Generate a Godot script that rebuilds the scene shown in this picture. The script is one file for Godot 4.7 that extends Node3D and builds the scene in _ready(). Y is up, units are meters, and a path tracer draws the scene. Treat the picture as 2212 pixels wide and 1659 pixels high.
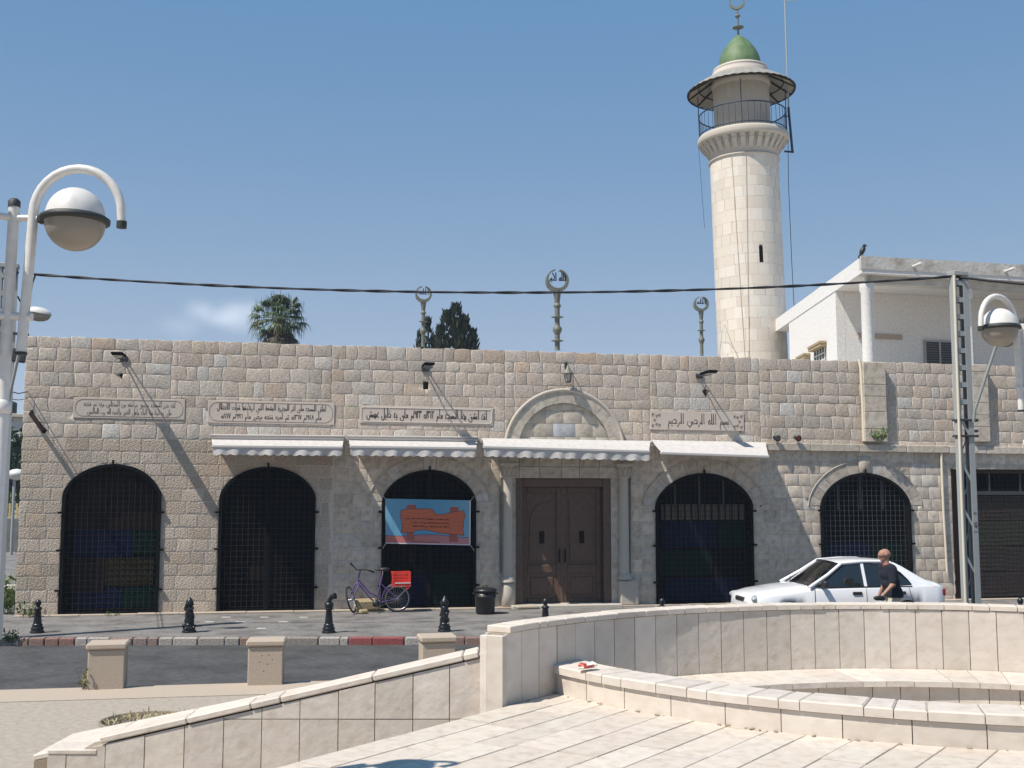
extends Node3D
# A stone mosque with a minaret seen across a street from a raised fountain plaza.
# World: the mosque's street front is the plane z = 0, +z towards the street and the plaza, y up, metres.
# W() and F() turn a measured point of the photograph (in a 2212 x 1659 frame) into a point on a plane of known z or height.

const EYE := Vector3(0, 2.75, 27.06)
const FOC := 2428.0
const YAW := 0.17453
const PITCH := 0.09894
var FRONT_Y := 0.066     # pavement in front of the mosque
const ROAD_Y := -0.066
const DECK_Y := 0.968    # raised fountain plaza
var rng := RandomNumberGenerator.new()
var M := {}
var names_used := {}

func _ready():
	rng.seed = 77
	make_camera_and_light()
	make_materials()
	make_ground()
	make_mosque()
	make_minaret()
	make_upper_building()
	make_fountain()
	make_ramp()
	make_street_side()
	make_wall_fixtures()
	make_lamps_and_poles()
	make_bicycle()
	make_car()
	make_person()
	make_vegetation()
	make_distance()

func make_camera_and_light():
	var cam := Camera3D.new()
	cam.name = "camera"
	cam.fov = rad_to_deg(2.0 * atan(829.5 / FOC))
	cam.near = 0.1
	cam.far = 3000.0
	cam.position = EYE
	cam.rotation = Vector3(PITCH, -YAW, 0)
	add_child(cam)
	cam.current = true
	var env := Environment.new()
	env.background_mode = Environment.BG_SKY
	var sm := ProceduralSkyMaterial.new()
	sm.sky_top_color = Color8(76, 119, 160)
	sm.sky_horizon_color = Color8(174, 184, 196)
	sm.sky_curve = 0.13
	sm.ground_horizon_color = Color8(150, 145, 138)
	sm.ground_bottom_color = Color8(120, 112, 100)
	sm.sun_angle_max = 12.0
	sm.sky_cover = cloud_cover()
	sm.sky_cover_modulate = Color(1, 1, 1, 1)
	var sky := Sky.new()
	sky.sky_material = sm
	env.sky = sky
	env.background_energy_multiplier = 1.0
	env.tonemap_mode = Environment.TONE_MAPPER_LINEAR
	env.tonemap_exposure = 1.42
	env.sdfgi_enabled = true
	env.ssao_enabled = true
	env.ssil_enabled = true
	env.fog_enabled = true
	env.fog_density = 0.0006
	env.fog_light_color = Color8(176, 190, 208)
	var we := WorldEnvironment.new()
	we.name = "world_environment"
	we.environment = env
	add_child(we)
	var sun := DirectionalLight3D.new()
	sun.name = "sun"
	sun.light_energy = 1.36
	sun.light_color = Color(1.0, 0.968, 0.925)
	sun.light_angular_distance = 0.5
	sun.shadow_enabled = true
	add_child(sun)
	sun.look_at_from_position(Vector3.ZERO, Vector3(0.6, -1.0, -0.28), Vector3.UP)

func cloud_cover() -> ImageTexture:
	# a low wisp of cloud over the roofs and thin bands of haze low all round, more on the side of the street
	var w := 1024
	var h := 512
	var im := Image.create(w, h, false, Image.FORMAT_RGBAF)
	im.fill(Color(1, 1, 1, 0))
	var n := FastNoiseLite.new()
	n.seed = 5
	n.frequency = 0.02
	n.fractal_octaves = 5
	# puffs: direction azimuth (from -z towards +x, degrees), elevation, half widths
	var puffs := [[-4.3, 8.8, 1.75, 0.8, 0.42], [-6.6, 8.3, 1.2, 0.35, 0.12], [40.0, 9.0, 6.0, 1.6, 0.35], [95.0, 10.0, 7.0, 2.0, 0.4], [150.0, 8.0, 9.0, 1.8, 0.4], [-70.0, 10.0, 8.0, 2.0, 0.4], [-120.0, 9.0, 6.0, 1.5, 0.4]]
	for p in puffs:
		for j in range(int((90.0 - p[1] - p[3] * 2.2) / 180.0 * h) - 1, int((90.0 - p[1] + p[3] * 2.2) / 180.0 * h) + 2):
			for i in range(int(-p[2] * 2.2 / 360.0 * w) - 1, int(p[2] * 2.2 / 360.0 * w) + 2):
				var az: float = p[0] + i * 360.0 / w
				var el: float = 90.0 - (j + 0.5) * 180.0 / h
				var dx: float = (az - p[0]) / p[2]
				var dy: float = (el - p[1]) / p[3]
				var lo: float = 1.0 if dy > 0 else 0.75
				var d := sqrt(dx * dx + dy * dy * lo)
				var nn := n.get_noise_2d(az * 14.0, el * 22.0)
				var a: float = smoothstep(1.15, 0.15, d + nn * 0.9) * p[4]
				# column of the panorama for this azimuth: Godot's panorama begins at -z
				var col := int(fposmod(az / 360.0, 1.0) * w) % w
				var old := im.get_pixel(col, j)
				if a > old.a:
					im.set_pixel(col, j, Color(0.62, 0.58, 0.52, a))
	return ImageTexture.create_from_image(im)

# ---------------------------------------------------------------- measuring
func ray(px: float, py: float) -> Vector3:
	var a := (px - 1106.0) / FOC
	var b := -(py - 829.5) / FOC
	var fy := sin(PITCH) + b * cos(PITCH)
	var fz := cos(PITCH) - b * sin(PITCH)
	return Vector3(a * cos(YAW) + fz * sin(YAW), fy, a * sin(YAW) - fz * cos(YAW))

func W(px: float, py: float, z := 0.0) -> Vector3:
	var r := ray(px, py)
	return EYE + r * ((z - EYE.z) / r.z)

func F(px: float, py: float, h := 0.0) -> Vector3:
	var r := ray(px, py)
	return EYE + r * ((h - EYE.y) / r.y)

func D(px: float, py: float, dist: float) -> Vector3:   # at a horizontal distance straight ahead
	var r := ray(px, py)
	return EYE + r * (dist / (r.x * sin(YAW) - r.z * cos(YAW)))

# ---------------------------------------------------------------- nodes
func numbered(called: String) -> String:
	if not names_used.has(called):
		names_used[called] = 0
		return called
	names_used[called] += 1
	return "%s_%03d" % [called, names_used[called]]

func tag(o: Node, label: String, category: String, group := "", kind := ""):
	o.set_meta("label", label)
	o.set_meta("category", category)
	if group:
		o.set_meta("group", group)
	if kind:
		o.set_meta("kind", kind)

func thing(called: String, label: String, category: String, at := Vector3.ZERO, turn := 0.0, group := "") -> Node3D:
	var o := Node3D.new()
	o.name = numbered(called)
	add_child(o, true)
	o.position = at
	o.rotation.y = turn
	tag(o, label, category, group)
	return o

func stb() -> SurfaceTool:
	var st := SurfaceTool.new()
	st.begin(Mesh.PRIMITIVE_TRIANGLES)
	st.set_color(Color.WHITE)
	return st

func put(called: String, st: SurfaceTool, m: Material, parent: Node = self) -> MeshInstance3D:
	st.generate_normals()
	var o := MeshInstance3D.new()
	o.mesh = st.commit()
	o.material_override = m
	o.name = numbered(called) if parent == self else called
	parent.add_child(o, true)
	return o

func put_stuff(called: String, st: SurfaceTool, m: Material, parent: Node) -> MeshInstance3D:
	var o := put(called, st, m, parent)
	o.set_meta("kind", "stuff")
	return o

func struct(called: String, st: SurfaceTool, m: Material) -> MeshInstance3D:
	var o := put(called, st, m)
	o.set_meta("kind", "structure")
	o.set_meta("label", called.replace("_", " "))
	return o

func dup(root: Node3D, label: String, at: Vector3, turn := 0.0) -> Node3D:
	var r: Node3D = root.duplicate()
	var base := String(root.name).rstrip("0123456789").rstrip("_")
	r.name = numbered(base)
	add_child(r, true)
	r.position = at
	r.rotation.y = turn
	r.set_meta("label", label)
	return r

# ---------------------------------------------------------------- shapes (a, b, c run anticlockwise as seen from outside)
func tri(st: SurfaceTool, a: Vector3, b: Vector3, c: Vector3):
	st.add_vertex(a)
	st.add_vertex(c)
	st.add_vertex(b)

func quad(st: SurfaceTool, a: Vector3, b: Vector3, c: Vector3, d: Vector3):
	tri(st, a, b, c)
	tri(st, a, c, d)

func box(st: SurfaceTool, c: Vector3, s: Vector3, bas := Basis(), bev := 0.0):
	st.set_smooth_group(-1)
	var h := s * 0.5
	if bev <= 0.0:
		var p := []
		for k in 8:
			p.append(c + bas * Vector3(h.x * (1 if k & 1 else -1), h.y * (1 if k & 2 else -1), h.z * (1 if k & 4 else -1)))
		quad(st, p[4], p[5], p[7], p[6])
		quad(st, p[1], p[0], p[2], p[3])
		quad(st, p[5], p[1], p[3], p[7])
		quad(st, p[0], p[4], p[6], p[2])
		quad(st, p[6], p[7], p[3], p[2])
		quad(st, p[0], p[1], p[5], p[4])
		return
	bev = minf(bev, minf(h.x, minf(h.y, h.z)) * 0.9)
	var q := []
	for k in 8:
		var sg := Vector3(1 if k & 1 else -1, 1 if k & 2 else -1, 1 if k & 4 else -1)
		var o := h * sg
		var row := []
		for ax in 3:
			var v := o - sg * bev
			v[ax] = o[ax]
			row.append(c + bas * v)
		q.append(row)
		out_tri(st, c, row[0], row[1], row[2])
	for ax in 3:
		var u := (ax + 1) % 3
		var v := (ax + 2) % 3
		for s1 in 2:
			var k0: int = s1 << ax
			var k1: int = k0 | (1 << u)
			var k2: int = k1 | (1 << v)
			var k3: int = k0 | (1 << v)
			out_tri(st, c, q[k0][ax], q[k1][ax], q[k2][ax])
			out_tri(st, c, q[k0][ax], q[k2][ax], q[k3][ax])
		for su in 2:
			for sv in 2:
				var e0: int = (su << u) | (sv << v)
				var e1: int = e0 | (1 << ax)
				out_tri(st, c, q[e0][u], q[e1][u], q[e1][v])
				out_tri(st, c, q[e0][u], q[e1][v], q[e0][v])

func out_tri(st: SurfaceTool, c: Vector3, a: Vector3, b: Vector3, d: Vector3):   # a face of a convex body round c
	if (b - a).cross(d - a).dot((a + b + d) / 3.0 - c) < 0:
		tri(st, a, d, b)
	else:
		tri(st, a, b, d)

func bar(st: SurfaceTool, a: Vector3, b: Vector3, w: float, h: float, up := Vector3.UP, bev := 0.0):
	var d := b - a
	var z := d.normalized()
	if absf(z.dot(up)) > 0.99:
		up = Vector3.RIGHT
	var x := up.cross(z).normalized()
	box(st, (a + b) * 0.5, Vector3(w, h, d.length()), Basis(x, z.cross(x), z), bev)

func tube(st: SurfaceTool, pts: Array, r, n := 8, caps := true, closed := false):
	st.set_smooth_group(0)
	var m := pts.size()
	var rings := []
	var prev := Vector3.ZERO
	for i in m:
		var a: Vector3 = pts[(i - 1 + m) % m] if (closed or i > 0) else pts[i]
		var b: Vector3 = pts[(i + 1) % m] if (closed or i < m - 1) else pts[i]
		var t: Vector3 = (b - a).normalized()
		var x: Vector3
		if prev == Vector3.ZERO:
			x = t.cross(Vector3.UP if absf(t.y) < 0.9 else Vector3.RIGHT).normalized()
		else:
			x = (prev - t * prev.dot(t)).normalized()
		prev = x
		var y := t.cross(x)
		var rr: float = r[i] if r is Array else r
		var ring := []
		for k in n:
			var an := TAU * k / n
			ring.append(pts[i] + (x * cos(an) + y * sin(an)) * rr)
		rings.append(ring)
	for i in (m if closed else m - 1):
		var p: Array = rings[i]
		var q: Array = rings[(i + 1) % m]
		for k in n:
			var k2 := (k + 1) % n
			quad(st, p[k], p[k2], q[k2], q[k])
	if caps and not closed:
		st.set_smooth_group(-1)
		for k in range(1, n - 1):
			tri(st, rings[0][0], rings[0][k + 1], rings[0][k])
			tri(st, rings[m - 1][0], rings[m - 1][k], rings[m - 1][k + 1])

# profile (radius, height) from bottom to top, outside on the right hand
func lathe(st: SurfaceTool, prof: Array, n := 24, xf := Transform3D(), flat := false, a0 := 0.0, a1 := TAU):
	for i in prof.size() - 1:
		var p: Vector2 = prof[i]
		var q: Vector2 = prof[i + 1]
		if p.is_equal_approx(q):
			continue
		st.set_smooth_group(-1 if flat else 0)
		for k in n:
			var t0 := a0 + (a1 - a0) * k / n
			var t1 := a0 + (a1 - a0) * (k + 1) / n
			var A := xf * Vector3(p.x * cos(t0), p.y, -p.x * sin(t0))
			var B := xf * Vector3(p.x * cos(t1), p.y, -p.x * sin(t1))
			var C := xf * Vector3(q.x * cos(t1), q.y, -q.x * sin(t1))
			var E := xf * Vector3(q.x * cos(t0), q.y, -q.x * sin(t0))
			if p.x < 1e-5:
				tri(st, A, C, E)
			elif q.x < 1e-5:
				tri(st, A, B, E)
			else:
				quad(st, A, B, C, E)

# like lathe, but every step of the profile keeps a crisp edge
func turned(st: SurfaceTool, prof: Array, n := 24, xf := Transform3D()):
	for i in prof.size() - 1:
		var s2 := stb()
		lathe(s2, [prof[i], prof[i + 1]], n, xf)
		s2.generate_normals()
		st.append_from(s2.commit(), 0, Transform3D())

# polygon in the plane of xf's x and y (anticlockwise), from z0 (back) to z1 (front)
func prism(st: SurfaceTool, poly: PackedVector2Array, z0: float, z1: float, xf := Transform3D(), back := true):
	st.set_smooth_group(-1)
	if Geometry2D.is_polygon_clockwise(poly):
		poly = poly.duplicate()
		poly.reverse()
	var ix := Geometry2D.triangulate_polygon(poly)
	for i in range(0, ix.size(), 3):
		var a := poly[ix[i]]
		var b := poly[ix[i + 1]]
		var c := poly[ix[i + 2]]
		if (b - a).cross(c - a) < 0:
			var t := b
			b = c
			c = t
		tri(st, xf * Vector3(a.x, a.y, z1), xf * Vector3(b.x, b.y, z1), xf * Vector3(c.x, c.y, z1))
		if back:
			tri(st, xf * Vector3(a.x, a.y, z0), xf * Vector3(c.x, c.y, z0), xf * Vector3(b.x, b.y, z0))
	for i in poly.size():
		var a := poly[i]
		var b := poly[(i + 1) % poly.size()]
		quad(st, xf * Vector3(a.x, a.y, z0), xf * Vector3(b.x, b.y, z0), xf * Vector3(b.x, b.y, z1), xf * Vector3(a.x, a.y, z1))

# a dressed stone: polygon outline, pillowed or broken face; lift gives how proud the face is
func stone(st: SurfaceTool, poly: PackedVector2Array, z0: float, lift: float, rough: float, xf := Transform3D()):
	if Geometry2D.is_polygon_clockwise(poly):
		poly = poly.duplicate()
		poly.reverse()
	var cen := Vector2.ZERO
	for p in poly:
		cen += p
	cen /= poly.size()
	var n := poly.size()
	var ch := 0.009 + 0.012 * rough
	var inner := PackedVector2Array()
	for p in poly:
		var d := cen - p
		inner.append(p + d.normalized() * minf(ch * 1.5, d.length() * 0.5))
	st.set_smooth_group(-1 if rough > 0.5 else 0)
	var zi := PackedFloat32Array()
	for i in n:
		zi.append(z0 + lift * rng.randf_range(0.75, 1.0))
	for i in n:
		var j := (i + 1) % n
		quad(st, xf * Vector3(poly[i].x, poly[i].y, z0 - 0.02), xf * Vector3(poly[j].x, poly[j].y, z0 - 0.02), xf * Vector3(poly[j].x, poly[j].y, z0 + lift * 0.35), xf * Vector3(poly[i].x, poly[i].y, z0 + lift * 0.35))
		quad(st, xf * Vector3(poly[i].x, poly[i].y, z0 + lift * 0.35), xf * Vector3(poly[j].x, poly[j].y, z0 + lift * 0.35), xf * Vector3(inner[j].x, inner[j].y, zi[j]), xf * Vector3(inner[i].x, inner[i].y, zi[i]))
	var zc := z0 + lift * (1.1 + rough * rng.randf_range(-0.35, 0.35))
	var cc := cen + Vector2(rng.randf_range(-0.04, 0.04), rng.randf_range(-0.03, 0.03))
	for i in n:
		var j := (i + 1) % n
		tri(st, xf * Vector3(inner[i].x, inner[i].y, zi[i]), xf * Vector3(inner[j].x, inner[j].y, zi[j]), xf * Vector3(cc.x, cc.y, zc))

# a rectangular stone with a face of a few facets
func block(st: SurfaceTool, x0: float, y0: float, x1: float, y1: float, z0: float, lift: float, rough: float, jit := 0.01, xf := Transform3D()):
	var p := PackedVector2Array()
	var j := func(): return rng.randf_range(-jit, jit)
	var w := x1 - x0
	p.append(Vector2(x0 + j.call(), y0 + j.call()))
	p.append(Vector2(x0 + w * 0.5, y0 + j.call() * 0.7))
	p.append(Vector2(x1 + j.call(), y0 + j.call()))
	p.append(Vector2(x1 + j.call() * 0.8, (y0 + y1) * 0.5))
	p.append(Vector2(x1 + j.call(), y1 + j.call()))
	p.append(Vector2(x0 + w * 0.5, y1 + j.call() * 0.7))
	p.append(Vector2(x0 + j.call(), y1 + j.call()))
	p.append(Vector2(x0 + j.call() * 0.8, (y0 + y1) * 0.5))
	stone(st, p, z0, lift, rough, xf)

func basis_to(d: Vector3, up := Vector3.UP) -> Basis:   # z axis along d
	var z := d.normalized()
	if absf(z.dot(up)) > 0.99:
		up = Vector3.RIGHT
	var x := up.cross(z).normalized()
	return Basis(x, z.cross(x), z)

func arc(c: Vector3, r: float, u: Vector3, v: Vector3, a0: float, a1: float, n: int) -> Array:
	var out := []
	for i in n + 1:
		var a := a0 + (a1 - a0) * i / n
		out.append(c + (u * cos(a) + v * sin(a)) * r)
	return out

# ---------------------------------------------------------------- materials
func lin(r: float, g: float, b: float) -> Color:
	return Color(r, g, b).linear_to_srgb()

func noise_tex(freq: float, lo: Color, hi: Color, seed_ := 1, size := 512, oct := 5, mid := 0.5) -> NoiseTexture2D:
	var n := FastNoiseLite.new()
	n.seed = seed_
	n.frequency = freq
	n.fractal_octaves = oct
	var t := NoiseTexture2D.new()
	t.width = size
	t.height = size
	t.seamless = true
	t.noise = n
	var g := Gradient.new()
	g.set_color(0, lo)
	g.set_color(1, hi)
	g.add_point(mid, lo.lerp(hi, 0.62))
	t.color_ramp = g
	return t

func bump_tex(freq: float, strength: float, seed_ := 2, cell := false, oct := 4) -> NoiseTexture2D:
	var n := FastNoiseLite.new()
	n.seed = seed_
	n.frequency = freq
	n.fractal_octaves = oct
	if cell:
		n.noise_type = FastNoiseLite.TYPE_CELLULAR
	var t := NoiseTexture2D.new()
	t.width = 512
	t.height = 512
	t.seamless = true
	t.noise = n
	t.as_normal_map = true
	t.bump_strength = strength
	return t

func mat(called: String, c: Color, rough := 0.8, metal := 0.0) -> StandardMaterial3D:
	var m := StandardMaterial3D.new()
	m.resource_name = called
	m.albedo_color = c
	m.roughness = rough
	m.metallic = metal
	M[called] = m
	return m

func grain(m: StandardMaterial3D, tex: Texture2D, scale: float, bump: Texture2D = null, depth := 1.0):
	m.albedo_texture = tex
	m.uv1_triplanar = true
	m.uv1_world_triplanar = true
	m.uv1_scale = Vector3(scale, scale, scale)
	if bump:
		m.normal_enabled = true
		m.normal_texture = bump
		m.normal_scale = depth

func make_materials():
	var g_stone := noise_tex(0.02, Color(0.80, 0.78, 0.75), Color(1, 1, 1), 3)
	var g_fine := noise_tex(0.05, Color(0.90, 0.89, 0.88), Color(1, 1, 1), 4)
	var g_dirty := noise_tex(0.012, Color(0.76, 0.735, 0.705), Color(1, 1, 1), 6, 512, 6, 0.4)
	var g_asph := noise_tex(0.005, Color(0.70, 0.695, 0.69), Color(1, 1, 1), 8, 1024, 8, 0.45)
	var b_fine := bump_tex(0.04, 3.0, 11)
	var b_rock := bump_tex(0.02, 9.0, 12, false, 5)
	var b_pit := bump_tex(0.05, 5.0, 13, true, 2)
	var m: StandardMaterial3D
	m = mat("facade_stone", Color.WHITE, 0.9)
	m.vertex_color_use_as_albedo = true
	grain(m, g_stone, 1.3, b_rock, 0.38)
	m = mat("rough_stone", Color.WHITE, 0.95)
	m.vertex_color_use_as_albedo = true
	grain(m, g_stone, 1.9, b_rock, 1.6)
	m = mat("ashlar", Color.WHITE, 0.88)
	m.vertex_color_use_as_albedo = true
	grain(m, g_dirty, 0.8, b_fine, 0.5)
	m = mat("mortar", lin(0.58, 0.535, 0.47), 0.95)
	grain(m, g_fine, 1.5, b_fine, 0.8)
	m = mat("carved_stone", lin(0.50, 0.46, 0.40), 0.85)
	grain(m, g_fine, 1.2, b_fine, 0.4)
	m = mat("plaque", lin(0.58, 0.505, 0.435), 0.8)
	grain(m, g_fine, 1.0, b_fine, 0.3)
	m = mat("plaque_light", lin(0.58, 0.52, 0.46), 0.8)
	m = mat("letter_black", lin(0.035, 0.03, 0.028), 0.7)
	m = mat("letter_brown", lin(0.13, 0.095, 0.08), 0.7)
	m = mat("minaret_stone", Color.WHITE, 0.85)
	m.vertex_color_use_as_albedo = true
	grain(m, g_fine, 0.7, b_fine, 0.4)
	m = mat("white_render", lin(0.78, 0.77, 0.75), 0.85)
	grain(m, g_fine, 0.35, b_fine, 0.25)
	m = mat("grey_render", lin(0.60, 0.585, 0.55), 0.9)
	grain(m, g_dirty, 0.25, b_fine, 0.35)
	m = mat("panel_stone", Color.WHITE, 0.7)
	m.vertex_color_use_as_albedo = true
	grain(m, noise_tex(0.014, Color(0.90, 0.88, 0.85), Color(1, 1, 1), 17, 1024, 7, 0.42), 0.35, b_fine, 0.25)
	m = mat("paving", Color.WHITE, 0.75)
	m.vertex_color_use_as_albedo = true
	grain(m, noise_tex(0.014, Color(0.88, 0.86, 0.83), Color(1, 1, 1), 15, 1024, 7, 0.4), 0.45, b_fine, 0.2)
	m = mat("joint_dirt", lin(0.30, 0.25, 0.19), 0.95)
	grain(m, g_fine, 2.0)
	m = mat("asphalt", lin(0.075, 0.075, 0.076), 0.9)
	grain(m, g_asph, 0.16, b_pit, 0.6)
	m = mat("asphalt_pale", lin(0.215, 0.205, 0.195), 0.92)
	grain(m, g_asph, 0.2, b_pit, 0.6)
	m = mat("plaza_ground", lin(0.37, 0.325, 0.27), 0.9)
	grain(m, g_fine, 0.3, b_pit, 0.25)
	m = mat("concrete", lin(0.44, 0.37, 0.295), 0.9)
	grain(m, g_fine, 1.2, b_pit, 0.2)
	m = mat("kerb_stone", Color.WHITE, 0.85)
	m.vertex_color_use_as_albedo = true
	grain(m, noise_tex(0.05, Color(0.45, 0.42, 0.4), Color(1, 1, 1), 21), 1.4, b_pit, 0.7)
	m = mat("dirt", lin(0.27, 0.235, 0.18), 0.95)
	grain(m, g_dirty, 0.1)
	m = mat("black_iron", lin(0.010, 0.0105, 0.0105), 0.7)
	m = mat("iron_bar", lin(0.03, 0.029, 0.028), 0.7)
	m = mat("bollard_black", lin(0.014, 0.016, 0.017), 0.35, 0.2)
	m = mat("grey_steel", lin(0.38, 0.40, 0.395), 0.6, 0.15)
	grain(m, g_fine, 1.5)
	m = mat("dark_steel", lin(0.06, 0.065, 0.07), 0.55, 0.4)
	m = mat("finial_metal", lin(0.17, 0.175, 0.145), 0.6, 0.2)
	m = mat("board_navy", lin(0.008, 0.014, 0.042), 0.6)
	m = mat("board_green", lin(0.006, 0.022, 0.018), 0.6)
	m = mat("board_olive", lin(0.035, 0.03, 0.016), 0.7)
	m = mat("board_brown", lin(0.022, 0.015, 0.014), 0.7)
	m = mat("board_black", lin(0.008, 0.0075, 0.009), 0.7)
	m = mat("board_tan", lin(0.12, 0.10, 0.075), 0.7)
	for k in ["board_navy", "board_green", "board_olive", "board_brown", "board_black", "black_iron", "iron_bar"]:
		M[k].metallic_specular = 0.12
		M[k].roughness = 0.95
	m = mat("rust_panel", lin(0.06, 0.042, 0.033), 0.7)
	grain(m, g_dirty, 1.0)
	m = mat("rust_panel_green", lin(0.06, 0.056, 0.033), 0.7)
	grain(m, g_dirty, 1.1)
	m = mat("wood", lin(0.145, 0.085, 0.058), 0.55)
	var wt := noise_tex(0.02, Color(0.62, 0.58, 0.55), Color(1, 1, 1), 31)
	grain(m, wt, 1.0)
	m.uv1_scale = Vector3(4, 0.5, 4)
	m = mat("wood_frame", lin(0.155, 0.095, 0.066), 0.55)
	grain(m, wt, 1.0)
	m.uv1_scale = Vector3(3, 0.6, 3)
	m = mat("awning_cloth", lin(0.62, 0.60, 0.585), 0.9)
	m.backlight_enabled = true
	m.backlight = lin(0.16, 0.155, 0.15)
	grain(m, noise_tex(0.01, Color(0.86, 0.85, 0.83), Color(1, 1, 1), 40), 0.9)
	m = mat("awning_metal", lin(0.55, 0.52, 0.49), 0.5, 0.2)
	m = mat("lamp_white", lin(0.70, 0.69, 0.67), 0.4)
	grain(m, noise_tex(0.02, Color(0.9, 0.89, 0.87), Color(1, 1, 1), 41), 1.0)
	m = mat("lamp_bowl", lin(0.25, 0.225, 0.19), 0.3)
	m.transparency = BaseMaterial3D.TRANSPARENCY_DISABLED
	m = mat("rubber_dark", lin(0.025, 0.03, 0.03), 0.6)
	m = mat("cable", lin(0.012, 0.013, 0.015), 0.6)
	m = mat("dome_green", lin(0.135, 0.215, 0.10), 0.6)
	grain(m, noise_tex(0.006, Color(0.7, 0.75, 0.66), Color(1, 1, 1), 44), 0.9)
	m = mat("canopy_sheet", lin(0.33, 0.32, 0.29), 0.7, 0.1)
	grain(m, g_dirty, 0.5)
	m = mat("canopy_under", lin(0.32, 0.29, 0.245), 0.9)
	m = mat("blue_iron", lin(0.03, 0.045, 0.075), 0.5, 0.3)
	m = mat("car_white", lin(0.74, 0.75, 0.765), 0.2)
	m.clearcoat_enabled = true
	m.clearcoat = 0.6
	m.clearcoat_roughness = 0.06
	m = mat("car_glass", lin(0.014, 0.018, 0.02), 0.04)
	m.metallic_specular = 0.7
	m = mat("car_pane", Color(0.06, 0.075, 0.075, 0.72), 0.03)
	m.transparency = BaseMaterial3D.TRANSPARENCY_ALPHA
	m = mat("car_black", lin(0.012, 0.012, 0.013), 0.55)
	m = mat("car_inside", lin(0.05, 0.05, 0.052), 0.9)
	m = mat("chrome", lin(0.6, 0.6, 0.6), 0.15, 0.9)
	m = mat("headlight", lin(0.55, 0.57, 0.58), 0.12, 0.4)
	m = mat("tyre", lin(0.015, 0.015, 0.015), 0.85)
	m = mat("rim_metal", lin(0.42, 0.43, 0.45), 0.35, 0.7)
	m = mat("lamp_red", lin(0.28, 0.012, 0.012), 0.3)
	m = mat("bike_purple", lin(0.10, 0.062, 0.20), 0.35)
	m = mat("bike_dark", lin(0.02, 0.02, 0.024), 0.5)
	m = mat("crate_red", lin(0.72, 0.05, 0.03), 0.45)
	m = mat("bin_plastic", lin(0.012, 0.012, 0.013), 0.4)
	m = mat("skin", lin(0.34, 0.18, 0.125), 0.6)
	m.subsurf_scatter_enabled = true
	m.subsurf_scatter_strength = 0.1
	m = mat("shirt", lin(0.008, 0.011, 0.02), 1.0)
	m = mat("trousers", lin(0.48, 0.43, 0.34), 0.9)
	m = mat("shoe", lin(0.03, 0.022, 0.018), 0.6)
	m = mat("collar_red", lin(0.3, 0.05, 0.04), 0.9)
	m = mat("foliage", Color.WHITE, 0.7)
	m.vertex_color_use_as_albedo = true
	m.backlight_enabled = true
	m.backlight = lin(0.05, 0.08, 0.02)
	m = mat("bark", lin(0.12, 0.09, 0.065), 0.95)
	grain(m, g_dirty, 1.5)
	m = mat("dry_grass", Color.WHITE, 0.9)
	m.vertex_color_use_as_albedo = true
	m = mat("far_wall", lin(0.56, 0.54, 0.50), 0.9)
	m = mat("far_grey", lin(0.20, 0.20, 0.19), 0.9)
	grain(m, g_dirty, 0.4)
	m = mat("roof_tile", lin(0.30, 0.13, 0.08), 0.8)
	m = mat("dark_glass", lin(0.02, 0.025, 0.03), 0.1)
	m = mat("fence_yellow", lin(0.55, 0.42, 0.18), 0.7)
	m = mat("louvre", lin(0.10, 0.09, 0.08), 0.6)
	m = mat("sign_plate", lin(0.32, 0.33, 0.33), 0.6)
	m = mat("crow_black", lin(0.012, 0.012, 0.014), 0.5)
	m = mat("wrapper_red", lin(0.45, 0.06, 0.04), 0.5)
	m = mat("wrapper_white", lin(0.75, 0.72, 0.62), 0.5)
	m = mat("conduit_sand", lin(0.46, 0.41, 0.33), 0.8)
	m = mat("white_paint", lin(0.60, 0.59, 0.56), 0.8)
	m = mat("pale_pipe", lin(0.62, 0.56, 0.45), 0.6)
	m = mat("yellow_stone", lin(0.42, 0.34, 0.20), 0.9)
	grain(m, g_stone, 2.0, b_rock, 0.8)
	m = mat("lantern_glass", Color(0.8, 0.8, 0.78, 0.45), 0.1)
	m.transparency = BaseMaterial3D.TRANSPARENCY_ALPHA

# ---------------------------------------------------------------- the ground
func kerb_z(x: float) -> float:
	return 4.98 + 0.16 * x

func sheet(called: String, pts: Array, y: float, m: Material, thick := 0.0) -> MeshInstance3D:
	var st := stb()
	var poly := PackedVector2Array()
	for p in pts:
		poly.append(Vector2(p.x, -p.y))
	prism(st, poly, y - maxf(thick, 0.002), y, Transform3D(Basis(Vector3.RIGHT, Vector3(0, 0, -1), Vector3.UP), Vector3.ZERO), thick > 0.0)
	return struct(called, st, m)

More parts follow.
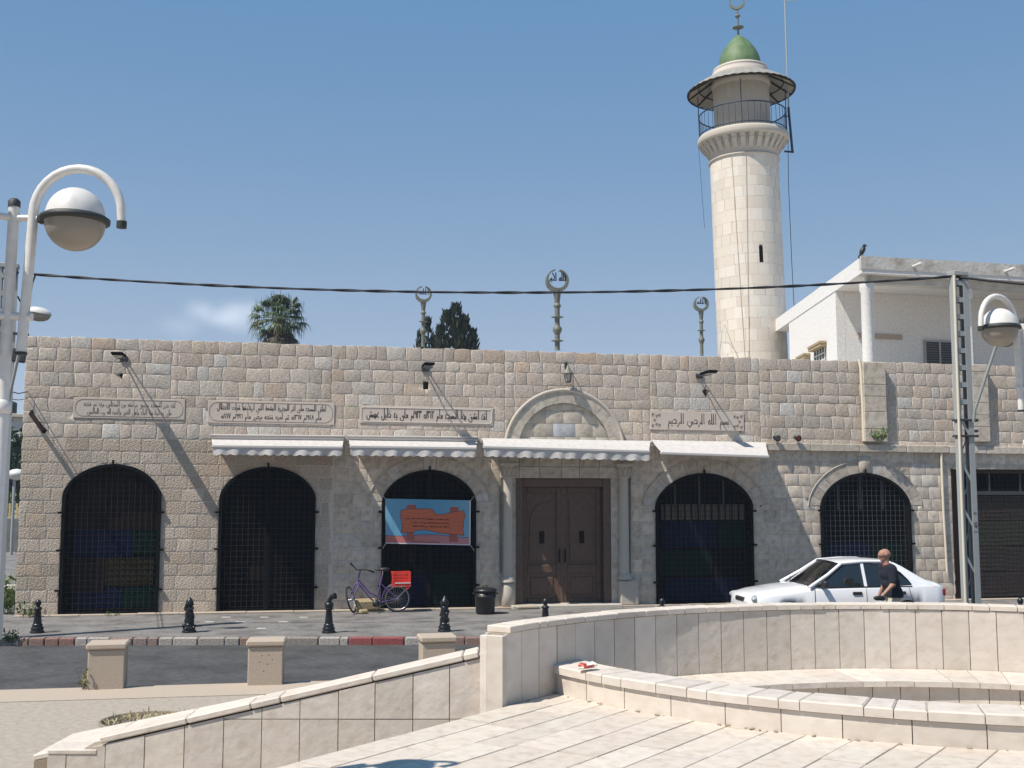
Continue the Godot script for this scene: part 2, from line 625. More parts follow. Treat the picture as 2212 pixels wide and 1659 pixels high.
func make_ground():
	var st := stb()
	st.set_smooth_group(-1)
	quad(st, Vector3(-900, -0.12, 900), Vector3(900, -0.12, 900), Vector3(900, -0.12, -900), Vector3(-900, -0.12, -900))
	struct("ground", st, M.dirt)
	sheet("road", [Vector2(-70, kerb_z(-70) - 0.4), Vector2(-70, 9.72), Vector2(6, 9.72), Vector2(40, 15.5), Vector2(40, kerb_z(40))], ROAD_Y, M.asphalt)
	sheet("side_street", [Vector2(-60, -33), Vector2(-60, -9.2), Vector2(-7.4, -9.2), Vector2(-7.4, -33)], -0.05, M.asphalt_pale)
	sheet("pavement", [Vector2(-7.9, -9.1), Vector2(-8.1, 0.5), Vector2(-13.5, 0.5), Vector2(-13.5, kerb_z(-13.5) - 0.13), Vector2(40, kerb_z(40) - 0.13), Vector2(40, -0.3), Vector2(-6.35, -0.3), Vector2(-6.6, -9.1)], FRONT_Y, M.asphalt_pale, 0.2)
	sheet("plaza_ground", [Vector2(-60, 9.72), Vector2(-60, 40), Vector2(60, 40), Vector2(60, 19), Vector2(40, 15.5), Vector2(6, 9.72)], 0.0, M.plaza_ground, 0.2)
	sheet("plaza_border", [Vector2(-60, 9.74), Vector2(-60, 10.75), Vector2(5, 10.75), Vector2(5, 9.74)], 0.006, M.concrete)
	# the kerb: single stones, their red and white paint worn off
	var kerb := Node3D.new()
	kerb.name = "kerb"
	kerb.set_meta("kind", "structure")
	kerb.set_meta("label", "kerb of worn red and white painted stones")
	add_child(kerb)
	var red := Color(0.38, 0.185, 0.15)
	var white := Color(0.68, 0.65, 0.60)
	var grey := Color(0.42, 0.385, 0.335)
	var bright := Color(0.45, 0.06, 0.065)
	var dir := Vector3(1, 0, 0.16).normalized()
	var joints := []
	var paints := []
	for k in 7:
		joints.append(-13.3 + k * 0.92)
		paints.append([grey, white, red][k % 3])
	var seen := [[0, white], [45, red], [100, red], [165, white], [240, red.lerp(grey, 0.3)], [290, red.lerp(grey, 0.5)], [345, white], [430, white.lerp(grey, 0.5)], [520, red.lerp(grey, 0.3)], [600, grey], [690, white], [755, bright], [875, white], [960, red], [1045, grey], [1140, white]]
	for e in seen:
		var ry := ray(e[0], 1380)
		joints.append(ry.x * (4.98 - EYE.z) / (ry.z - 0.16 * ry.x))
		paints.append(e[1])
	while joints[joints.size() - 1] < 29.0:
		joints.append(joints[joints.size() - 1] + 1.0)
		paints.append([red, grey, white, red.lerp(grey, 0.5)][joints.size() % 4])
	for i in joints.size() - 1:
		var s := stb()
		var L: float = (joints[i + 1] - joints[i]) / dir.x - 0.012
		var c0: Color = paints[i]
		var p := Vector3(joints[i], 0, kerb_z(joints[i]) + 0.01) + dir * (L * 0.5)
		# worn paint: the stone in lengths of different tone
		var k := 0.0
		while k < 1.0:
			var dk := minf(rng.randf_range(0.3, 0.9), 1.0 - k)
			if 1.0 - k - dk < 0.25:
				dk = 1.0 - k
			s.set_color(c0.lerp(grey, rng.randf_range(0.2, 0.6) if c0 != bright else rng.randf_range(0.0, 0.25)))
			box(s, p + dir * (L * (k + dk * 0.5 - 0.5)) + Vector3(0, -0.075 + rng.randf_range(-0.003, 0.003), 0), Vector3(L * dk - 0.002, 0.3, 0.135), Basis(dir, Vector3.UP, Vector3(-0.16, 0, 1).normalized()), 0.022)
			k += dk
		put("kerb_stone", s, M.kerb_stone, kerb)
	# pale concrete foot along the wall and specks of old paint on the pavement
	var f := stb()
	var fx := -6.5
	while fx < 19.0:
		var w := rng.randf_range(0.8, 1.6)
		box(f, Vector3(fx + w * 0.5, FRONT_Y + 0.008 + rng.randf_range(0, 0.01), 0.14 + rng.randf_range(-0.02, 0.02)), Vector3(w - 0.01, 0.03, 0.22 + rng.randf_range(0, 0.05)), Basis(), 0.006)
		fx += w
	struct("wall_foot_strip", f, M.concrete)
	var paint := [[489, 1333], [571, 1333], [656, 1333], [453, 1343], [519, 1343], [612, 1343], [565, 1357]]
	for q in paint:
		var pm := stb()
		pm.set_smooth_group(-1)
		var c := F(q[0], q[1], FRONT_Y + 0.004)
		var t := Transform3D(Basis(Vector3(1, 0, 0.1).normalized(), Vector3(0.1, 0, -1).normalized(), Vector3.UP), c)
		prism(pm, PackedVector2Array([Vector2(-0.1, -0.05), Vector2(0.09, -0.055), Vector2(0.1, 0.03), Vector2(-0.085, 0.05)]), -0.003, 0.0, t, false)
		var o := put("paint_mark", pm, M.white_paint)
		o.set_meta("kind", "structure")

# ---------------------------------------------------------------- the mosque
var openings := []
func top_slope(x: float) -> float:
	return -0.0079 * (x + 6.5)

func arch_outline(a: Dictionary, off := 0.0, n := 22) -> PackedVector2Array:   # from lower right over the crown to lower left
	var out := PackedVector2Array()
	var c: float = (a.x0 + a.x1) * 0.5
	var hw: float = (a.x1 - a.x0) * 0.5
	var r: float = a.crown - a.spring
	var R: float = (hw * hw + r * r) / (2 * r)
	var pts := []
	for i in n + 1:
		var t := PI * i / n
		var x := hw * cos(t)
		var ye := r * sin(t)
		var ys := sqrt(maxf(R * R - x * x, 0)) - (R - r)
		pts.append(Vector2(c + x, a.spring + 0.5 * (ye + ys)))
	if off == 0.0:
		out.append(Vector2(a.x1, FRONT_Y - 0.1))
		out.append_array(PackedVector2Array(pts))
		out.append(Vector2(a.x0, FRONT_Y - 0.1))
		return out
	out.append(Vector2(a.x1 + off, FRONT_Y - 0.1))
	for i in pts.size():
		var d: Vector2
		if i == 0:
			d = Vector2(1, 0)
		elif i == pts.size() - 1:
			d = Vector2(-1, 0)
		else:
			var t2: Vector2 = (pts[i + 1] - pts[i - 1]).normalized()
			d = Vector2(t2.y, -t2.x)
			if d.dot(pts[i] - Vector2(c, a.spring - 0.3)) < 0:
				d = -d
		out.append(pts[i] + d * off)
	out.append(Vector2(a.x0 - off, FRONT_Y - 0.1))
	return out

func rect2(x0: float, y0: float, x1: float, y1: float) -> PackedVector2Array:
	return PackedVector2Array([Vector2(x0, y0), Vector2(x1, y0), Vector2(x1, y1), Vector2(x0, y1)])

func vrect(px0: float, py0: float, px1: float, py1: float) -> PackedVector2Array:   # measured on the wall: left, top, right, bottom
	var a := W(px0, (py0 + py1) * 0.5)
	var b := W(px1, (py0 + py1) * 0.5)
	var m := W((px0 + px1) * 0.5, py0)
	var n := W((px0 + px1) * 0.5, py1)
	return rect2(a.x, n.y, b.x, m.y)

func poly_area(p: PackedVector2Array) -> float:
	var s := 0.0
	for i in p.size():
		s += p[i].cross(p[(i + 1) % p.size()])
	return absf(s) * 0.5

var stones := []
func lay(x0: float, x1: float, y0: float, rows: Array, wmin: float, wmax: float, rough: float, m: String, palette: Array, obstacles: Array, lift: float, jit: float, sloped := true, x1_jag := 0.0):
	var ageing := FastNoiseLite.new()
	ageing.seed = 9
	ageing.frequency = 0.02
	var y := y0
	for h in rows:
		var x := x0 + (0.0 if rough > 5 else 0.0)
		var xe := x1 + rng.randf_range(-x1_jag, x1_jag)
		var first := true
		while x < xe - 0.02:
			var w := rng.randf_range(wmin, wmax)
			if first and rng.randf() < 0.5:
				w *= 0.6
			first = false
			if xe - x - w < wmin * 0.6:
				w = xe - x
			var s := top_slope(x + w * 0.5) if sloped else 0.0
			var gap := 0.0055 if rough < 0.1 else 0.007
			var r := rect2(x + gap, y + s + gap, x + w - gap, y + h + s - gap)
			x += w
			var hit := false
			var polys := [r]
			for ob in obstacles:
				var bb: Rect2 = ob.bb
				if not bb.intersects(Rect2(r[0], r[2] - r[0])):
					continue
				var next := []
				for p in polys:
					var isec := Geometry2D.intersect_polygons(p, ob.poly)
					if isec.is_empty():
						next.append(p)
						continue
					hit = true
					for q in Geometry2D.clip_polygons(p, ob.poly):
						if not Geometry2D.is_polygon_clockwise(q) and poly_area(q) > 0.006:
							next.append(q)
				polys = next
			var c: Color = palette[rng.randi() % palette.size()]
			c = c.lerp(palette[0], rng.randf_range(0.0, 0.75)) * Color(1.11, 1.085, 1.05) * rng.randf_range(0.9, 1.08)
			var age := 1.0 + 0.16 * ageing.get_noise_2d(x * 30.0, y * 45.0)
			c = c * age
			c.a = 1.0
			for p in polys:
				stones.append({"poly": p, "rect": not hit, "rough": rough, "m": m, "c": c, "lift": lift * rng.randf_range(0.6, 1.25), "jit": jit, "size": poly_area(p) * (1.0 - 0.02 * r[0].x)})
		y += h

func obstacle(poly: PackedVector2Array) -> Dictionary:
	var bb := Rect2(poly[0], Vector2.ZERO)
	for p in poly:
		bb = bb.expand(p)
	return {"poly": poly, "bb": bb}

func make_mosque():
	var t := thing("mosque_building", "long low stone mosque with arched iron gates and a brown double door", "mosque")
	var A := []
	for v in [[128, 345, 1071, 1002], [468, 680, 1075, 1008], [822, 1028, 1083, 1015], [1415, 1628, 1092, 1022], [1773, 1970, 1092, 1022]]:
		var xa := W(v[0] + 2, 1200).x
		var xb := W(v[1], 1200).x
		A.append({"x0": xa, "x1": xb, "spring": W((v[0] + v[1]) * 0.5, v[2]).y, "crown": W((v[0] + v[1]) * 0.5, v[3]).y})
	var door := vrect(1114, 1033, 1321, 1316)
	var rdoor := vrect(2060, 1014, 2300, 1316)
	door[0].y = -0.05; door[1].y = -0.05
	rdoor[0].y = -0.05; rdoor[1].y = -0.05
	var xl := -6.53
	var xr := 20.5
	var yl := 6.40
	# backing wall, one comb-shaped slab with the openings cut out
	var outline := PackedVector2Array([Vector2(xl + 0.03, -0.12)])
	var combs := [arch_outline(A[0]), arch_outline(A[1]), arch_outline(A[2]), door, arch_outline(A[3]), arch_outline(A[4]), rdoor]
	for c in combs:
		if c.size() == 4:
			outline.append_array(PackedVector2Array([Vector2(c[0].x, -0.12), Vector2(c[3].x, c[3].y), Vector2(c[2].x, c[2].y), Vector2(c[1].x, -0.12)]))
		else:
			outline.append(Vector2(c[c.size() - 1].x, -0.12))
			for i in range(c.size() - 2, 0, -1):
				outline.append(c[i])
			outline.append(Vector2(c[0].x, -0.12))
	outline.append(Vector2(xr, -0.12))
	outline.append(Vector2(xr, yl + top_slope(xr) - 0.03))
	# small drain holes, reached by a hair-wide cut from above
	var drains := [vrect(1519, 841, 1528, 858), vrect(914, 824, 926, 841), vrect(258, 807, 266, 824)]
	for d in drains:
		var mx: float = (d[0].x + d[1].x) * 0.5
		var ty := yl + top_slope(mx) - 0.03
		outline.append_array(PackedVector2Array([Vector2(mx + 0.0005, ty), Vector2(mx + 0.0005, d[2].y), d[2], d[1], d[0], d[3], Vector2(mx - 0.0005, d[3].y), Vector2(mx - 0.0005, ty)]))
	outline.append(Vector2(xl + 0.03, yl - 0.03))
	var st := stb()
	prism(st, outline, -0.5, -0.0155)
	var wall := put("wall", st, M.mortar, t)
	# the rest of the building: side and back walls, flat roof
	st = stb()
	box(st, Vector3(xl + 0.28, 2.9, -6.25), Vector3(0.5, 6.1, 11.4))
	box(st, Vector3(xr - 0.3, 2.9, -6.25), Vector3(0.5, 6.1, 11.4))
	box(st, Vector3((xl + xr) * 0.5, 2.9, -12.2), Vector3(xr - xl - 0.1, 6.1, 0.48))
	put("side_walls", st, M.mortar, t)
	st = stb()
	box(st, Vector3((xl + xr) * 0.5, 5.55, -6.2), Vector3(xr - xl - 1.2, 0.3, 11.3))
	put("roof", st, M.grey_render, t)
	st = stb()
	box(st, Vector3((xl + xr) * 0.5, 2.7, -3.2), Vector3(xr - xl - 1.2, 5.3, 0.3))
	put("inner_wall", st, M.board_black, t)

	# obstacles for the masonry
	var plaques := [vrect(158, 860, 400, 905), vrect(448, 867, 723, 916), vrect(776, 878, 1066, 917), vrect(1404, 889, 1607, 930)]
	var cx := W(1219, 900).x
	var blind := PackedVector2Array()
	var by := W(1219, 842).y - 1.5
	for i in 25:
		var an := PI * i / 24
		blind.append(Vector2(cx + cos(an) * 1.5, by + sin(an) * 1.5))
	var surround := vrect(1080, 985, 1362, 1316)
	surround[0].y = -0.1; surround[1].y = -0.1
	var obs := []
	for k in 5:
		obs.append(obstacle(arch_outline(A[k], 0.33 if k >= 2 else 0.012)))
	if true:   # only the vaults of rings, not their legs
		for k in [2, 3, 4]:
			var ring := arch_outline(A[k], 0.33)
			ring[0] = ring[1]
			ring.remove_at(0)
			ring.remove_at(ring.size() - 1)
			obs[k] = obstacle(ring)
			obs.append(obstacle(arch_outline(A[k], 0.006)))
	for p in plaques:
		obs.append(obstacle(p))
	for d in drains:
		obs.append(obstacle(d))
	obs.append(obstacle(blind))
	obs.append(obstacle(surround))
	obs.append(obstacle(rdoor))
	var pil1 := vrect(1860, 770, 1908, 955)
	var pil2 := vrect(2094, 770, 2128, 955)
	pil1[2].y = 6.2; pil1[3].y = 6.2; pil2[2].y = 6.2; pil2[3].y = 6.2
	obs.append(obstacle(pil1))
	obs.append(obstacle(pil2))
	var warm := [Color(0.53, 0.475, 0.42), Color(0.49, 0.43, 0.375), Color(0.53, 0.49, 0.445), Color(0.54, 0.475, 0.42), Color(0.59, 0.54, 0.485), Color(0.50, 0.465, 0.42), Color(0.53, 0.475, 0.395), Color(0.51, 0.435, 0.385), Color(0.54, 0.48, 0.425), Color(0.53, 0.475, 0.42), Color(0.53, 0.43, 0.35), Color(0.54, 0.48, 0.43), Color(0.56, 0.56, 0.545)]
	var roughp := [Color(0.48, 0.425, 0.365), Color(0.45, 0.385, 0.325), Color(0.52, 0.46, 0.40), Color(0.45, 0.405, 0.35), Color(0.49, 0.405, 0.33), Color(0.55, 0.49, 0.43)]
	var ash := [Color(0.55, 0.50, 0.435), Color(0.59, 0.54, 0.475), Color(0.52, 0.475, 0.42), Color(0.55, 0.49, 0.415), Color(0.57, 0.54, 0.50), Color(0.52, 0.46, 0.39)]
	var ymid := W(250, 945).y
	var up := []
	var hs := (yl - ymid) / 8.0
	for k in 8:
		up.append(hs * [1.1, 0.93, 1.04, 0.96, 1.12, 0.9, 1.03, 1.0][k])
	up[7] = yl - ymid - (up[0] + up[1] + up[2] + up[3] + up[4] + up[5] + up[6])
	# the upper wall was built in stretches whose courses do not run through
	var ends := [xl, -3.3, 0.4, 4.6, 8.3, 11.2, 15.0, xr]
	for q in ends.size() - 1:
		var rows := []
		var sum := 0.0
		var n := 8 if q % 3 != 1 else 7
		for k in n:
			rows.append(rng.randf_range(0.8, 1.25) if q > 0 else up[k])
			sum += rows[k]
		for k in n:
			rows[k] *= (yl - ymid) / sum
		lay(ends[q], ends[q + 1], ymid, rows, 0.24, 0.56, 0.25, "facade_stone", warm, obs, 0.0055, 0.02, true, 0.0)
	var low := []
	for k in 14:
		low.append((ymid - FRONT_Y) / 14.0 * [1.05, 0.95, 1.1, 0.9, 1.0, 1.0, 0.93, 1.07, 1.0, 1.0, 1.06, 0.94, 0.97, 1.03][k])
	lay(xl, W(715, 1100).x, FRONT_Y - 0.01, low, 0.26, 0.6, 1.0, "rough_stone", roughp, obs, 0.008, 0.014, true, 0.05)
	var low2 := []
	for k in 13:
		low2.append((ymid - FRONT_Y) / 13.0)
	lay(W(715, 1100).x + 0.06, xr, FRONT_Y - 0.01, low2, 0.28, 0.46, 0.05, "ashlar", ash, obs, 0.007, 0.004, true)
	stones.sort_custom(func(a, b): return a.size > b.size)
	var rest := {}
	for i in stones.size():
		var s: Dictionary = stones[i]
		var one := i < 300
		if not one and not rest.has(s.m):
			rest[s.m] = stb()
		var q: SurfaceTool = stb() if one else rest[s.m]
		q.set_color(s.c)
		if s.rect:
			var p: PackedVector2Array = s.poly
			block(q, p[0].x, p[0].y, p[2].x, p[2].y, -0.012, s.lift, s.rough, s.jit)
		else:
			stone(q, s.poly, -0.012, s.lift * 0.9, s.rough * 0.8)
		if one:
			put("stone", q, M[s.m], wall)
	for k in rest:
		put_stuff({"facade_stone": "upper_stonework", "rough_stone": "rough_stonework", "ashlar": "smooth_stonework"}[k], rest[k], M[k], wall)

	# vaults over the three gates on the right, with keystones and a thin hood
	for k in [2, 3, 4]:
		var inn := arch_outline(A[k], 0.006, 26)
		var outr := arch_outline(A[k], 0.325, 26)
		for i in range(1, 27, 2):
			var key := i == 13
			var q := stb()
			var c: Color = ash[rng.randi() % ash.size()] * rng.randf_range(0.93, 1.08)
			c.a = 1.0
			q.set_color(c)
			var a := inn[i]; var b := inn[i + 2]; var m1 := inn[i + 1]
			var e := outr[i]; var f := outr[i + 2]; var m2 := outr[i + 1]
			var g := 0.008
			var sh := func(p: Vector2, u: Vector2): return p + (u - p).normalized() * g
			var poly := PackedVector2Array([sh.call(a, b), m1, sh.call(b, a), sh.call(f, e), m2, sh.call(e, f)])
			var flat: bool = not (key and k != 3)
			if key and k != 3:
				poly = PackedVector2Array([a, m1, b, f + Vector2(0, 0.09) + (f - b) * 0.1, e + Vector2(0, 0.09) + (e - a) * 0.1])
			if flat:
				prism(q, poly, -0.03, -0.002 + rng.randf_range(0, 0.004))
			else:
				stone(q, poly, -0.012, 0.05, 0.0)
			put("keystone" if key else "voussoir", q, M.ashlar, wall)
		var hood := []
		for i in range(1, outr.size() - 1):
			hood.append(Vector3(outr[i].x, outr[i].y, 0.006))
		var hs2 := stb()
		tube(hs2, hood, 0.015, 6)
		put("hood_moulding", hs2, M.carved_stone, wall)

	# string course on the right and the two pilasters above it
	var lz := W(1700, 958)
	var lh := W(1700, 974)
	var lx := W(1640, 965).x
	var i2 := 0
	while lx < xr - 0.2:
		var w := rng.randf_range(0.8, 1.5)
		var q := stb()
		var c: Color = ash[rng.randi() % 3] * Color(1.06, 1.05, 1.0)
		c.a = 1.0
		if absf(lx - W(2030, 965).x) < 0.7:
			c = Color(0.62, 0.58, 0.52)
		q.set_color(c)
		var ww := minf(w, xr - lx)
		var ys := top_slope(lx) - top_slope(lz.x)
		box(q, Vector3(lx + ww * 0.5, (lz.y + lh.y) * 0.5 + ys, 0.045), Vector3(ww - 0.012, lz.y - lh.y, 0.12 + 0.006 * (i2 % 2)), Basis(), 0.012)
		put("string_course_stone", q, M.ashlar, wall)
		lx += ww
		i2 += 1
	for p in [pil1, pil2]:
		var y0: float = p[0].y
		while y0 < 6.15:
			var q := stb()
			var c: Color = ash[rng.randi() % 3] * Color(1.06, 1.04, 1.0)
			c.a = 1.0
			q.set_color(c)
			var h := minf(rng.randf_range(0.3, 0.5), 6.2 - y0)
			if 6.2 - y0 - h < 0.15:
				h = 6.2 - y0
			box(q, Vector3((p[0].x + p[1].x) * 0.5, y0 + h * 0.5, 0.07), Vector3(p[1].x - p[0].x + rng.randf_range(-0.008, 0.008), h - 0.008, 0.2), Basis(), 0.01)
			put("pilaster_stone", q, M.ashlar, wall)
			y0 += h
	# rain pipes
	var pp := stb()
	var xp: float = pil1[0].x - 0.03
	tube(pp, [Vector3(xp - 0.02, 6.28, 0.05), Vector3(xp, 6.0, 0.09), Vector3(xp + 0.02, 5.0, 0.1), Vector3(xp + 0.03, pil1[0].y + 0.02, 0.1)], 0.04, 8)
	put("rain_pipe", pp, M.pale_pipe, t)
	pp = stb()
	tube(pp, [W(2033, 978, 0.06), W(2038, 1100, 0.06), W(2046, 1236, 0.06)], 0.032, 8)
	put("rain_pipe", pp, M.pale_pipe, t)

	# the gates
	gate(t, A[0], 0, [["board_brown", 0.0, 0.55, 1, 1], ["board_navy", 0.08, 0.37, 0.7, 0.56], ["board_green", 0.7, 0.38, 1, 0.56], ["board_olive", 0.42, 0.18, 0.96, 0.36], ["board_brown", 0.05, 0.13, 0.42, 0.36], ["board_navy", 0.1, 0.03, 0.62, 0.16], ["board_green", 0.62, 0.03, 1, 0.16]])
	gate(t, A[1], 1, [["board_black", 0.02, 0.02, 0.98, 0.6], ["board_brown", 0.3, 0.2, 0.48, 0.3]])
	gate(t, A[2], 2, [["board_black", 0.0, 0.25, 1, 0.55], ["board_green", 0.55, 0.0, 0.98, 0.24], ["board_navy", 0.2, 0.0, 0.52, 0.24]])
	gate(t, A[3], 3, [["board_tan", 0.06, 0.63, 0.99, 0.75], ["board_navy", 0.06, 0.42, 0.66, 0.62], ["board_green", 0.68, 0.42, 0.98, 0.62], ["board_green", 0.04, 0.2, 0.6, 0.4], ["board_navy", 0.1, 0.0, 0.9, 0.18]])
	gate(t, A[4], 4, [["board_black", 0.0, 0.5, 1, 0.7], ["board_navy", 0.06, 0.2, 0.6, 0.44], ["board_green", 0.62, 0.2, 0.98, 0.44], ["board_brown", 0.04, 0.0, 0.98, 0.18]])
	square_gate(t, rdoor)
	make_portal(t, wall, door, surround, cx, by)
	var texts := [["لقد حرر المسجد بجميع مرافقه من المحتلين وقد تم فتحه", "على يد ابناء هذا البلد واهل الخير والحمد لله رب العالمين"], ["اغلق المسجد على اثر المجزرة البشعة التي ارتكبتها قوات الاحتلال", "عام ١٩٤٨م ١٣٦٧ه ثم اعيد فتحه وحرر عام ١٩٩٦م ١٤١٧ه"], ["لقد انشئ هذا المسجد عام ١٣٤٢ه ١٩٢٣م على يد خليل دهمش"], ["بسم الله الرحمن الرحيم"]]
	var labs := ["long pale inscription stone with two faint lines, leftmost", "inscription stone with two dark lines of writing", "inscription stone with one bold line and a moulded rim", "inscription stone with flowing calligraphy between floral ornaments"]
	for k in 4:
		plaque(wall, plaques[k], texts[k], labs[k], k)

func gate(t: Node3D, a: Dictionary, style: int, boards: Array):
	var g := Node3D.new()
	g.name = "arched_gate"
	t.add_child(g, true)
	g.set_meta("label", ["iron gate with blue, green and olive boards behind its grille", "double iron gate with black boards", "iron gate behind the printed banner", "iron gate with a pale panel above dark boards", "iron gate with three grey mullions behind the white car"][style])
	var outer := arch_outline(a, -0.004, 26)
	var inner := arch_outline(a, -0.075, 26)
	var st := stb()
	st.set_smooth_group(-1)
	var zf := 0.045
	var zb := -0.3
	for i in range(0, outer.size() - 1):
		var p := outer[i]; var q := outer[i + 1]; var u := inner[i]; var v := inner[i + 1]
		for e in [p, q, u, v]:
			pass
		var V3 := func(w: Vector2, z: float): return Vector3(w.x, maxf(w.y, FRONT_Y + 0.0), z)
		quad(st, V3.call(p, zf), V3.call(q, zf), V3.call(v, zf), V3.call(u, zf))
		quad(st, V3.call(u, zf), V3.call(v, zf), V3.call(v, zb), V3.call(u, zb))
		quad(st, V3.call(q, zf), V3.call(p, zf), V3.call(p, zb), V3.call(q, zb))
	box(st, Vector3((a.x0 + a.x1) * 0.5, FRONT_Y + 0.035, -0.05), Vector3(a.x1 - a.x0 - 0.14, 0.07, 0.08))
	put("gate_frame", st, M.black_iron, g)
	# pins that hold the frame in the wall
	st = stb()
	for y in [0.55, 1.45, 2.3]:
		for s in [a.x0 - 0.03, a.x1 + 0.03]:
			box(st, Vector3(s, FRONT_Y + y, 0.04), Vector3(0.1, 0.045, 0.05))
	box(st, Vector3((a.x0 + a.x1) * 0.5, a.crown + 0.03, 0.045), Vector3(0.04, 0.12, 0.05))
	put("holding_pins", st, M.black_iron, g)
	# grille
	st = stb()
	var c: float = (a.x0 + a.x1) * 0.5
	var top := func(x: float) -> float:
		for i in range(1, inner.size() - 2):
			if (inner[i].x - x) * (inner[i + 1].x - x) <= 0.0:
				return lerpf(inner[i].y, inner[i + 1].y, clampf((x - inner[i].x) / (inner[i + 1].x - inner[i].x - 1e-6), 0, 1))
		return a.spring
	var sp := 0.128
	var bt := 0.011 if style != 2 else 0.008
	var x: float = a.x0 + 0.1 + sp * 0.5
	while x < a.x1 - 0.1:
		bar(st, Vector3(x, FRONT_Y + 0.05, -0.05), Vector3(x, top.call(x), -0.05), bt, bt)
		x += sp
	var y := FRONT_Y + 0.12
	while y < a.crown - 0.08:
		var hw: float = (a.x1 - a.x0) * 0.5 - 0.07
		while y > top.call(c + hw - 0.01) and hw > 0.1:
			hw -= 0.03
		bar(st, Vector3(c - hw, y, -0.066), Vector3(c + hw, y, -0.066), bt, bt)
		y += sp
	put_stuff("grille", st, M.iron_bar if style != 4 else M.dark_steel, g)
	if style == 1 or style == 2:
		st = stb()
		box(st, Vector3(c, (FRONT_Y + a.crown) * 0.5 - 0.02, -0.02), Vector3(0.09, a.crown - FRONT_Y - 0.08, 0.06))
		put("meeting_post", st, M.black_iron, g)
	if style == 4 or style == 3:
		for k in 3:
			st = stb()
			var mx: float = lerpf(a.x0, a.x1, 0.22 + 0.25 * k)
			var y0: float = a.spring - 0.1
			box(st, Vector3(mx, (y0 + top.call(mx)) * 0.5, -0.14), Vector3(0.05, top.call(mx) - y0, 0.03))
			put("mullion", st, M.dark_steel, g)
	# boards behind the grille
	st = stb()
	var back := arch_outline(a, -0.07)
	prism(st, back, -0.31, -0.29)
	put("back_board", st, M.board_black, g)
	for b in boards:
		st = stb()
		var H: float = a.crown - FRONT_Y
		var w2: float = a.x1 - a.x0 - 0.16
		var r := rect2(a.x0 + 0.08 + w2 * b[1], FRONT_Y + 0.03 + H * b[2], a.x0 + 0.08 + w2 * b[3], FRONT_Y + 0.03 + H * b[4])
		for q in Geometry2D.intersect_polygons(r, arch_outline(a, -0.085)):
			prism(st, q, -0.288, -0.26 + rng.randf_range(0, 0.02))
		put("board", st, M[b[0]], g)
	if style == 3:   # bars over the pale panel
		st = stb()
		for k in 14:
			var bx: float = lerpf(a.x0 + 0.12, a.x1 - 0.12, k / 13.0)
			box(st, Vector3(bx, FRONT_Y + (a.crown - FRONT_Y) * 0.7, -0.2), Vector3(0.03, 0.42, 0.02))
		put("panel_bars", st, M.black_iron, g)

func square_gate(t: Node3D, r: PackedVector2Array):
	var g := Node3D.new()
	g.name = "square_gate"
	t.add_child(g, true)
	g.set_meta("label", "square brown steel gate with a grille at the right end")
	var x0 := r[0].x
	var x1 := r[1].x
	var y1 := r[2].y
	var st := stb()
	box(st, Vector3(x0 + 0.11, (FRONT_Y + y1) * 0.5, -0.1), Vector3(0.2, y1 - FRONT_Y, 0.24))
	box(st, Vector3(x1 - 0.11, (FRONT_Y + y1) * 0.5, -0.1), Vector3(0.2, y1 - FRONT_Y, 0.24))
	box(st, Vector3((x0 + x1) * 0.5, y1 - 0.06, -0.11), Vector3(x1 - x0 - 0.42, 0.1, 0.2))
	put("gate_frame", st, M.board_brown, g)
	st = stb()
	var yt := y1 - 0.62
	box(st, Vector3((x0 + x1) * 0.5, yt, -0.1), Vector3(x1 - x0 - 0.44, 0.1, 0.06))
	for k in 4:
		box(st, Vector3(lerpf(x0 + 0.26, x1 - 0.26, k / 3.0), (yt + y1) * 0.5 - 0.03, -0.13), Vector3(0.05, y1 - yt - 0.16, 0.05))
	put("transom", st, M.dark_steel, g)
	for k in 8:
		st = stb()
		var cx := lerpf(x0 + 0.22, x1 - 0.22, (k % 2 + 0.5) / 2.0)
		var w := (x1 - x0 - 0.44) * 0.5
		var row := k / 2
		var h := (yt - FRONT_Y - 0.1) / 4.0
		box(st, Vector3(cx, FRONT_Y + 0.04 + h * (row + 0.5), -0.2 + 0.004 * (k % 3)), Vector3(w - 0.012, h - 0.015, 0.04))
		put("gate_panel", st, M.rust_panel_green if row == 2 else M.rust_panel, g)
	st = stb()
	var x := x0 + 0.26
	while x < x1 - 0.22:
		bar(st, Vector3(x, FRONT_Y + 0.05, -0.14), Vector3(x, y1 - 0.1, -0.14), 0.008, 0.008)
		x += 0.12
	var y := FRONT_Y + 0.1
	while y < y1 - 0.1:
		bar(st, Vector3(x0 + 0.22, y, -0.128), Vector3(x1 - 0.22, y, -0.128), 0.01, 0.01)
		y += 0.11
	put_stuff("grille", st, M.iron_bar, g)
	st = stb()
	box(st, Vector3((x0 + x1) * 0.5, (FRONT_Y + y1) * 0.5, -0.3), Vector3(x1 - x0 - 0.2, y1 - FRONT_Y - 0.02, 0.06))
	put("back_board", st, M.board_black, g)

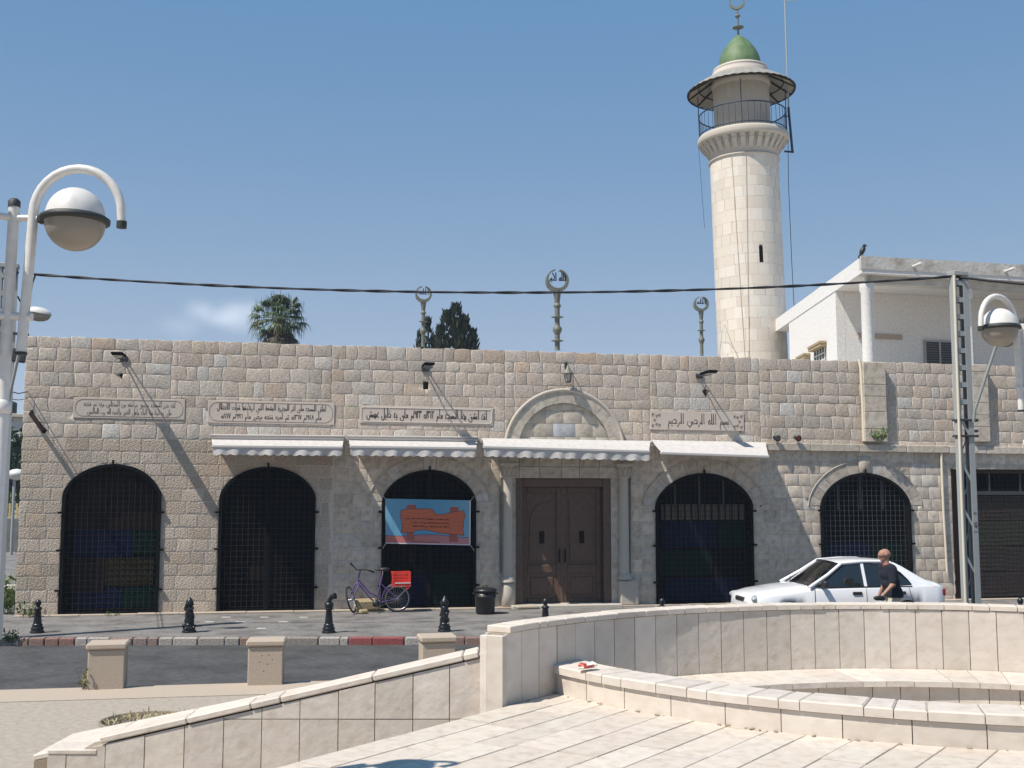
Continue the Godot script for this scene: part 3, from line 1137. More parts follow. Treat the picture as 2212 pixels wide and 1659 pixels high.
func make_portal(t: Node3D, wall: Node3D, door: PackedVector2Array, sur: PackedVector2Array, cx: float, by: float):
	var col := [Color(0.53, 0.485, 0.41), Color(0.57, 0.525, 0.455), Color(0.50, 0.455, 0.385)]
	# big blind arch above the awning: ring of stones, recessed field
	var n := 11
	for k in n:
		var q := stb()
		var c: Color = col[k % 3] * rng.randf_range(0.95, 1.1)
		c.a = 1.0
		q.set_color(c)
		var poly := PackedVector2Array()
		var g := 0.005
		for i in 4:
			var an := PI * (k + i / 3.0) / n
			an = lerpf(an, PI * (k + 0.5) / n, g)
			poly.append(Vector2(cx + cos(an) * 1.47, by + sin(an) * 1.47))
		for i in 4:
			var an := PI * (k + 1 - i / 3.0) / n
			an = lerpf(an, PI * (k + 0.5) / n, g)
			poly.append(Vector2(cx + cos(an) * 1.17, by + sin(an) * 1.17))
		prism(q, poly, -0.1, 0.055 + 0.003 * (k % 2))
		put("arch_stone", q, M.ashlar, wall)
	var hood := []
	for i in 33:
		var an := PI * i / 32
		hood.append(Vector3(cx + cos(an) * 1.49, by + sin(an) * 1.49, 0.05))
	var st := stb()
	tube(st, hood, 0.045, 8)
	put("hood_moulding", st, M.carved_stone, wall)
	# field inside the arch
	var field := PackedVector2Array()
	for i in 25:
		var an := PI * i / 24
		field.append(Vector2(cx + cos(an) * 1.17, by + sin(an) * 1.17))
	var y := by
	var rr := 0
	while y < by + 1.2:
		var h := 0.33
		var x := cx - 1.3 + (0.2 if rr % 2 else 0.0)
		while x < cx + 1.2:
			var w := rng.randf_range(0.32, 0.5)
			if rr == 1 and x < cx - 0.28 and x + w > cx - 0.5:
				w = cx - 0.28 - x
			elif rr == 1 and absf(x - cx + 0.28) < 0.02:
				w = 0.56
			for p in Geometry2D.intersect_polygons(rect2(x + 0.004, y + 0.004, x + w - 0.004, y + h - 0.004), field):
				if poly_area(p) < 0.01:
					continue
				var q := stb()
				var c: Color = col[rng.randi() % 3] * rng.randf_range(0.93, 1.05)
				c.a = 1.0
				if rr == 1 and absf(x + w * 0.5 - cx) < 0.05 and w > 0.5:
					c = Color(0.46, 0.49, 0.52)
				q.set_color(c)
				stone(q, p, -0.015, 0.012, 0.05)
				put("field_stone", q, M.ashlar, wall)
			x += w
		y += h
		rr += 1
	# lintel course over the door and the cornice below the awning
	var yd := door[2].y
	var yt: float = sur[2].y + 0.02
	var x := sur[0].x
	while x < sur[1].x - 0.05:
		var w := minf(rng.randf_range(0.4, 0.6), sur[1].x - x)
		if sur[1].x - x - w < 0.2:
			w = sur[1].x - x
		for row in 2:
			var q := stb()
			var c: Color = col[rng.randi() % 3] * rng.randf_range(0.9, 1.05)
			c.a = 1.0
			q.set_color(c)
			var h := (yt - yd) / 2.0
			box(q, Vector3(x + w * 0.5, yd + h * (row + 0.5), -0.01 + 0.02 * row), Vector3(w - 0.008, h - 0.008, 0.08 + 0.004 * (int(x * 7) % 2)), Basis(), 0.008)
			put("lintel_stone", q, M.ashlar, wall)
		x += w
	# strips of wall between the columns and the door frame
	for side in [[sur[0].x, door[0].x], [door[1].x, sur[1].x]]:
		var yy := FRONT_Y
		while yy < yd - 0.05:
			var h := minf(0.3, yd - yy)
			var q := stb()
			var c: Color = col[rng.randi() % 3] * rng.randf_range(0.9, 1.05)
			c.a = 1.0
			q.set_color(c)
			box(q, Vector3((side[0] + side[1]) * 0.5, yy + h * 0.5, -0.06), Vector3(side[1] - side[0] - 0.006, h - 0.008, 0.1), Basis(), 0.006)
			put("jamb_stone", q, M.ashlar, wall)
			yy += h
	# two slender columns
	for k in 2:
		var cxx: float = W(1097, 1120).x if k == 0 else W(1346, 1120).x
		var r := 0.125
		var y0: float = W(1097, 1246).y if k == 0 else W(1346, 1240).y
		var y1: float = W(1097, 1034).y
		var cn := Node3D.new()
		cn.name = "column"
		t.add_child(cn, true)
		st = stb()
		lathe(st, [Vector2(r * 1.04, y0), Vector2(r, y0 + 0.5), Vector2(r * 0.93, y1)], 20, Transform3D(Basis(), Vector3(cxx, 0, 0.05)))
		put("shaft", st, M.carved_stone, cn)
		st = stb()
		turned(st, [Vector2(r * 0.95, y1), Vector2(r * 1.12, y1 + 0.02), Vector2(r * 1.12, y1 + 0.05), Vector2(r * 0.98, y1 + 0.07)], 20, Transform3D(Basis(), Vector3(cxx, 0, 0.05)))
		lathe(st, [Vector2(r * 0.98, y1 + 0.07), Vector2(r * 1.05, y1 + 0.16), Vector2(r * 1.3, y1 + 0.27), Vector2(r * 1.5, y1 + 0.31)], 20, Transform3D(Basis(), Vector3(cxx, 0, 0.05)))
		for q in 8:       # leaves of the capital
			var an := TAU * q / 8
			var d := Vector3(cos(an), 0, sin(an))
			var b0 := Vector3(cxx, y1 + 0.08, 0.05) + d * r * 1.0
			tube(st, [b0, b0 + d * 0.02 + Vector3(0, 0.1, 0), b0 + d * 0.06 + Vector3(0, 0.17, 0), b0 + d * 0.085 + Vector3(0, 0.16, 0)], [0.035, 0.034, 0.026, 0.012], 6)
		box(st, Vector3(cxx, y1 + 0.345, 0.05), Vector3(0.44, 0.07, 0.42), Basis(), 0.015)
		put("capital", st, M.carved_stone, cn)
		st = stb()
		turned(st, [Vector2(r * 1.5, y0 - 0.12), Vector2(r * 1.5, y0 - 0.07), Vector2(r * 1.3, y0 - 0.04), Vector2(r * 1.35, y0 - 0.01), Vector2(r * 1.05, y0 + 0.02)], 20, Transform3D(Basis(), Vector3(cxx, 0, 0.05)))
		put("base_ring", st, M.carved_stone, cn)
		st = stb()
		if k == 0:
			lathe(st, [Vector2(0.0, FRONT_Y), Vector2(0.165, FRONT_Y), Vector2(0.17, FRONT_Y + 0.35), Vector2(0.16, y0 - 0.25), Vector2(0.14, y0 - 0.14), Vector2(0.12, y0 - 0.12)], 18, Transform3D(Basis(), Vector3(cxx, 0, 0.05)))
		else:
			box(st, Vector3(cxx + 0.1, (FRONT_Y + y0 - 0.12) * 0.5, 0.04), Vector3(0.5, y0 - 0.12 - FRONT_Y, 0.26), Basis(), 0.05)
		put("pedestal", st, M.carved_stone, cn)
	for px in [1081.0, 1361.0]:
		st = stb()
		tube(st, [W(px, 1032, 0.02), W(px, 1130, 0.02), W(px, 1238, 0.02)], 0.022, 6)
		put("dark_pipe", st, M.far_grey, t)
	# wooden door: frame, two leaves with raised panels
	var x0 := door[0].x
	var x1 := door[1].x
	var fw := 0.19
	st = stb()
	box(st, Vector3(x0 + fw * 0.5, (FRONT_Y + yd) * 0.5, -0.2), Vector3(fw - 0.004, yd - FRONT_Y, 0.3), Basis(), 0.012)
	put("door_post", st, M.wood_frame, t)
	st = stb()
	box(st, Vector3(x1 - fw * 0.5, (FRONT_Y + yd) * 0.5, -0.2), Vector3(fw - 0.004, yd - FRONT_Y, 0.3), Basis(), 0.012)
	put("door_post", st, M.wood_frame, t)
	st = stb()
	box(st, Vector3((x0 + x1) * 0.5, yd - 0.11, -0.205), Vector3(x1 - x0 - fw * 2 - 0.006, 0.2, 0.28), Basis(), 0.012)
	put("door_head", st, M.wood_frame, t)
	var mid := (x0 + x1) * 0.5
	for s in 2:
		var lx0: float = x0 + fw + 0.004 if s == 0 else mid + 0.004
		var lx1: float = mid - 0.004 if s == 0 else x1 - fw - 0.004
		var leaf := Node3D.new()
		leaf.name = "door_leaf"
		t.add_child(leaf, true)
		st = stb()
		box(st, Vector3((lx0 + lx1) * 0.5, (FRONT_Y + 0.02 + yd - 0.22) * 0.5, -0.3), Vector3(lx1 - lx0, yd - 0.25 - FRONT_Y, 0.06))
		put("leaf_board", st, M.wood, leaf)
		var w := lx1 - lx0
		var H := yd - 0.22 - FRONT_Y
		# stiles and rails
		st = stb()
		for e in [[0.0, 0.0, 0.13, 1.0], [0.87, 0.0, 1.0, 1.0], [0.13, 0.0, 0.87, 0.06], [0.13, 0.27, 0.87, 0.34], [0.13, 0.95, 0.87, 1.0]]:
			var rx0: float = lx0 + w * e[0]; var rx1: float = lx0 + w * e[2]
			var ry0: float = FRONT_Y + 0.02 + H * e[1]; var ry1: float = FRONT_Y + 0.02 + H * e[3] - 0.01
			box(st, Vector3((rx0 + rx1) * 0.5, (ry0 + ry1) * 0.5, -0.255), Vector3(rx1 - rx0 - 0.003, ry1 - ry0 - 0.003, 0.05), Basis(), 0.01)
		put("stiles_and_rails", st, M.wood, leaf)
		# lower panel
		st = stb()
		box(st, Vector3((lx0 + lx1) * 0.5, FRONT_Y + H * 0.165, -0.262), Vector3(w * 0.56, H * 0.15, 0.03), Basis(), 0.014)
		put("panel", st, M.wood, leaf)
		# tall panel with a quarter-arch top that meets its fellow in the middle
		st = stb()
		var py := PackedVector2Array()
		var a0 := lx0 + w * 0.2
		var a1 := lx1 - w * 0.2
		py.append(Vector2(a0, FRONT_Y + H * 0.38))
		py.append(Vector2(a1, FRONT_Y + H * 0.38))
		for i in 9:
			var f := i / 8.0
			var xx: float = lerpf(a1, a0, f)
			var u: float = (f if s == 0 else 1.0 - f)
			py.append(Vector2(xx, FRONT_Y + H * (0.72 + 0.16 * sqrt(maxf(0.0, 1.0 - u * u)))))
		prism(st, py, -0.28, -0.246)
		put("panel", st, M.wood, leaf)
		# carved ornament and pull handle
		st = stb()
		var ox := (a0 + a1) * 0.5
		box(st, Vector3(ox, FRONT_Y + H * 0.575, -0.243), Vector3(0.13, 0.3, 0.02), Basis(), 0.008)
		box(st, Vector3(ox, FRONT_Y + H * 0.575, -0.232), Vector3(0.06, 0.2, 0.02), Basis(), 0.008)
		put("ornament", st, M.board_brown, leaf)
		st = stb()
		var hx: float = lx1 - 0.07 if s == 0 else lx0 + 0.07
		var hy := FRONT_Y + H * 0.42
		tube(st, [Vector3(hx, hy - 0.16, -0.235), Vector3(hx, hy - 0.15, -0.19), Vector3(hx, hy, -0.18), Vector3(hx, hy + 0.15, -0.19), Vector3(hx, hy + 0.16, -0.235)], 0.016, 8)
		put("handle", st, M.black_iron, leaf)
	st = stb()
	box(st, Vector3(mid, FRONT_Y + (yd - 0.2) * 0.5, -0.232), Vector3(0.06, yd - 0.25, 0.03), Basis(), 0.008)
	put("meeting_strip", st, M.wood_frame, t)
	st = stb()
	box(st, Vector3(mid, FRONT_Y + 0.03, 0.1), Vector3(x1 - x0 + 0.3, 0.09, 0.62), Basis(), 0.015)
	put("door_step", st, M.carved_stone, t)

func plaque(wall: Node3D, r: PackedVector2Array, lines: Array, label: String, style: int):
	var p := Node3D.new()
	p.name = "inscription_stone"
	p.set_meta("label", label)
	wall.add_child(p, true)
	var st := stb()
	var c := (r[0] + r[2]) * 0.5
	var s := r[2] - r[0]
	var slope := atan(-0.0079)
	var xf := Transform3D(Basis(Vector3(0, 0, 1), slope), Vector3(c.x, c.y, 0))
	box(st, Vector3(c.x, c.y, -0.005), Vector3(s.x - 0.01, s.y - 0.01, 0.03 + 0.01 * (style % 2)), xf.basis, 0.006)
	put("slab", st, M.plaque, p)
	var zt := 0.0105 + 0.005 * (style % 2)
	# rim line with round ends
	st = stb()
	var pts := []
	var hw := s.x * 0.5 - 0.05
	var hh := s.y * 0.5 - 0.05
	var rr: float = hh * (0.85 if style < 2 else 0.3)
	for k in 4:
		var cc := Vector2((hw - rr) * (1 if k == 0 or k == 3 else -1), (hh - rr) * (1 if k < 2 else -1))
		for i in 7:
			var an := PI * 0.5 * (k + i / 6.0)
			pts.append(xf * Vector3(cc.x + cos(an) * rr, cc.y + sin(an) * rr, zt))
	if style < 3:
		tube(st, pts, 0.005 if style < 2 else 0.012, 5, false, true)
		put("rim_line", st, M.letter_brown if style < 2 else M.plaque_light, p)
	st = stb()
	var n := lines.size()
	for i in n:
		var hl: float = (s.y - 0.1) / n * 0.5
		var yc: float = (s.y * 0.5 - 0.07) - (s.y - 0.12) * (i + 0.5) / n - hl * 0.32
		var wd: float = s.x * [0.82, 0.86, 0.9, 0.66][style] * ([1.0, 0.92, 1, 1][i])
		write_arabic(st, lines[i], Vector2(s.x * [0.0, 0.0, 0.0, 0.01][style] + wd * 0.5, yc), wd, hl, [0.010, 0.0125, 0.018, 0.016][style], zt, xf)
	put_stuff("lettering", st, M.letter_brown if style == 0 else M.letter_black, p)
	if style == 3:
		st = stb()
		for sx in [-1, 1]:
			for q in [[0.43, 0.1], [0.43, -0.1], [0.47, 0.13], [0.47, -0.13], [0.4, 0.12], [0.45, 0.0], [0.4, -0.12]]:
				var o: Vector3 = xf * Vector3(sx * q[0] * s.x, q[1] * s.y * 2.2, zt + 0.002)
				tube(st, arc(o, 0.028, xf.basis.x, xf.basis.y, 0, TAU * 0.8, 8), 0.007, 4)
		put("floral_ornament", st, M.letter_brown, p)

# Arabic letters as strokes. Leftward distance, height. [middle form, its width, end form, its width, joins on to the left]
var LET := {
	"ا": ["", 0, "0,0 .12,.04 .16,1.5", 0.32, 0], "ل": ["0,0 .14,.02 .18,1.5 .2,.04 .4,0", 0.4, "0,0 .12,.05 .15,1.5 .15,-.2 .4,-.5 .75,-.35 .85,.15", 0.98, 1],
	"ب": ["0,0 .2,.02 .25,.45 .3,.02 .5,0|d.25,-.32", 0.5, "0,.4 .08,.02 .9,0 1,.4|d.5,-.32", 1.12, 1],
	"ت": ["0,0 .2,.02 .25,.45 .3,.02 .5,0|d.18,.8|d.36,.8", 0.5, "0,.4 .08,.02 .9,0 1,.4|d.42,.5|d.6,.5", 1.12, 1],
	"ث": ["0,0 .2,.02 .25,.45 .3,.02 .5,0|d.18,.8|d.36,.8|d.27,1", 0.5, "0,.4 .08,.02 .9,0 1,.4|d.42,.5|d.6,.5|d.5,.7", 1.12, 1],
	"ن": ["0,0 .2,.02 .25,.45 .3,.02 .5,0|d.25,.8", 0.5, "0,.3 .03,-.2 .4,-.5 .8,-.2 .82,.3|d.42,.3", 0.95, 1],
	"ي": ["0,0 .2,.02 .25,.45 .3,.02 .5,0|d.18,-.32|d.36,-.32", 0.5, "0,0 .2,.3 .45,.25 .2,-.1 .1,-.35 .5,-.55 .95,-.35 1,0|d.4,-.85|d.6,-.85", 1.1, 1],
	"ى": ["0,0 .5,0", 0.5, "0,0 .2,.3 .45,.25 .2,-.1 .1,-.35 .5,-.55 .95,-.35 1,0", 1.1, 1],
	"ئ": ["0,0 .2,.02 .25,.45 .3,.02 .5,0|.15,.9 .35,.75", 0.5, "0,0 .2,.3 .45,.25 .2,-.1 .1,-.35 .5,-.55 .95,-.35 1,0|.4,.75 .6,.6", 1.1, 1],
	"ج": ["0,0 .8,0|.75,.5 .4,.6 .1,.35 .45,.03|d.4,-.32", 0.8, "0,.4 .3,.6 .75,.5 .25,.1 .2,-.3 .5,-.6 .9,-.45|d.55,-.15", 1.0, 1],
	"ح": ["0,0 .8,0|.75,.5 .4,.6 .1,.35 .45,.03", 0.8, "0,.4 .3,.6 .75,.5 .25,.1 .2,-.3 .5,-.6 .9,-.45", 1.0, 1],
	"خ": ["0,0 .8,0|.75,.5 .4,.6 .1,.35 .45,.03|d.4,.95", 0.8, "0,.4 .3,.6 .75,.5 .25,.1 .2,-.3 .5,-.6 .9,-.45|d.4,.95", 1.0, 1],
	"د": ["", 0, "0,0 .1,0 .42,0 .38,.4 .15,.75", 0.55, 0], "ذ": ["", 0, "0,0 .1,0 .42,0 .38,.4 .15,.75|d.3,1.05", 0.55, 0],
	"ر": ["", 0, "0,.25 .15,.1 .25,-.2 .55,-.5", 0.5, 0], "ز": ["", 0, "0,.25 .15,.1 .25,-.2 .55,-.5|d.2,.6", 0.5, 0],
	"س": ["0,0 .05,.38 .12,.02 .3,.02 .35,.38 .42,.02 .6,.02 .65,.38 .7,0 .9,0", 0.9, "0,0 .05,.38 .12,.02 .3,.02 .35,.38 .42,.02 .6,.02 .65,.3 .7,-.3 1,-.5 1.35,-.3 1.4,.2", 1.55, 1],
	"ش": ["0,0 .05,.38 .12,.02 .3,.02 .35,.38 .42,.02 .6,.02 .65,.38 .7,0 .9,0|d.3,.7|d.45,.7|d.37,.9", 0.9, "0,0 .05,.38 .12,.02 .3,.02 .35,.38 .42,.02 .6,.02 .65,.3 .7,-.3 1,-.5 1.35,-.3 1.4,.2|d.3,.7|d.45,.7|d.37,.9", 1.55, 1],
	"ع": ["0,0 .2,.05 .1,.45 .5,.45 .35,.05 .7,0", 0.7, "0,0 .25,.1 .1,.45 .5,.45 .2,0 .1,-.4 .45,-.65 .85,-.5", 0.95, 1],
	"غ": ["0,0 .2,.05 .1,.45 .5,.45 .35,.05 .7,0|d.3,.8", 0.7, "0,0 .25,.1 .1,.45 .5,.45 .2,0 .1,-.4 .45,-.65 .85,-.5|d.3,.8", 0.95, 1],
	"ف": ["0,0 .3,0 .45,.25 .3,.5 .15,.25 .35,0 .6,0|d.3,.85", 0.6, "0,0 .1,.3 .3,.45 .4,.2 .15,.05 .9,0 1.05,.3|d.25,.8", 1.15, 1],
	"ق": ["0,0 .3,0 .45,.25 .3,.5 .15,.25 .35,0 .6,0|d.22,.85|d.4,.85", 0.6, "0,0 .05,.3 .25,.5 .4,.2 .1,.1 .4,.05 .45,-.3 .8,-.5 1.1,-.2 1.1,.2|d.2,.85|d.38,.85", 1.2, 1],
	"ك": ["0,0 .35,.02 .1,.65 .65,1.4|.35,.02 .6,0", 0.6, "0,0 .1,.05 .12,1.4|.12,.03 .8,0 .9,.3|.4,.4 .55,.6", 1.0, 1],
	"م": ["0,0 .1,.25 .35,.3 .4,.05 .15,-.05 .5,0", 0.5, "0,0 .1,.25 .35,.3 .4,.05 .1,0|.4,.05 .5,-.3 .5,-.8", 0.65, 1],
	"ه": ["0,0 .1,.4 .5,.5 .45,.0 .15,.2 .3,-.25 .6,0", 0.6, "0,0 .1,.05 .15,.6 .5,.3 .4,0 .1,0", 0.6, 1],
	"ة": ["0,0 .5,0", 0.5, "0,0 .1,.05 .15,.6 .5,.3 .4,0 .1,0|d.2,.95|d.38,.95", 0.6, 1],
	"و": ["", 0, "0,0 .1,.3 .3,.4 .4,.15 .15,.05|.4,.15 .4,-.25 .7,-.45", 0.62, 0],
	"١": ["", 0, ".1,1.1 .2,0", 0.32, 0], "٢": ["", 0, ".05,1.1 .2,.85 .4,1.1 .34,0", 0.5, 0], "٣": ["", 0, "0,1.1 .12,.85 .24,1.1 .36,.85 .5,1.1 .42,0", 0.6, 0],
	"٤": ["", 0, ".1,1.1 .42,.85 .15,.55 .45,.3 .1,0", 0.55, 0], "٦": ["", 0, ".45,1 .12,1 .06,0", 0.5, 0], "٧": ["", 0, "0,1.1 .22,0 .45,1.1", 0.55, 0],
	"٨": ["", 0, "0,0 .22,1.1 .45,0", 0.55, 0], "٩": ["", 0, ".1,0 .1,1 .42,1 .42,.6 .1,.6", 0.55, 0]}

func write_arabic(st: SurfaceTool, text: String, right: Vector2, width: float, h: float, thick: float, z: float, xf: Transform3D):
	var run := ""
	var turned_text := ""
	for ch in text + " ":       # numbers run the other way
		if ch in "١٢٣٤٥٦٧٨٩٠":
			run = ch + run
		else:
			turned_text += run + ch
			run = ""
	text = turned_text.strip_edges()
	var strokes := []
	var x := 0.0
	for i in text.length():
		var ch := text[i]
		if ch == " ":
			x += 0.55
			continue
		if not LET.has(ch):
			continue
		var L: Array = LET[ch]
		var nxt := text[i + 1] if i + 1 < text.length() else " "
		var joins: bool = L[4] == 1 and LET.has(nxt) and not (nxt in "١٢٣٤٦٧٨٩")
		var form: String = L[0] if joins else L[2]
		for part in form.split("|"):
			if part.begins_with("d"):
				var q := part.substr(1).split(",")
				strokes.append([Vector2(x + q[0].to_float() - 0.05, q[1].to_float()), Vector2(x + q[0].to_float() + 0.06, q[1].to_float() - 0.03)])
				continue
			var s := []
			for pr in part.split(" "):
				var q := pr.split(",")
				s.append(Vector2(x + q[0].to_float(), q[1].to_float()))
			strokes.append(s)
		x += L[1] if joins else L[3] + 0.06
	var k := width / x
	var kz := 0
	st.set_smooth_group(-1)
	for s in strokes:
		for i in s.size() - 1:
			var a := Vector2(right.x - s[i].x * k, right.y + s[i].y * h * 0.9)
			var b := Vector2(right.x - s[i + 1].x * k, right.y + s[i + 1].y * h * 0.9)
			var d := (b - a).normalized()
			# a reed pen: broad on slanting strokes, finer upright
			var n := Vector2(-d.y, d.x) * thick * 0.5
			a -= d * thick * 0.3
			b += d * thick * 0.3
			var zz := z + 0.0006 * (kz % 7) + 0.0008
			kz += 1
			quad(st, xf * Vector3(a.x - n.x, a.y - n.y, zz), xf * Vector3(b.x - n.x, b.y - n.y, zz), xf * Vector3(b.x + n.x, b.y + n.y, zz), xf * Vector3(a.x + n.x, a.y + n.y, zz))

# ---------------------------------------------------------------- the minaret
func make_minaret():
	var dist := 42.35
	var p0 := D(1626, 770, dist)
	var p1 := D(1595, 75, dist)
	var ax := (p1 - p0).normalized()
	var org := p0 - ax * (p0.y / ax.y)
	var L := func(py: float) -> float:   # height along the axis of a point measured at that level
		var f := (770.0 - py) / 695.0
		return (D(lerpf(1626, 1595, f), py, dist) - org).dot(ax)
	var t := thing("minaret", "tall round stone minaret with a corrugated canopy and small green dome", "minaret", org)
	var zx := Vector3(EYE.x - org.x, 0, EYE.z - org.z).normalized()   # towards the street and the plaza
	var bx := ax.cross(zx).normalized()
	t.basis = Basis(bx, ax, bx.cross(ax))
	var st := stb()
	var R := 1.295
	var y_ring: float = L.call(352)
	lathe(st, [Vector2(R - 0.004, 0.0), Vector2(R - 0.006, y_ring)], 64)
	var shaft := put("shaft", st, M.plaque_light, t)
	# courses of stone round the shaft
	var pal := [Color(0.70, 0.645, 0.56), Color(0.68, 0.615, 0.525), Color(0.72, 0.675, 0.60), Color(0.69, 0.63, 0.55), Color(0.67, 0.62, 0.54)]
	var slit_a := 0.375          # angle of the slit window, towards +x from the street side
	var sy0: float = L.call(582)
	var sy1: float = L.call(544)
	var rest := stb()
	var y := 5.9
	var row := 0
	while y < y_ring - 0.05:
		var h := minf(rng.randf_range(0.38, 0.47), y_ring - y)
		if y_ring - y - h < 0.2:
			h = y_ring - y
		var n := 19
		var a0 := rng.randf_range(0, 0.3)
		for k in n:
			var u0 := a0 + TAU * (k + (rng.randf_range(-0.12, 0.12) if k else 0.0)) / n
			var u1 := a0 + TAU * (k + 1) / n
			var mid := wrapf((u0 + u1) * 0.5, -PI, PI)
			var facing := cos(mid) > -0.2
			var q: SurfaceTool = stb() if facing else rest
			var c: Color = pal[rng.randi() % 5] * rng.randf_range(0.93, 1.06)
			c.a = 1
			q.set_color(c)
			var pieces := [[u0, u1, y, y + h]]
			var w := 0.078 / R
			if y < sy1 and y + h > sy0 and u0 < slit_a + w and u1 > slit_a - w:
				pieces = []
				if u0 < slit_a - w - 0.01:
					pieces.append([u0, slit_a - w, y, y + h])
				if u1 > slit_a + w + 0.01:
					pieces.append([slit_a + w, u1, y, y + h])
				if y < sy0 - 0.02:
					pieces.append([maxf(u0, slit_a - w) + 0.002, minf(u1, slit_a + w) - 0.002, y, sy0])
				if y + h > sy1 + 0.02:
					pieces.append([maxf(u0, slit_a - w) + 0.002, minf(u1, slit_a + w) - 0.002, sy1, y + h])
			var rr := R + rng.randf_range(0.004, 0.008)
			for pc in pieces:
				curved_plate(q, 0.0, 0.0, pc[0] + 0.002, pc[1] - 0.002, pc[2] + 0.003, pc[3] - 0.003, R - 0.03, rr, 3)
			if facing:
				put("stone", q, M.minaret_stone, shaft)
		y += h
		row += 1
	put_stuff("rear_stonework", rest, M.minaret_stone, shaft)
	# slit window: dark recess with a rounded head
	st = stb()
	var d := Vector3(sin(slit_a), 0, cos(slit_a))
	var xr := Vector3(d.z, 0, -d.x)
	var sp := PackedVector2Array([Vector2(-0.07, sy0 + 0.01), Vector2(0.07, sy0 + 0.01), Vector2(0.07, sy1 - 0.09), Vector2(0.05, sy1 - 0.04), Vector2(0, sy1 - 0.02), Vector2(-0.05, sy1 - 0.04), Vector2(-0.07, sy1 - 0.09)])
	prism(st, sp, R - 0.12, R - 0.001, Transform3D(Basis(xr, Vector3.UP, d), Vector3.ZERO))
	put("slit_window", st, M.board_black, t)
	# ring moulding, corbels, gallery floor
	var yb: float = L.call(340)
	var yc: float = L.call(313)
	var yf: float = L.call(296)
	st = stb()
	turned(st, [Vector2(R, y_ring - 0.03), Vector2(R + 0.06, y_ring), Vector2(R + 0.06, y_ring + 0.05), Vector2(R, y_ring + 0.08)], 48)
	put("ring_moulding", st, M.carved_stone, t)
	st = stb()
	lathe(st, [Vector2(R, y_ring + 0.06), Vector2(R + 0.02, yb), Vector2(R + 0.16, yc - 0.05), Vector2(R + 0.18, yc + 0.02)], 48)
	put("gallery_throat", st, M.carved_stone, t)
	var nc := 30
	for k in nc:
		var q := stb()
		var an := TAU * k / nc
		var e := Vector3(sin(an), 0, cos(an))
		var s := Vector3(e.z, 0, -e.x)
		var prof := PackedVector2Array([Vector2(R - 0.05, yb + 0.02), Vector2(R + 0.08, yb + 0.06), Vector2(R + 0.12, yb + (yc - yb) * 0.3), Vector2(R + 0.2, yb + (yc - yb) * 0.52), Vector2(R + 0.31, yb + (yc - yb) * 0.8), Vector2(R + 0.36, yc + 0.01), Vector2(R - 0.05, yc + 0.01)])
		prism(q, prof, -0.085, 0.085, Transform3D(Basis(e, Vector3.UP, e.cross(Vector3.UP)), Vector3.ZERO))
		# the bracket spreads out at its head
		var hp := PackedVector2Array([Vector2(-0.085, yc - 0.16), Vector2(0.085, yc - 0.16), Vector2(0.15, yc + 0.012), Vector2(-0.15, yc + 0.012)])
		prism(q, hp, R, R + 0.3, Transform3D(Basis(s, Vector3.UP, e), Vector3.ZERO))
		put("corbel", q, M.carved_stone, t)
	st = stb()
	turned(st, [Vector2(R, yc + 0.012), Vector2(R + 0.41, yc + 0.012), Vector2(R + 0.44, yc + 0.06), Vector2(R + 0.44, yf - 0.08), Vector2(R + 0.40, yf), Vector2(0.9, yf + 0.01)], 56)
	put("gallery_floor", st, M.carved_stone, t)
	# upper shaft with sixteen sides
	var yu: float = L.call(160)
	st = stb()
	st.set_smooth_group(-1)
	for k in 48:       # shallow flutes
		var a0 := TAU * k / 48
		var a1 := TAU * (k + 1) / 48
		var f0 := 1.07 if k % 2 == 0 else 1.035
		var f1 := 1.035 if k % 2 == 0 else 1.07
		quad(st, Vector3(cos(a0) * f0, yf - 0.02, -sin(a0) * f0), Vector3(cos(a1) * f1, yf - 0.02, -sin(a1) * f1), Vector3(cos(a1) * f1, yu, -sin(a1) * f1), Vector3(cos(a0) * f0, yu, -sin(a0) * f0))
	put("upper_shaft", st, M.carved_stone, t)
	st = stb()
	var yn: float = L.call(188)
	turned(st, [Vector2(1.05, yn - 0.1), Vector2(1.13, yn), Vector2(1.13, yn + 0.14), Vector2(1.06, yn + 0.22)], 32)
	put("upper_moulding", st, M.carved_stone, t)
	# railing
	var ra := 1.66
	var rail := Node3D.new()
	rail.name = "railing"
	t.add_child(rail, true)
	for k in 2:
		st = stb()
		tube(st, arc(Vector3(0, yf + [0.1, 0.86][k], 0), ra, Vector3.RIGHT, Vector3.BACK, 0, TAU * 47 / 48.0, 47), [0.02, 0.026][k], 6, false, true)
		put("hand_rail" if k else "foot_rail", st, M.blue_iron, rail)
	for k in 44:
		var an := TAU * k / 44
		var b := Vector3(cos(an) * ra, yf, sin(an) * ra)
		st = stb()
		var tall := k % 11 == 0
		bar(st, b, b + Vector3(0, 0.86 if not tall else 1.75, 0), 0.018 if not tall else 0.035, 0.018 if not tall else 0.035)
		put("baluster" if not tall else "canopy_post", st, M.blue_iron, rail)
	# canopy: corrugated sheets on a wheel of rafters
	var yo: float = L.call(199)
	var yi: float = L.call(166)
	var ro := 2.08
	var ri := 1.09
	st = stb()
	st.set_smooth_group(0)
	var nn := 168
	for k in nn:
		var f := []
		for e in 2:
			var an := TAU * (k + e) / nn
			var wv := 0.013 * sin(an * 42.0)
			f.append([Vector3(cos(an) * ri, yi + wv * 0.5, sin(an) * ri), Vector3(cos(an) * 1.75, lerpf(yi, yo, 0.62) + wv, sin(an) * 1.75), Vector3(cos(an) * ro, yo + wv, sin(an) * ro)])
		for j in 2:
			quad(st, f[1][j], f[0][j], f[0][j + 1], f[1][j + 1])
	var sheet_m := put("canopy_sheet", st, M.canopy_sheet, t)
	sheet_m.set_meta("label", "weathered corrugated canopy sheet")
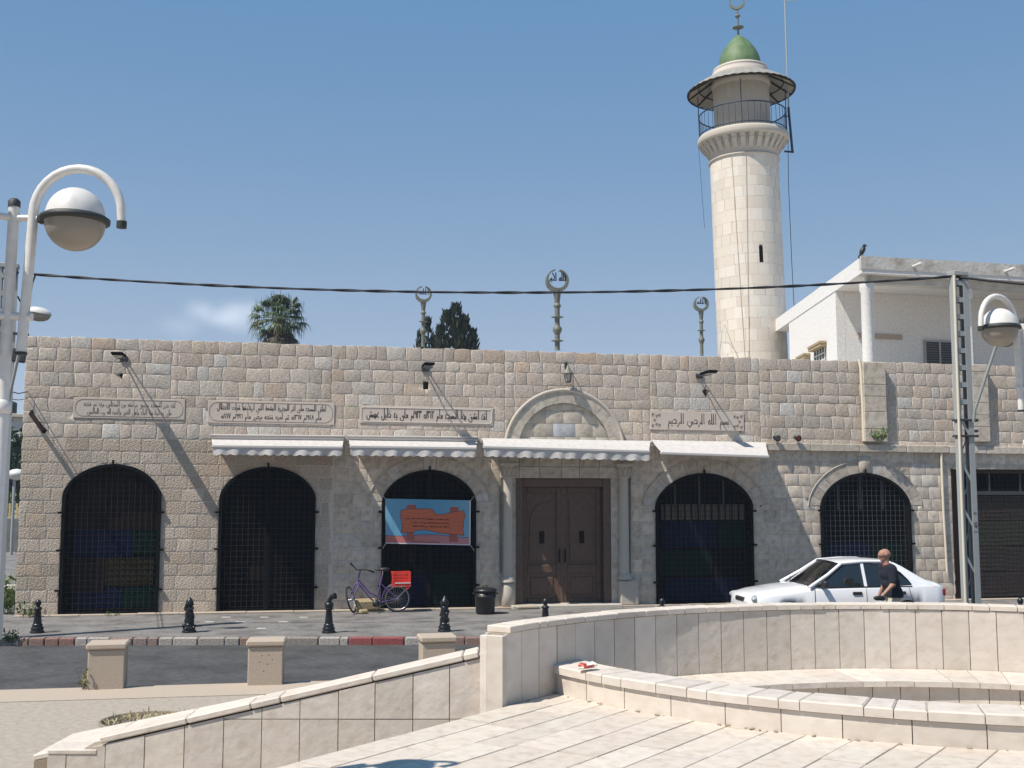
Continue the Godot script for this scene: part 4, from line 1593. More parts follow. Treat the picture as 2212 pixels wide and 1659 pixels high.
	for k in 14:
		var an := TAU * k / 14 + 0.1
		var e := Vector3(cos(an), 0, sin(an))
		st = stb()
		bar(st, e * 1.08 + Vector3(0, yi - 0.09, 0), e * (ro - 0.04) + Vector3(0, yo - 0.05, 0), 0.045, 0.06)
		put("rafter", st, M.board_olive, t)
	for k in 2:
		st = stb()
		var rk: float = [ro - 0.03, 1.62][k]
		tube(st, arc(Vector3(0, (yo - 0.05) if k == 0 else lerpf(yi, yo, 0.54) - 0.07, 0), rk, Vector3.RIGHT, Vector3.BACK, 0, TAU * 39 / 40.0, 39), 0.025, 6, false, true)
		put("canopy_hoop", st, M.board_olive, t)
	st = stb()
	st.set_smooth_group(0)   # boards closing the canopy from below
	for k in 14:
		var f := []
		for e in 2:
			var an := TAU * (k + e) / 14 + 0.1
			f.append([Vector3(cos(an) * 1.08, yi - 0.04, sin(an) * 1.08), Vector3(cos(an) * (ro - 0.06), yo - 0.02, sin(an) * (ro - 0.06))])
		quad(st, f[0][0], f[1][0], f[1][1], f[0][1])
	put("canopy_lining", st, M.canopy_under, t)
	# drum, dome, finial
	var yd: float = L.call(150)
	st = stb()
	turned(st, [Vector2(1.08, yi - 0.1), Vector2(1.10, yi + 0.1), Vector2(1.03, yd - 0.1), Vector2(1.05, yd - 0.08), Vector2(1.04, yd - 0.02), Vector2(0.94, yd + 0.03), Vector2(0.7, yd + 0.05)], 36)
	put("drum", st, M.plaque_light, t)
	var yt: float = L.call(75)
	st = stb()
	var prof := []
	for i in 13:
		var f := i / 12.0
		prof.append(Vector2(0.82 * pow(cos(f * PI * 0.5), 0.78), lerpf(yd + 0.02, yt, pow(f, 0.92))))
	prof[12].x = 0.0
	lathe(st, prof, 32)
	put("dome", st, M.dome_green, t)
	var fin := Node3D.new()
	fin.name = "crescent_finial"
	t.add_child(fin, true)
	st = stb()
	var y1: float = L.call(22)
	tube(st, [Vector3(0, yt - 0.05, 0), Vector3(0, y1, 0)], 0.038, 8)
	turned(st, [Vector2(0.05, L.call(63)), Vector2(0.22, L.call(60)), Vector2(0.22, L.call(59)), Vector2(0.05, L.call(56))], 20)
	turned(st, [Vector2(0.04, L.call(37.5)), Vector2(0.1, L.call(36)), Vector2(0.1, L.call(33)), Vector2(0.04, L.call(31.5))], 16)
	put("stem", st, M.finial_metal, fin)
	st = stb()
	crescent(st, Vector3(0, L.call(5), 0), 0.3, 0.05)
	put("crescent", st, M.finial_metal, fin)
	# conduits down the front
	for c in [[-25.0, -14.0], [5.0, -9.0]]:
		st = stb()
		var pts := []
		for i in 9:
			var f := i / 8.0
			var xx: float = lerpf(c[0], c[1], f) * 0.0178
			pts.append(Vector3(xx, lerpf(y_ring - 0.05, 6.4, f), sqrt(1.315 * 1.315 - xx * xx)))
		tube(st, pts, 0.011, 5)
		put("conduit", st, M.conduit_sand, t)
	# loose cable hanging from the gallery on the right
	st = stb()
	tube(st, [Vector3(1.68, yf - 0.3, 0.1), Vector3(1.62, yf - 2.0, 0.1), Vector3(1.60, yf - 5.0, 0.1), Vector3(1.62, 6.0, 0.1)], 0.012, 5)
	put("hanging_cable", st, M.cable, t)
	st = stb()
	tube(st, [Vector3(-1.7, yf - 0.3, 0.1), Vector3(-1.66, yf - 1.6, 0.1), Vector3(-1.6, yf - 3.5, 0.1)], 0.007, 5)
	put("hanging_cable", st, M.cable, t)
	# antenna mast clamped to the gallery
	var am := thing("antenna_mast", "thin antenna mast clamped to the right side of the minaret gallery", "antenna")
	st = stb()
	var q0 := D(1712, 330, dist - 0.2)
	var q1 := D(1703, 232, dist - 0.2)
	var q2 := D(1693, -60, dist - 0.2)
	tube(st, [q0, q1], 0.05, 8)
	put("lower_tube", st, M.blue_iron, am)
	st = stb()
	tube(st, [q1 - (q1 - q0) * 0.1, q1 + (q2 - q1) * 0.5, q2], 0.032, 8)
	put("upper_tube", st, M.grey_steel, am)
	st = stb()
	bar(st, q0 + Vector3(0.06, 0.03, 0), D(1694, 327, dist - 0.1), 0.06, 0.06)
	bar(st, D(1707, 250, dist - 0.2), D(1694, 252, dist - 0.2), 0.04, 0.04)
	put("bracket", st, M.blue_iron, am)
	st = stb()
	for k in 5:
		var c := D(1695, 2 - k * 7, dist - 0.2)
		bar(st, c - Vector3(0.1, 0, 0), c + Vector3(0.45 - k * 0.06, 0.02, 0.1), 0.02, 0.02)
	put("aerial_rods", st, M.grey_steel, am)

func curved_plate(st: SurfaceTool, cx: float, cz: float, u0: float, u1: float, y0: float, y1: float, r0: float, r1: float, n: int):
	# angles from +z towards +x; outer face at r1
	st.set_smooth_group(-1)
	var P := func(u: float, y: float, r: float): return Vector3(cx + sin(u) * r, y, cz + cos(u) * r)
	for i in n:
		var a := lerpf(u0, u1, float(i) / n)
		var b := lerpf(u0, u1, float(i + 1) / n)
		st.set_smooth_group(1)
		quad(st, P.call(a, y0, r1), P.call(b, y0, r1), P.call(b, y1, r1), P.call(a, y1, r1))
		st.set_smooth_group(-1)
		quad(st, P.call(a, y1, r1), P.call(b, y1, r1), P.call(b, y1, r0), P.call(a, y1, r0))
		quad(st, P.call(a, y0, r0), P.call(b, y0, r0), P.call(b, y0, r1), P.call(a, y0, r1))
	quad(st, P.call(u0, y0, r0), P.call(u0, y0, r1), P.call(u0, y1, r1), P.call(u0, y1, r0))
	quad(st, P.call(u1, y0, r1), P.call(u1, y0, r0), P.call(u1, y1, r0), P.call(u1, y1, r1))

func crescent(st: SurfaceTool, c: Vector3, r: float, depth: float, open := 0.62):
	# points up; thick below, thinning to two tips that nearly meet above
	st.set_smooth_group(-1)
	var n := 32
	var prev := []
	for i in n + 1:
		var an := PI * 0.5 + open * 0.5 + (TAU - open) * i / n
		var th := r * (0.07 + 0.27 * pow(0.5 - 0.5 * sin(an), 1.0))
		var o := Vector2(cos(an), sin(an)) * r
		var q := Vector2(cos(an), sin(an)) * (r - th)
		var now := [c + Vector3(o.x, o.y, depth), c + Vector3(q.x, q.y, depth), c + Vector3(q.x, q.y, -depth), c + Vector3(o.x, o.y, -depth)]
		if i > 0:
			for k in 4:
				quad(st, prev[k], now[k], now[(k + 1) % 4], prev[(k + 1) % 4])
		else:
			quad(st, now[0], now[1], now[2], now[3])
		prev = now
	quad(st, prev[3], prev[2], prev[1], prev[0])

# ---------------------------------------------------------------- white storey on the roof at the right
func make_upper_building():
	var A := D(1860, 555, 30.25)
	var B := D(1675, 692, 41.25)
	var C := D(2212, 575, 31.45)
	var h_top := A.y
	var h_bot := A.y - 0.44
	var base_y := 5.72
	var u := Vector3(C.x - A.x, 0, C.z - A.z).normalized()
	var v := Vector3(B.x - A.x, 0, B.z - A.z).normalized()
	var sl := Vector3(B.x - A.x, 0, B.z - A.z).length()
	var t := thing("rooftop_house", "white flat roofed house with a shaded porch above the stone wall", "house", Vector3(A.x, base_y, A.z))
	var P := func(a: float, b: float, h: float) -> Vector3: return Vector3(0, h - base_y, 0) + u * a + v * b
	var slab := func(st: SurfaceTool, a0: float, a1: float, b0: float, b1: float, h0: float, h1: float):
		var p := []
		for k in 8:
			p.append(P.call(a1 if k & 1 else a0, b1 if k & 2 else b0, h1 if k & 4 else h0))
		var c := Vector3.ZERO
		for x in p:
			c += x / 8.0
		st.set_smooth_group(-1)
		for f in [[0, 1, 3, 2], [4, 5, 7, 6], [0, 1, 5, 4], [2, 3, 7, 6], [0, 2, 6, 4], [1, 3, 7, 5]]:
			out_tri(st, c, p[f[0]], p[f[1]], p[f[2]])
			out_tri(st, c, p[f[0]], p[f[2]], p[f[3]])
	var W0 := 9.0
	var porch := 2.75
	var st := stb()
	slab.call(st, 0.0, W0 + 1, 0.0, sl, h_bot, h_top)
	var roof := put("roof", st, M.white_render, t)
	st = stb()
	slab.call(st, -0.012, W0 + 1, -0.02, 0.16, h_top - 0.33, h_top + 0.03)
	put("fascia", st, M.grey_render, roof)
	st = stb()
	slab.call(st, 0.02, 0.3, porch, sl - 2.1, base_y, h_bot - 0.005)
	put("side_wall", st, M.white_render, t)
	st = stb()
	slab.call(st, 0.305, W0 + 0.9, porch + 0.003, porch + 0.25, base_y, h_bot - 0.005)
	var fw := put("front_wall", st, M.white_render, t)
	st = stb()
	slab.call(st, 0.31, W0 + 0.9, sl - 2.4, sl - 2.12, base_y, h_bot - 0.005)
	put("back_wall", st, M.white_render, t)
	st = stb()
	slab.call(st, W0 + 0.6, W0 + 0.89, porch + 0.26, sl - 2.42, base_y, h_bot - 0.005)
	put("side_wall", st, M.white_render, t)
	# beam below the roof along the porch
	st = stb()
	slab.call(st, 0.28, W0 + 0.9, 0.3, 0.6, h_bot - 0.22, h_bot - 0.004)
	put("porch_beam", st, M.grey_render, t)
	# round pillar at the corner, square one further right
	st = stb()
	var c1: Vector3 = P.call(0.24, 0.3, base_y)
	lathe(st, [Vector2(0.17, 0.0), Vector2(0.165, h_bot - 0.5 - base_y), Vector2(0.2, h_bot - 0.42 - base_y), Vector2(0.2, h_bot - 0.2 - base_y)], 20, Transform3D(Basis(), c1))
	put("pillar", st, M.white_render, t)
	# window with louvres, vent slot
	var win := Node3D.new()
	win.name = "window"
	t.add_child(win, true)
	var on_wall := func(px: float, py: float, deep := porch) -> Vector2:   # along the front wall, height
		var r := ray(px, py)
		var n := u.cross(Vector3.UP)
		var w0: Vector3 = t.position + P.call(0, deep, base_y)
		var k := (w0 - EYE).dot(n) / r.dot(n)
		var hp := EYE + r * k
		return Vector2((hp - w0).dot(u), hp.y)
	var sx: float = on_wall.call(2079, 700, 0.45).x
	st = stb()
	slab.call(st, sx, sx + 0.25, 0.33, 0.56, base_y, h_bot - 0.23)
	slab.call(st, sx - 0.03, sx + 0.3, 0.31, 0.58, h_bot - 0.5, h_bot - 0.225)
	put("pillar", st, M.white_render, t)
	var a0: Vector2 = on_wall.call(1997, 738)
	var a1: Vector2 = on_wall.call(2062, 790)
	st = stb()
	slab.call(st, a0.x, a1.x, porch - 0.03, porch - 0.002, a1.y, a0.y)
	put("dark_pane", st, M.dark_glass, win)
	st = stb()
	for k in 3:
		var xx := lerpf(a0.x, a1.x, k / 2.0)
		slab.call(st, xx - 0.03, xx + 0.03, porch - 0.06, porch - 0.032, a1.y, a0.y + 0.03)
	slab.call(st, a0.x - 0.06, a1.x + 0.06, porch - 0.075, porch - 0.062, a0.y - 0.01, a0.y + 0.05)
	put("frame", st, M.grey_steel, win)
	for k in 9:
		st = stb()
		var yy := lerpf(a0.y - 0.05, a1.y, k / 9.0)
		slab.call(st, a0.x + 0.03, a1.x - 0.03, porch - 0.055, porch - 0.034, yy - 0.035, yy)
		put("louvre", st, M.louvre, win)
	var s0: Vector2 = on_wall.call(1853, 720)
	var s1: Vector2 = on_wall.call(1948, 734)
	st = stb()
	slab.call(st, s0.x, s1.x, porch - 0.05, porch - 0.002, s1.y, s0.y)
	put("vent_slot", st, M.concrete, fw)
	# hooded windows on the sunny side
	for k in 2:
		var b0: float = [4.0, 6.05][k]
		var bw: float = [1.35, 0.95][k]
		var y1: float = [7.4, 7.28][k]
		var sw := Node3D.new()
		sw.name = "side_window"
		t.add_child(sw, true)
		st = stb()
		slab.call(st, -0.005, 0.018, b0, b0 + bw, base_y + 0.1, y1 - 0.1)
		put("dark_pane", st, M.dark_glass, sw)
		st = stb()
		for q in 5:
			slab.call(st, -0.03, -0.007, b0 + q * (bw - 0.05) / 4.0, b0 + q * (bw - 0.05) / 4.0 + 0.05, base_y + 0.1, y1 - 0.1)
		for q in 4:
			slab.call(st, -0.045, -0.032, b0, b0 + bw, y1 - 0.3 - q * 0.2, y1 - 0.26 - q * 0.2)
		put("frame", st, M.white_paint, sw)
		st = stb()
		slab.call(st, -0.22, 0.015, b0 - 0.1, b0 + bw + 0.1, y1, y1 + 0.07)
		slab.call(st, -0.2, 0.015, b0 - 0.08, b0 + bw + 0.08, y1 - 0.09, y1 - 0.005)
		put("hood", st, M.yellow_stone, sw)
	# water spouts in the fascia
	for px in [1972.0, 2178.0]:
		var k: float = (px - 1860.0) / 352.0 * Vector2(C.x - A.x, C.z - A.z).length() * 0.97
		st = stb()
		tube(st, [P.call(k, 0.0, h_top - 0.2), P.call(k + 0.12, -0.42, h_top - 0.17)], 0.045, 8)
		put("water_spout", st, M.white_paint, roof)
	# a crow on the roof corner
	var crow := thing("crow", "black crow perched on the white roof corner", "bird", A + Vector3(0.1, 0.03, -0.1))
	st = stb()
	st.set_smooth_group(0)
	var bm := SphereMesh.new()
	bm.radius = 0.5
	bm.height = 1.0
	bm.radial_segments = 16
	bm.rings = 8
	st.append_from(bm, 0, Transform3D(Basis(Vector3(0, 0, 1), -0.5) * Basis.from_scale(Vector3(0.14, 0.28, 0.14)), Vector3(0, 0.17, 0)))
	st.append_from(bm, 0, Transform3D(Basis.from_scale(Vector3(0.1, 0.1, 0.1)), Vector3(0.06, 0.31, 0)))
	st.append_from(bm, 0, Transform3D(Basis(Vector3(0, 0, 1), -0.55) * Basis.from_scale(Vector3(0.07, 0.2, 0.05)), Vector3(-0.08, 0.04, 0)))
	put("plumage", st, M.crow_black, crow)
	st = stb()
	tube(st, [Vector3(0.1, 0.315, 0), Vector3(0.17, 0.30, 0)], [0.018, 0.003], 6)
	tube(st, [Vector3(0.0, 0.08, 0.03), Vector3(0.0, 0.0, 0.03)], 0.008, 5)
	tube(st, [Vector3(0.0, 0.08, -0.03), Vector3(0.0, 0.0, -0.03)], 0.008, 5)
	put("beak_and_feet", st, M.far_grey, crow)
	# a bent wire frame leaning by the foot of the minaret
	st = stb()
	var wz := 38.5
	tube(st, [D(1553, 775, wz), D(1560, 715, wz), D(1566, 701, wz), D(1582, 745, wz), D(1596, 775, wz)], 0.012, 5)
	tube(st, [D(1556, 738, wz), D(1574, 741, wz), D(1584, 752, wz)], 0.01, 5)
	var wf := put("wire_frame", st, M.grey_steel)
	tag(wf, "thin bent wire frame on the roof before the minaret foot", "wire frame")

# ---------------------------------------------------------------- fountain plaza
const FC := Vector2(4.95, 20.24)     # centre of the curved wall and pool
const RC := Vector2(6.84, 15.17)     # centre of the near rim's curve
const TOPW := 1.62

func pol(c: Vector2, r: float, deg: float) -> Vector2:
	return c + Vector2(cos(deg_to_rad(deg)), sin(deg_to_rad(deg))) * r

# a slab bent along a circle: angles in degrees in the x-z plane
func ring_block(st: SurfaceTool, c: Vector2, r0: float, r1: float, d0: float, d1: float, y0: float, y1: float, n := 2, bev := 0.006):
	st.set_smooth_group(-1)
	var mid := (d0 + d1) * 0.5
	var cp := pol(c, (r0 + r1) * 0.5, mid)
	var cen := Vector3(cp.x, (y0 + y1) * 0.5, cp.y)
	var P := func(r: float, d: float, y: float) -> Vector3:
		var q := pol(c, r, d)
		return Vector3(q.x, y, q.y)
	var bd := rad_to_deg(bev / ((r0 + r1) * 0.5))
	for i in n:
		var a := lerpf(d0, d1, float(i) / n)
		var b := lerpf(d0, d1, float(i + 1) / n)
		var at := lerpf(d0 + bd, d1 - bd, float(i) / n)
		var bt := lerpf(d0 + bd, d1 - bd, float(i + 1) / n)
		var m2 := pol(c, (r0 + r1) * 0.5, (a + b) * 0.5)
		var cc := Vector3(m2.x, cen.y, m2.y)
		var F4 := func(p: Vector3, q: Vector3, r: Vector3, s: Vector3):
			out_tri(st, cc, p, q, r)
			out_tri(st, cc, p, r, s)
		F4.call(P.call(r0 + bev, at, y1), P.call(r1 - bev, at, y1), P.call(r1 - bev, bt, y1), P.call(r0 + bev, bt, y1))
		F4.call(P.call(r0, a, y0), P.call(r1, a, y0), P.call(r1, b, y0), P.call(r0, b, y0))
		F4.call(P.call(r0, a, y0), P.call(r0, b, y0), P.call(r0, b, y1 - bev), P.call(r0, a, y1 - bev))
		F4.call(P.call(r1, a, y0), P.call(r1, b, y0), P.call(r1, b, y1 - bev), P.call(r1, a, y1 - bev))
		F4.call(P.call(r0, a, y1 - bev), P.call(r0, b, y1 - bev), P.call(r0 + bev, bt, y1), P.call(r0 + bev, at, y1))
		F4.call(P.call(r1, a, y1 - bev), P.call(r1, b, y1 - bev), P.call(r1 - bev, bt, y1), P.call(r1 - bev, at, y1))
	for e in [[d0, d0 + bd], [d1, d1 - bd]]:
		out_tri(st, cen, P.call(r0, e[0], y0), P.call(r1, e[0], y0), P.call(r1, e[0], y1 - bev))
		out_tri(st, cen, P.call(r0, e[0], y0), P.call(r1, e[0], y1 - bev), P.call(r0, e[0], y1 - bev))
		out_tri(st, cen, P.call(r0, e[0], y1 - bev), P.call(r1, e[0], y1 - bev), P.call(r1 - bev, e[1], y1))
		out_tri(st, cen, P.call(r0, e[0], y1 - bev), P.call(r1 - bev, e[1], y1), P.call(r0 + bev, e[1], y1))

func panel_color() -> Color:
	var pal := [Color(0.60, 0.545, 0.48), Color(0.62, 0.57, 0.51), Color(0.575, 0.525, 0.465), Color(0.61, 0.55, 0.49)]
	var c: Color = pal[rng.randi() % 4] * rng.randf_range(0.93, 1.08)
	c.a = 1
	return c

func make_fountain():
	var deck_xf := Transform3D(Basis(Vector3.RIGHT, Vector3(0, 0, -1), Vector3.UP), Vector3.ZERO)
	var flip := func(p: PackedVector2Array) -> PackedVector2Array:
		var o := PackedVector2Array()
		for q in p:
			o.append(Vector2(q.x, -q.y))
		return o
	# deck outline in x, z
	var e0 := Vector2(2.05, 17.02)
	var along := Vector2(0.7071, -0.7071)
	var body := PackedVector2Array([e0, e0 - along * 12.0, Vector2(-6.4, 36), Vector2(20, 36), Vector2(20, 19)])
	for i in 31:
		body.append(pol(FC, 4.5, lerpf(-8, -139.6, i / 30.0)))
	var near := PackedVector2Array()
	for i in 72:
		near.append(pol(RC, 4.72, i * 5.0))
	var st := stb()
	var deck_parts := Geometry2D.clip_polygons(body, near)
	var deck_poly := PackedVector2Array()
	for p in deck_parts:
		if not Geometry2D.is_polygon_clockwise(p) and poly_area(p) > poly_area(deck_poly):
			deck_poly = p
	prism(st, flip.call(deck_poly), -0.1, DECK_Y - 0.012, deck_xf)
	var deck := struct("fountain_plaza_deck", st, M.joint_dirt)
	deck.set_meta("label", "raised plaza deck paved with long pale slabs")
	# paving slabs in rows
	var nrm := Vector2(0.7071, 0.7071)
	var n0 := e0.dot(nrm) + 0.004
	var pal := [Color(0.60, 0.54, 0.465), Color(0.62, 0.565, 0.495), Color(0.58, 0.515, 0.445), Color(0.605, 0.54, 0.475)]
	var slab_outline := PackedVector2Array([e0, e0 - along * 12.0, Vector2(-6.4, 30), Vector2(9, 30), Vector2(9, 18)])
	slab_outline.append(Vector2(9.0, 17.5))
	slab_outline.append(pol(FC, 4.36, -60))
	for i in 13:
		slab_outline.append(pol(FC, 4.36, lerpf(-64, -139.0, i / 12.0)))
	var near2 := PackedVector2Array()
	for i in 72:
		near2.append(pol(RC, 4.93, i * 5.0))
	var r := 0
	var nn := n0
	var count := 0
	while nn < n0 + 5.4:
		var wd: float = [0.30, 0.33, 0.29, 0.35, 0.31][r % 5]
		var tt := -19.0 + rng.randf_range(0, 0.6)
		while tt < -5.0:
			var ln := rng.randf_range(0.55, 1.05)
			var g := 0.0035
			var quad2 := PackedVector2Array()
			for c in [[tt + g, nn + g], [tt + ln - g, nn + g], [tt + ln - g, nn + wd - g], [tt + g, nn + wd - g]]:
				quad2.append(along * c[0] + nrm * c[1])
			tt += ln
			for p in Geometry2D.intersect_polygons(quad2, slab_outline):
				for q in Geometry2D.clip_polygons(p, near2):
					if Geometry2D.is_polygon_clockwise(q) or poly_area(q) < 0.01 or count >= 300:
						continue
					var s := stb()
					var c: Color = pal[rng.randi() % 4] * rng.randf_range(0.92, 1.05)
					c.a = 1
					s.set_color(c)
					var dy := rng.randf_range(-0.0025, 0.0025)
					prism(s, flip.call(q), DECK_Y - 0.02, DECK_Y - 0.003 + dy, deck_xf, false)
					for inset in Geometry2D.offset_polygon(q, -0.004):
						prism(s, flip.call(inset), DECK_Y - 0.004 + dy, DECK_Y + dy, deck_xf, false)
					put("paving_slab", s, M.paving, deck)
					count += 1
		nn += wd
		r += 1
	# ledge round the pool, pool floor, pool wall
	st = stb()
	var lens := PackedVector2Array()
	for i in 61:
		lens.append(pol(FC, 4.37, lerpf(-6, -139, i / 60.0)))
	for q in Geometry2D.intersect_polygons(lens, near):
		if poly_area(q) > 1.0:
			prism(st, flip.call(q), 0.30, 0.45, deck_xf)
	struct("pool_floor", st, M.plaque_light)
	var pool := thing("fountain_pool", "dry fountain pool with a low curved stone rim in the foreground", "fountain")
	# the ledge stones
	var d := -134.0
	while d < -14.0:
		var w := rng.randf_range(3.0, 6.2)
		st = stb()
		st.set_color(panel_color())
		ring_block(st, FC, 3.6, 4.37, d + 0.05, d + w - 0.05, DECK_Y - 0.07, DECK_Y - 0.012 + rng.randf_range(-0.002, 0.002), 2)
		put("ledge_stone", st, M.panel_stone, pool)
		d += w
	st = stb()
	ring_block(st, FC, 3.68, 4.36, -134.0, -14.0, 0.3, DECK_Y - 0.072, 40)
	put("pool_wall_core", st, M.joint_dirt, pool)
	d = -130.0
	while d < -18.0:
		st = stb()
		st.set_color(panel_color())
		ring_block(st, FC, 3.66, 3.70, d + 0.06, d + 4.25, 0.45, DECK_Y - 0.075, 2)
		put("pool_panel", st, M.panel_stone, pool)
		d += 4.31
	# the near rim: a course of blocks under coping stones
	var y1 := DECK_Y + 0.175
	st = stb()
	ring_block(st, RC, 4.59, 4.905, 60, 161.3, 0.3, y1 - 0.004, 40)
	put("rim_core", st, M.joint_dirt, pool)
	d = 161.4
	var k := 0
	while d > 60.0:
		var w := rng.randf_range(5.0, 5.9) if k > 0 else 1.6
		st = stb()
		st.set_color(panel_color())
		ring_block(st, RC, 4.63, 4.93, d - w + 0.045, d - 0.045, DECK_Y - 0.02, y1, 2, 0.008)
		put("rim_block", st, M.panel_stone, pool)
		d -= w
		k += 1
	d = 161.7
	while d > 60.0:
		var w: float = [4.1, 2.8, 1.9, 5.4, 2.4, 2.7, 4.4, 3.5, 2.1][k % 9]
		k += 1
		st = stb()
		st.set_color(panel_color() * Color(1.02, 1.02, 1.03))
		ring_block(st, RC, 4.56, 4.955, d - w + 0.04, d - 0.04, y1 + 0.002, y1 + 0.078 + rng.randf_range(-0.004, 0.004), 3, 0.012)
		put("coping_stone", st, M.panel_stone, pool)
		d -= w
	# dirt specks where the rim meets the paving
	st = stb()
	for i in 26:
		var a := rng.randf_range(108, 160)
		var p := pol(RC, 4.945 + rng.randf_range(0, 0.02), a)
		var s := rng.randf_range(0.008, 0.022)
		box(st, Vector3(p.x, DECK_Y + s * 0.2, p.y), Vector3(s * 2.2, s * 0.7, s * 1.2), Basis(Vector3.UP, rng.randf() * 3.0), s * 0.3)
	put_stuff("dirt_crumbs", st, M.joint_dirt, pool)

	# the curved wall
	var wall := thing("curved_wall", "curved waist high wall clad in tall pale panels round the pool", "wall")
	st = stb()
	ring_block(st, FC, 4.385, 4.56, -138.9, -8, -0.1, TOPW - 0.055, 60)
	put("wall_core", st, M.joint_dirt, wall)
	var step := 3.46
	d = -138.9
	while d < -10.0:
		st = stb()
		st.set_color(panel_color())
		var jj := rng.randf_range(-0.003, 0.003)
		ring_block(st, FC, 4.375 + jj, 4.42, d + 0.055, d + step - 0.055, DECK_Y - 0.02 if d > -135 else 0.0, TOPW - 0.057, 2, 0.004)
		put("wall_panel", st, M.panel_stone, wall)
		st = stb()
		st.set_color(panel_color())
		ring_block(st, FC, 4.55, 4.585 + jj, d + 0.055, d + step - 0.055, 0.0, TOPW - 0.057, 2, 0.004)
		put("outer_panel", st, M.panel_stone, wall)
		d += step
	# end pillar of two narrow panels
	var ep := pol(FC, 4.53, -141.2)
	st = stb()
	st.set_color(panel_color())
	ring_block(st, FC, 4.36, 4.515, -139.9, -138.95, 0.0, TOPW - 0.065, 1, 0.006)
	put("end_panel", st, M.panel_stone, wall)
	st = stb()
	st.set_color(panel_color())
	ring_block(st, FC, 4.522, 4.59, -139.8, -138.95, 0.0, TOPW - 0.07, 1, 0.006)
	put("end_panel", st, M.panel_stone, wall)
	d = -138.2
	k = 0
	while d < -10.0:
		var w: float = [2.7, 3.5, 1.5, 3.4, 3.6, 2.2, 3.46, 3.3, 1.7, 3.5][k % 10]
		k += 1
		st = stb()
		st.set_color(panel_color() * Color(1.05, 1.04, 1.03))
		ring_block(st, FC, 4.362 + rng.randf_range(-0.004, 0.004), 4.6, d + 0.05, d + w - 0.05, TOPW - 0.052, TOPW + rng.randf_range(-0.003, 0.003), 2, 0.006)
		put("coping_stone", st, M.panel_stone, wall)
		d += w
	# a crushed wrapper on the rim
	var wr := thing("crushed_packet", "crushed red and white packet lying on the low fountain rim", "litter", F(1267, 1445, y1 + 0.09), 0.5)
	st = stb()
	box(st, Vector3(0, 0.02, 0), Vector3(0.17, 0.028, 0.075), Basis(Vector3.UP, 0.1), 0.012)
	box(st, Vector3(0.06, 0.035, 0.01), Vector3(0.08, 0.025, 0.07), Basis(Vector3(1, 0.5, 0.2).normalized(), 0.4), 0.008)
	put("white_part", st, M.wrapper_white, wr)
	st = stb()
	box(st, Vector3(-0.01, 0.028, 0.045), Vector3(0.13, 0.02, 0.02), Basis(Vector3(0, 1, 0.2).normalized(), 0.12), 0.006)
	box(st, Vector3(-0.05, 0.04, 0.0), Vector3(0.07, 0.02, 0.06), Basis(Vector3(0.3, 1, 0.2).normalized(), 0.5), 0.006)
	put("red_part", st, M.wrapper_red, wr)

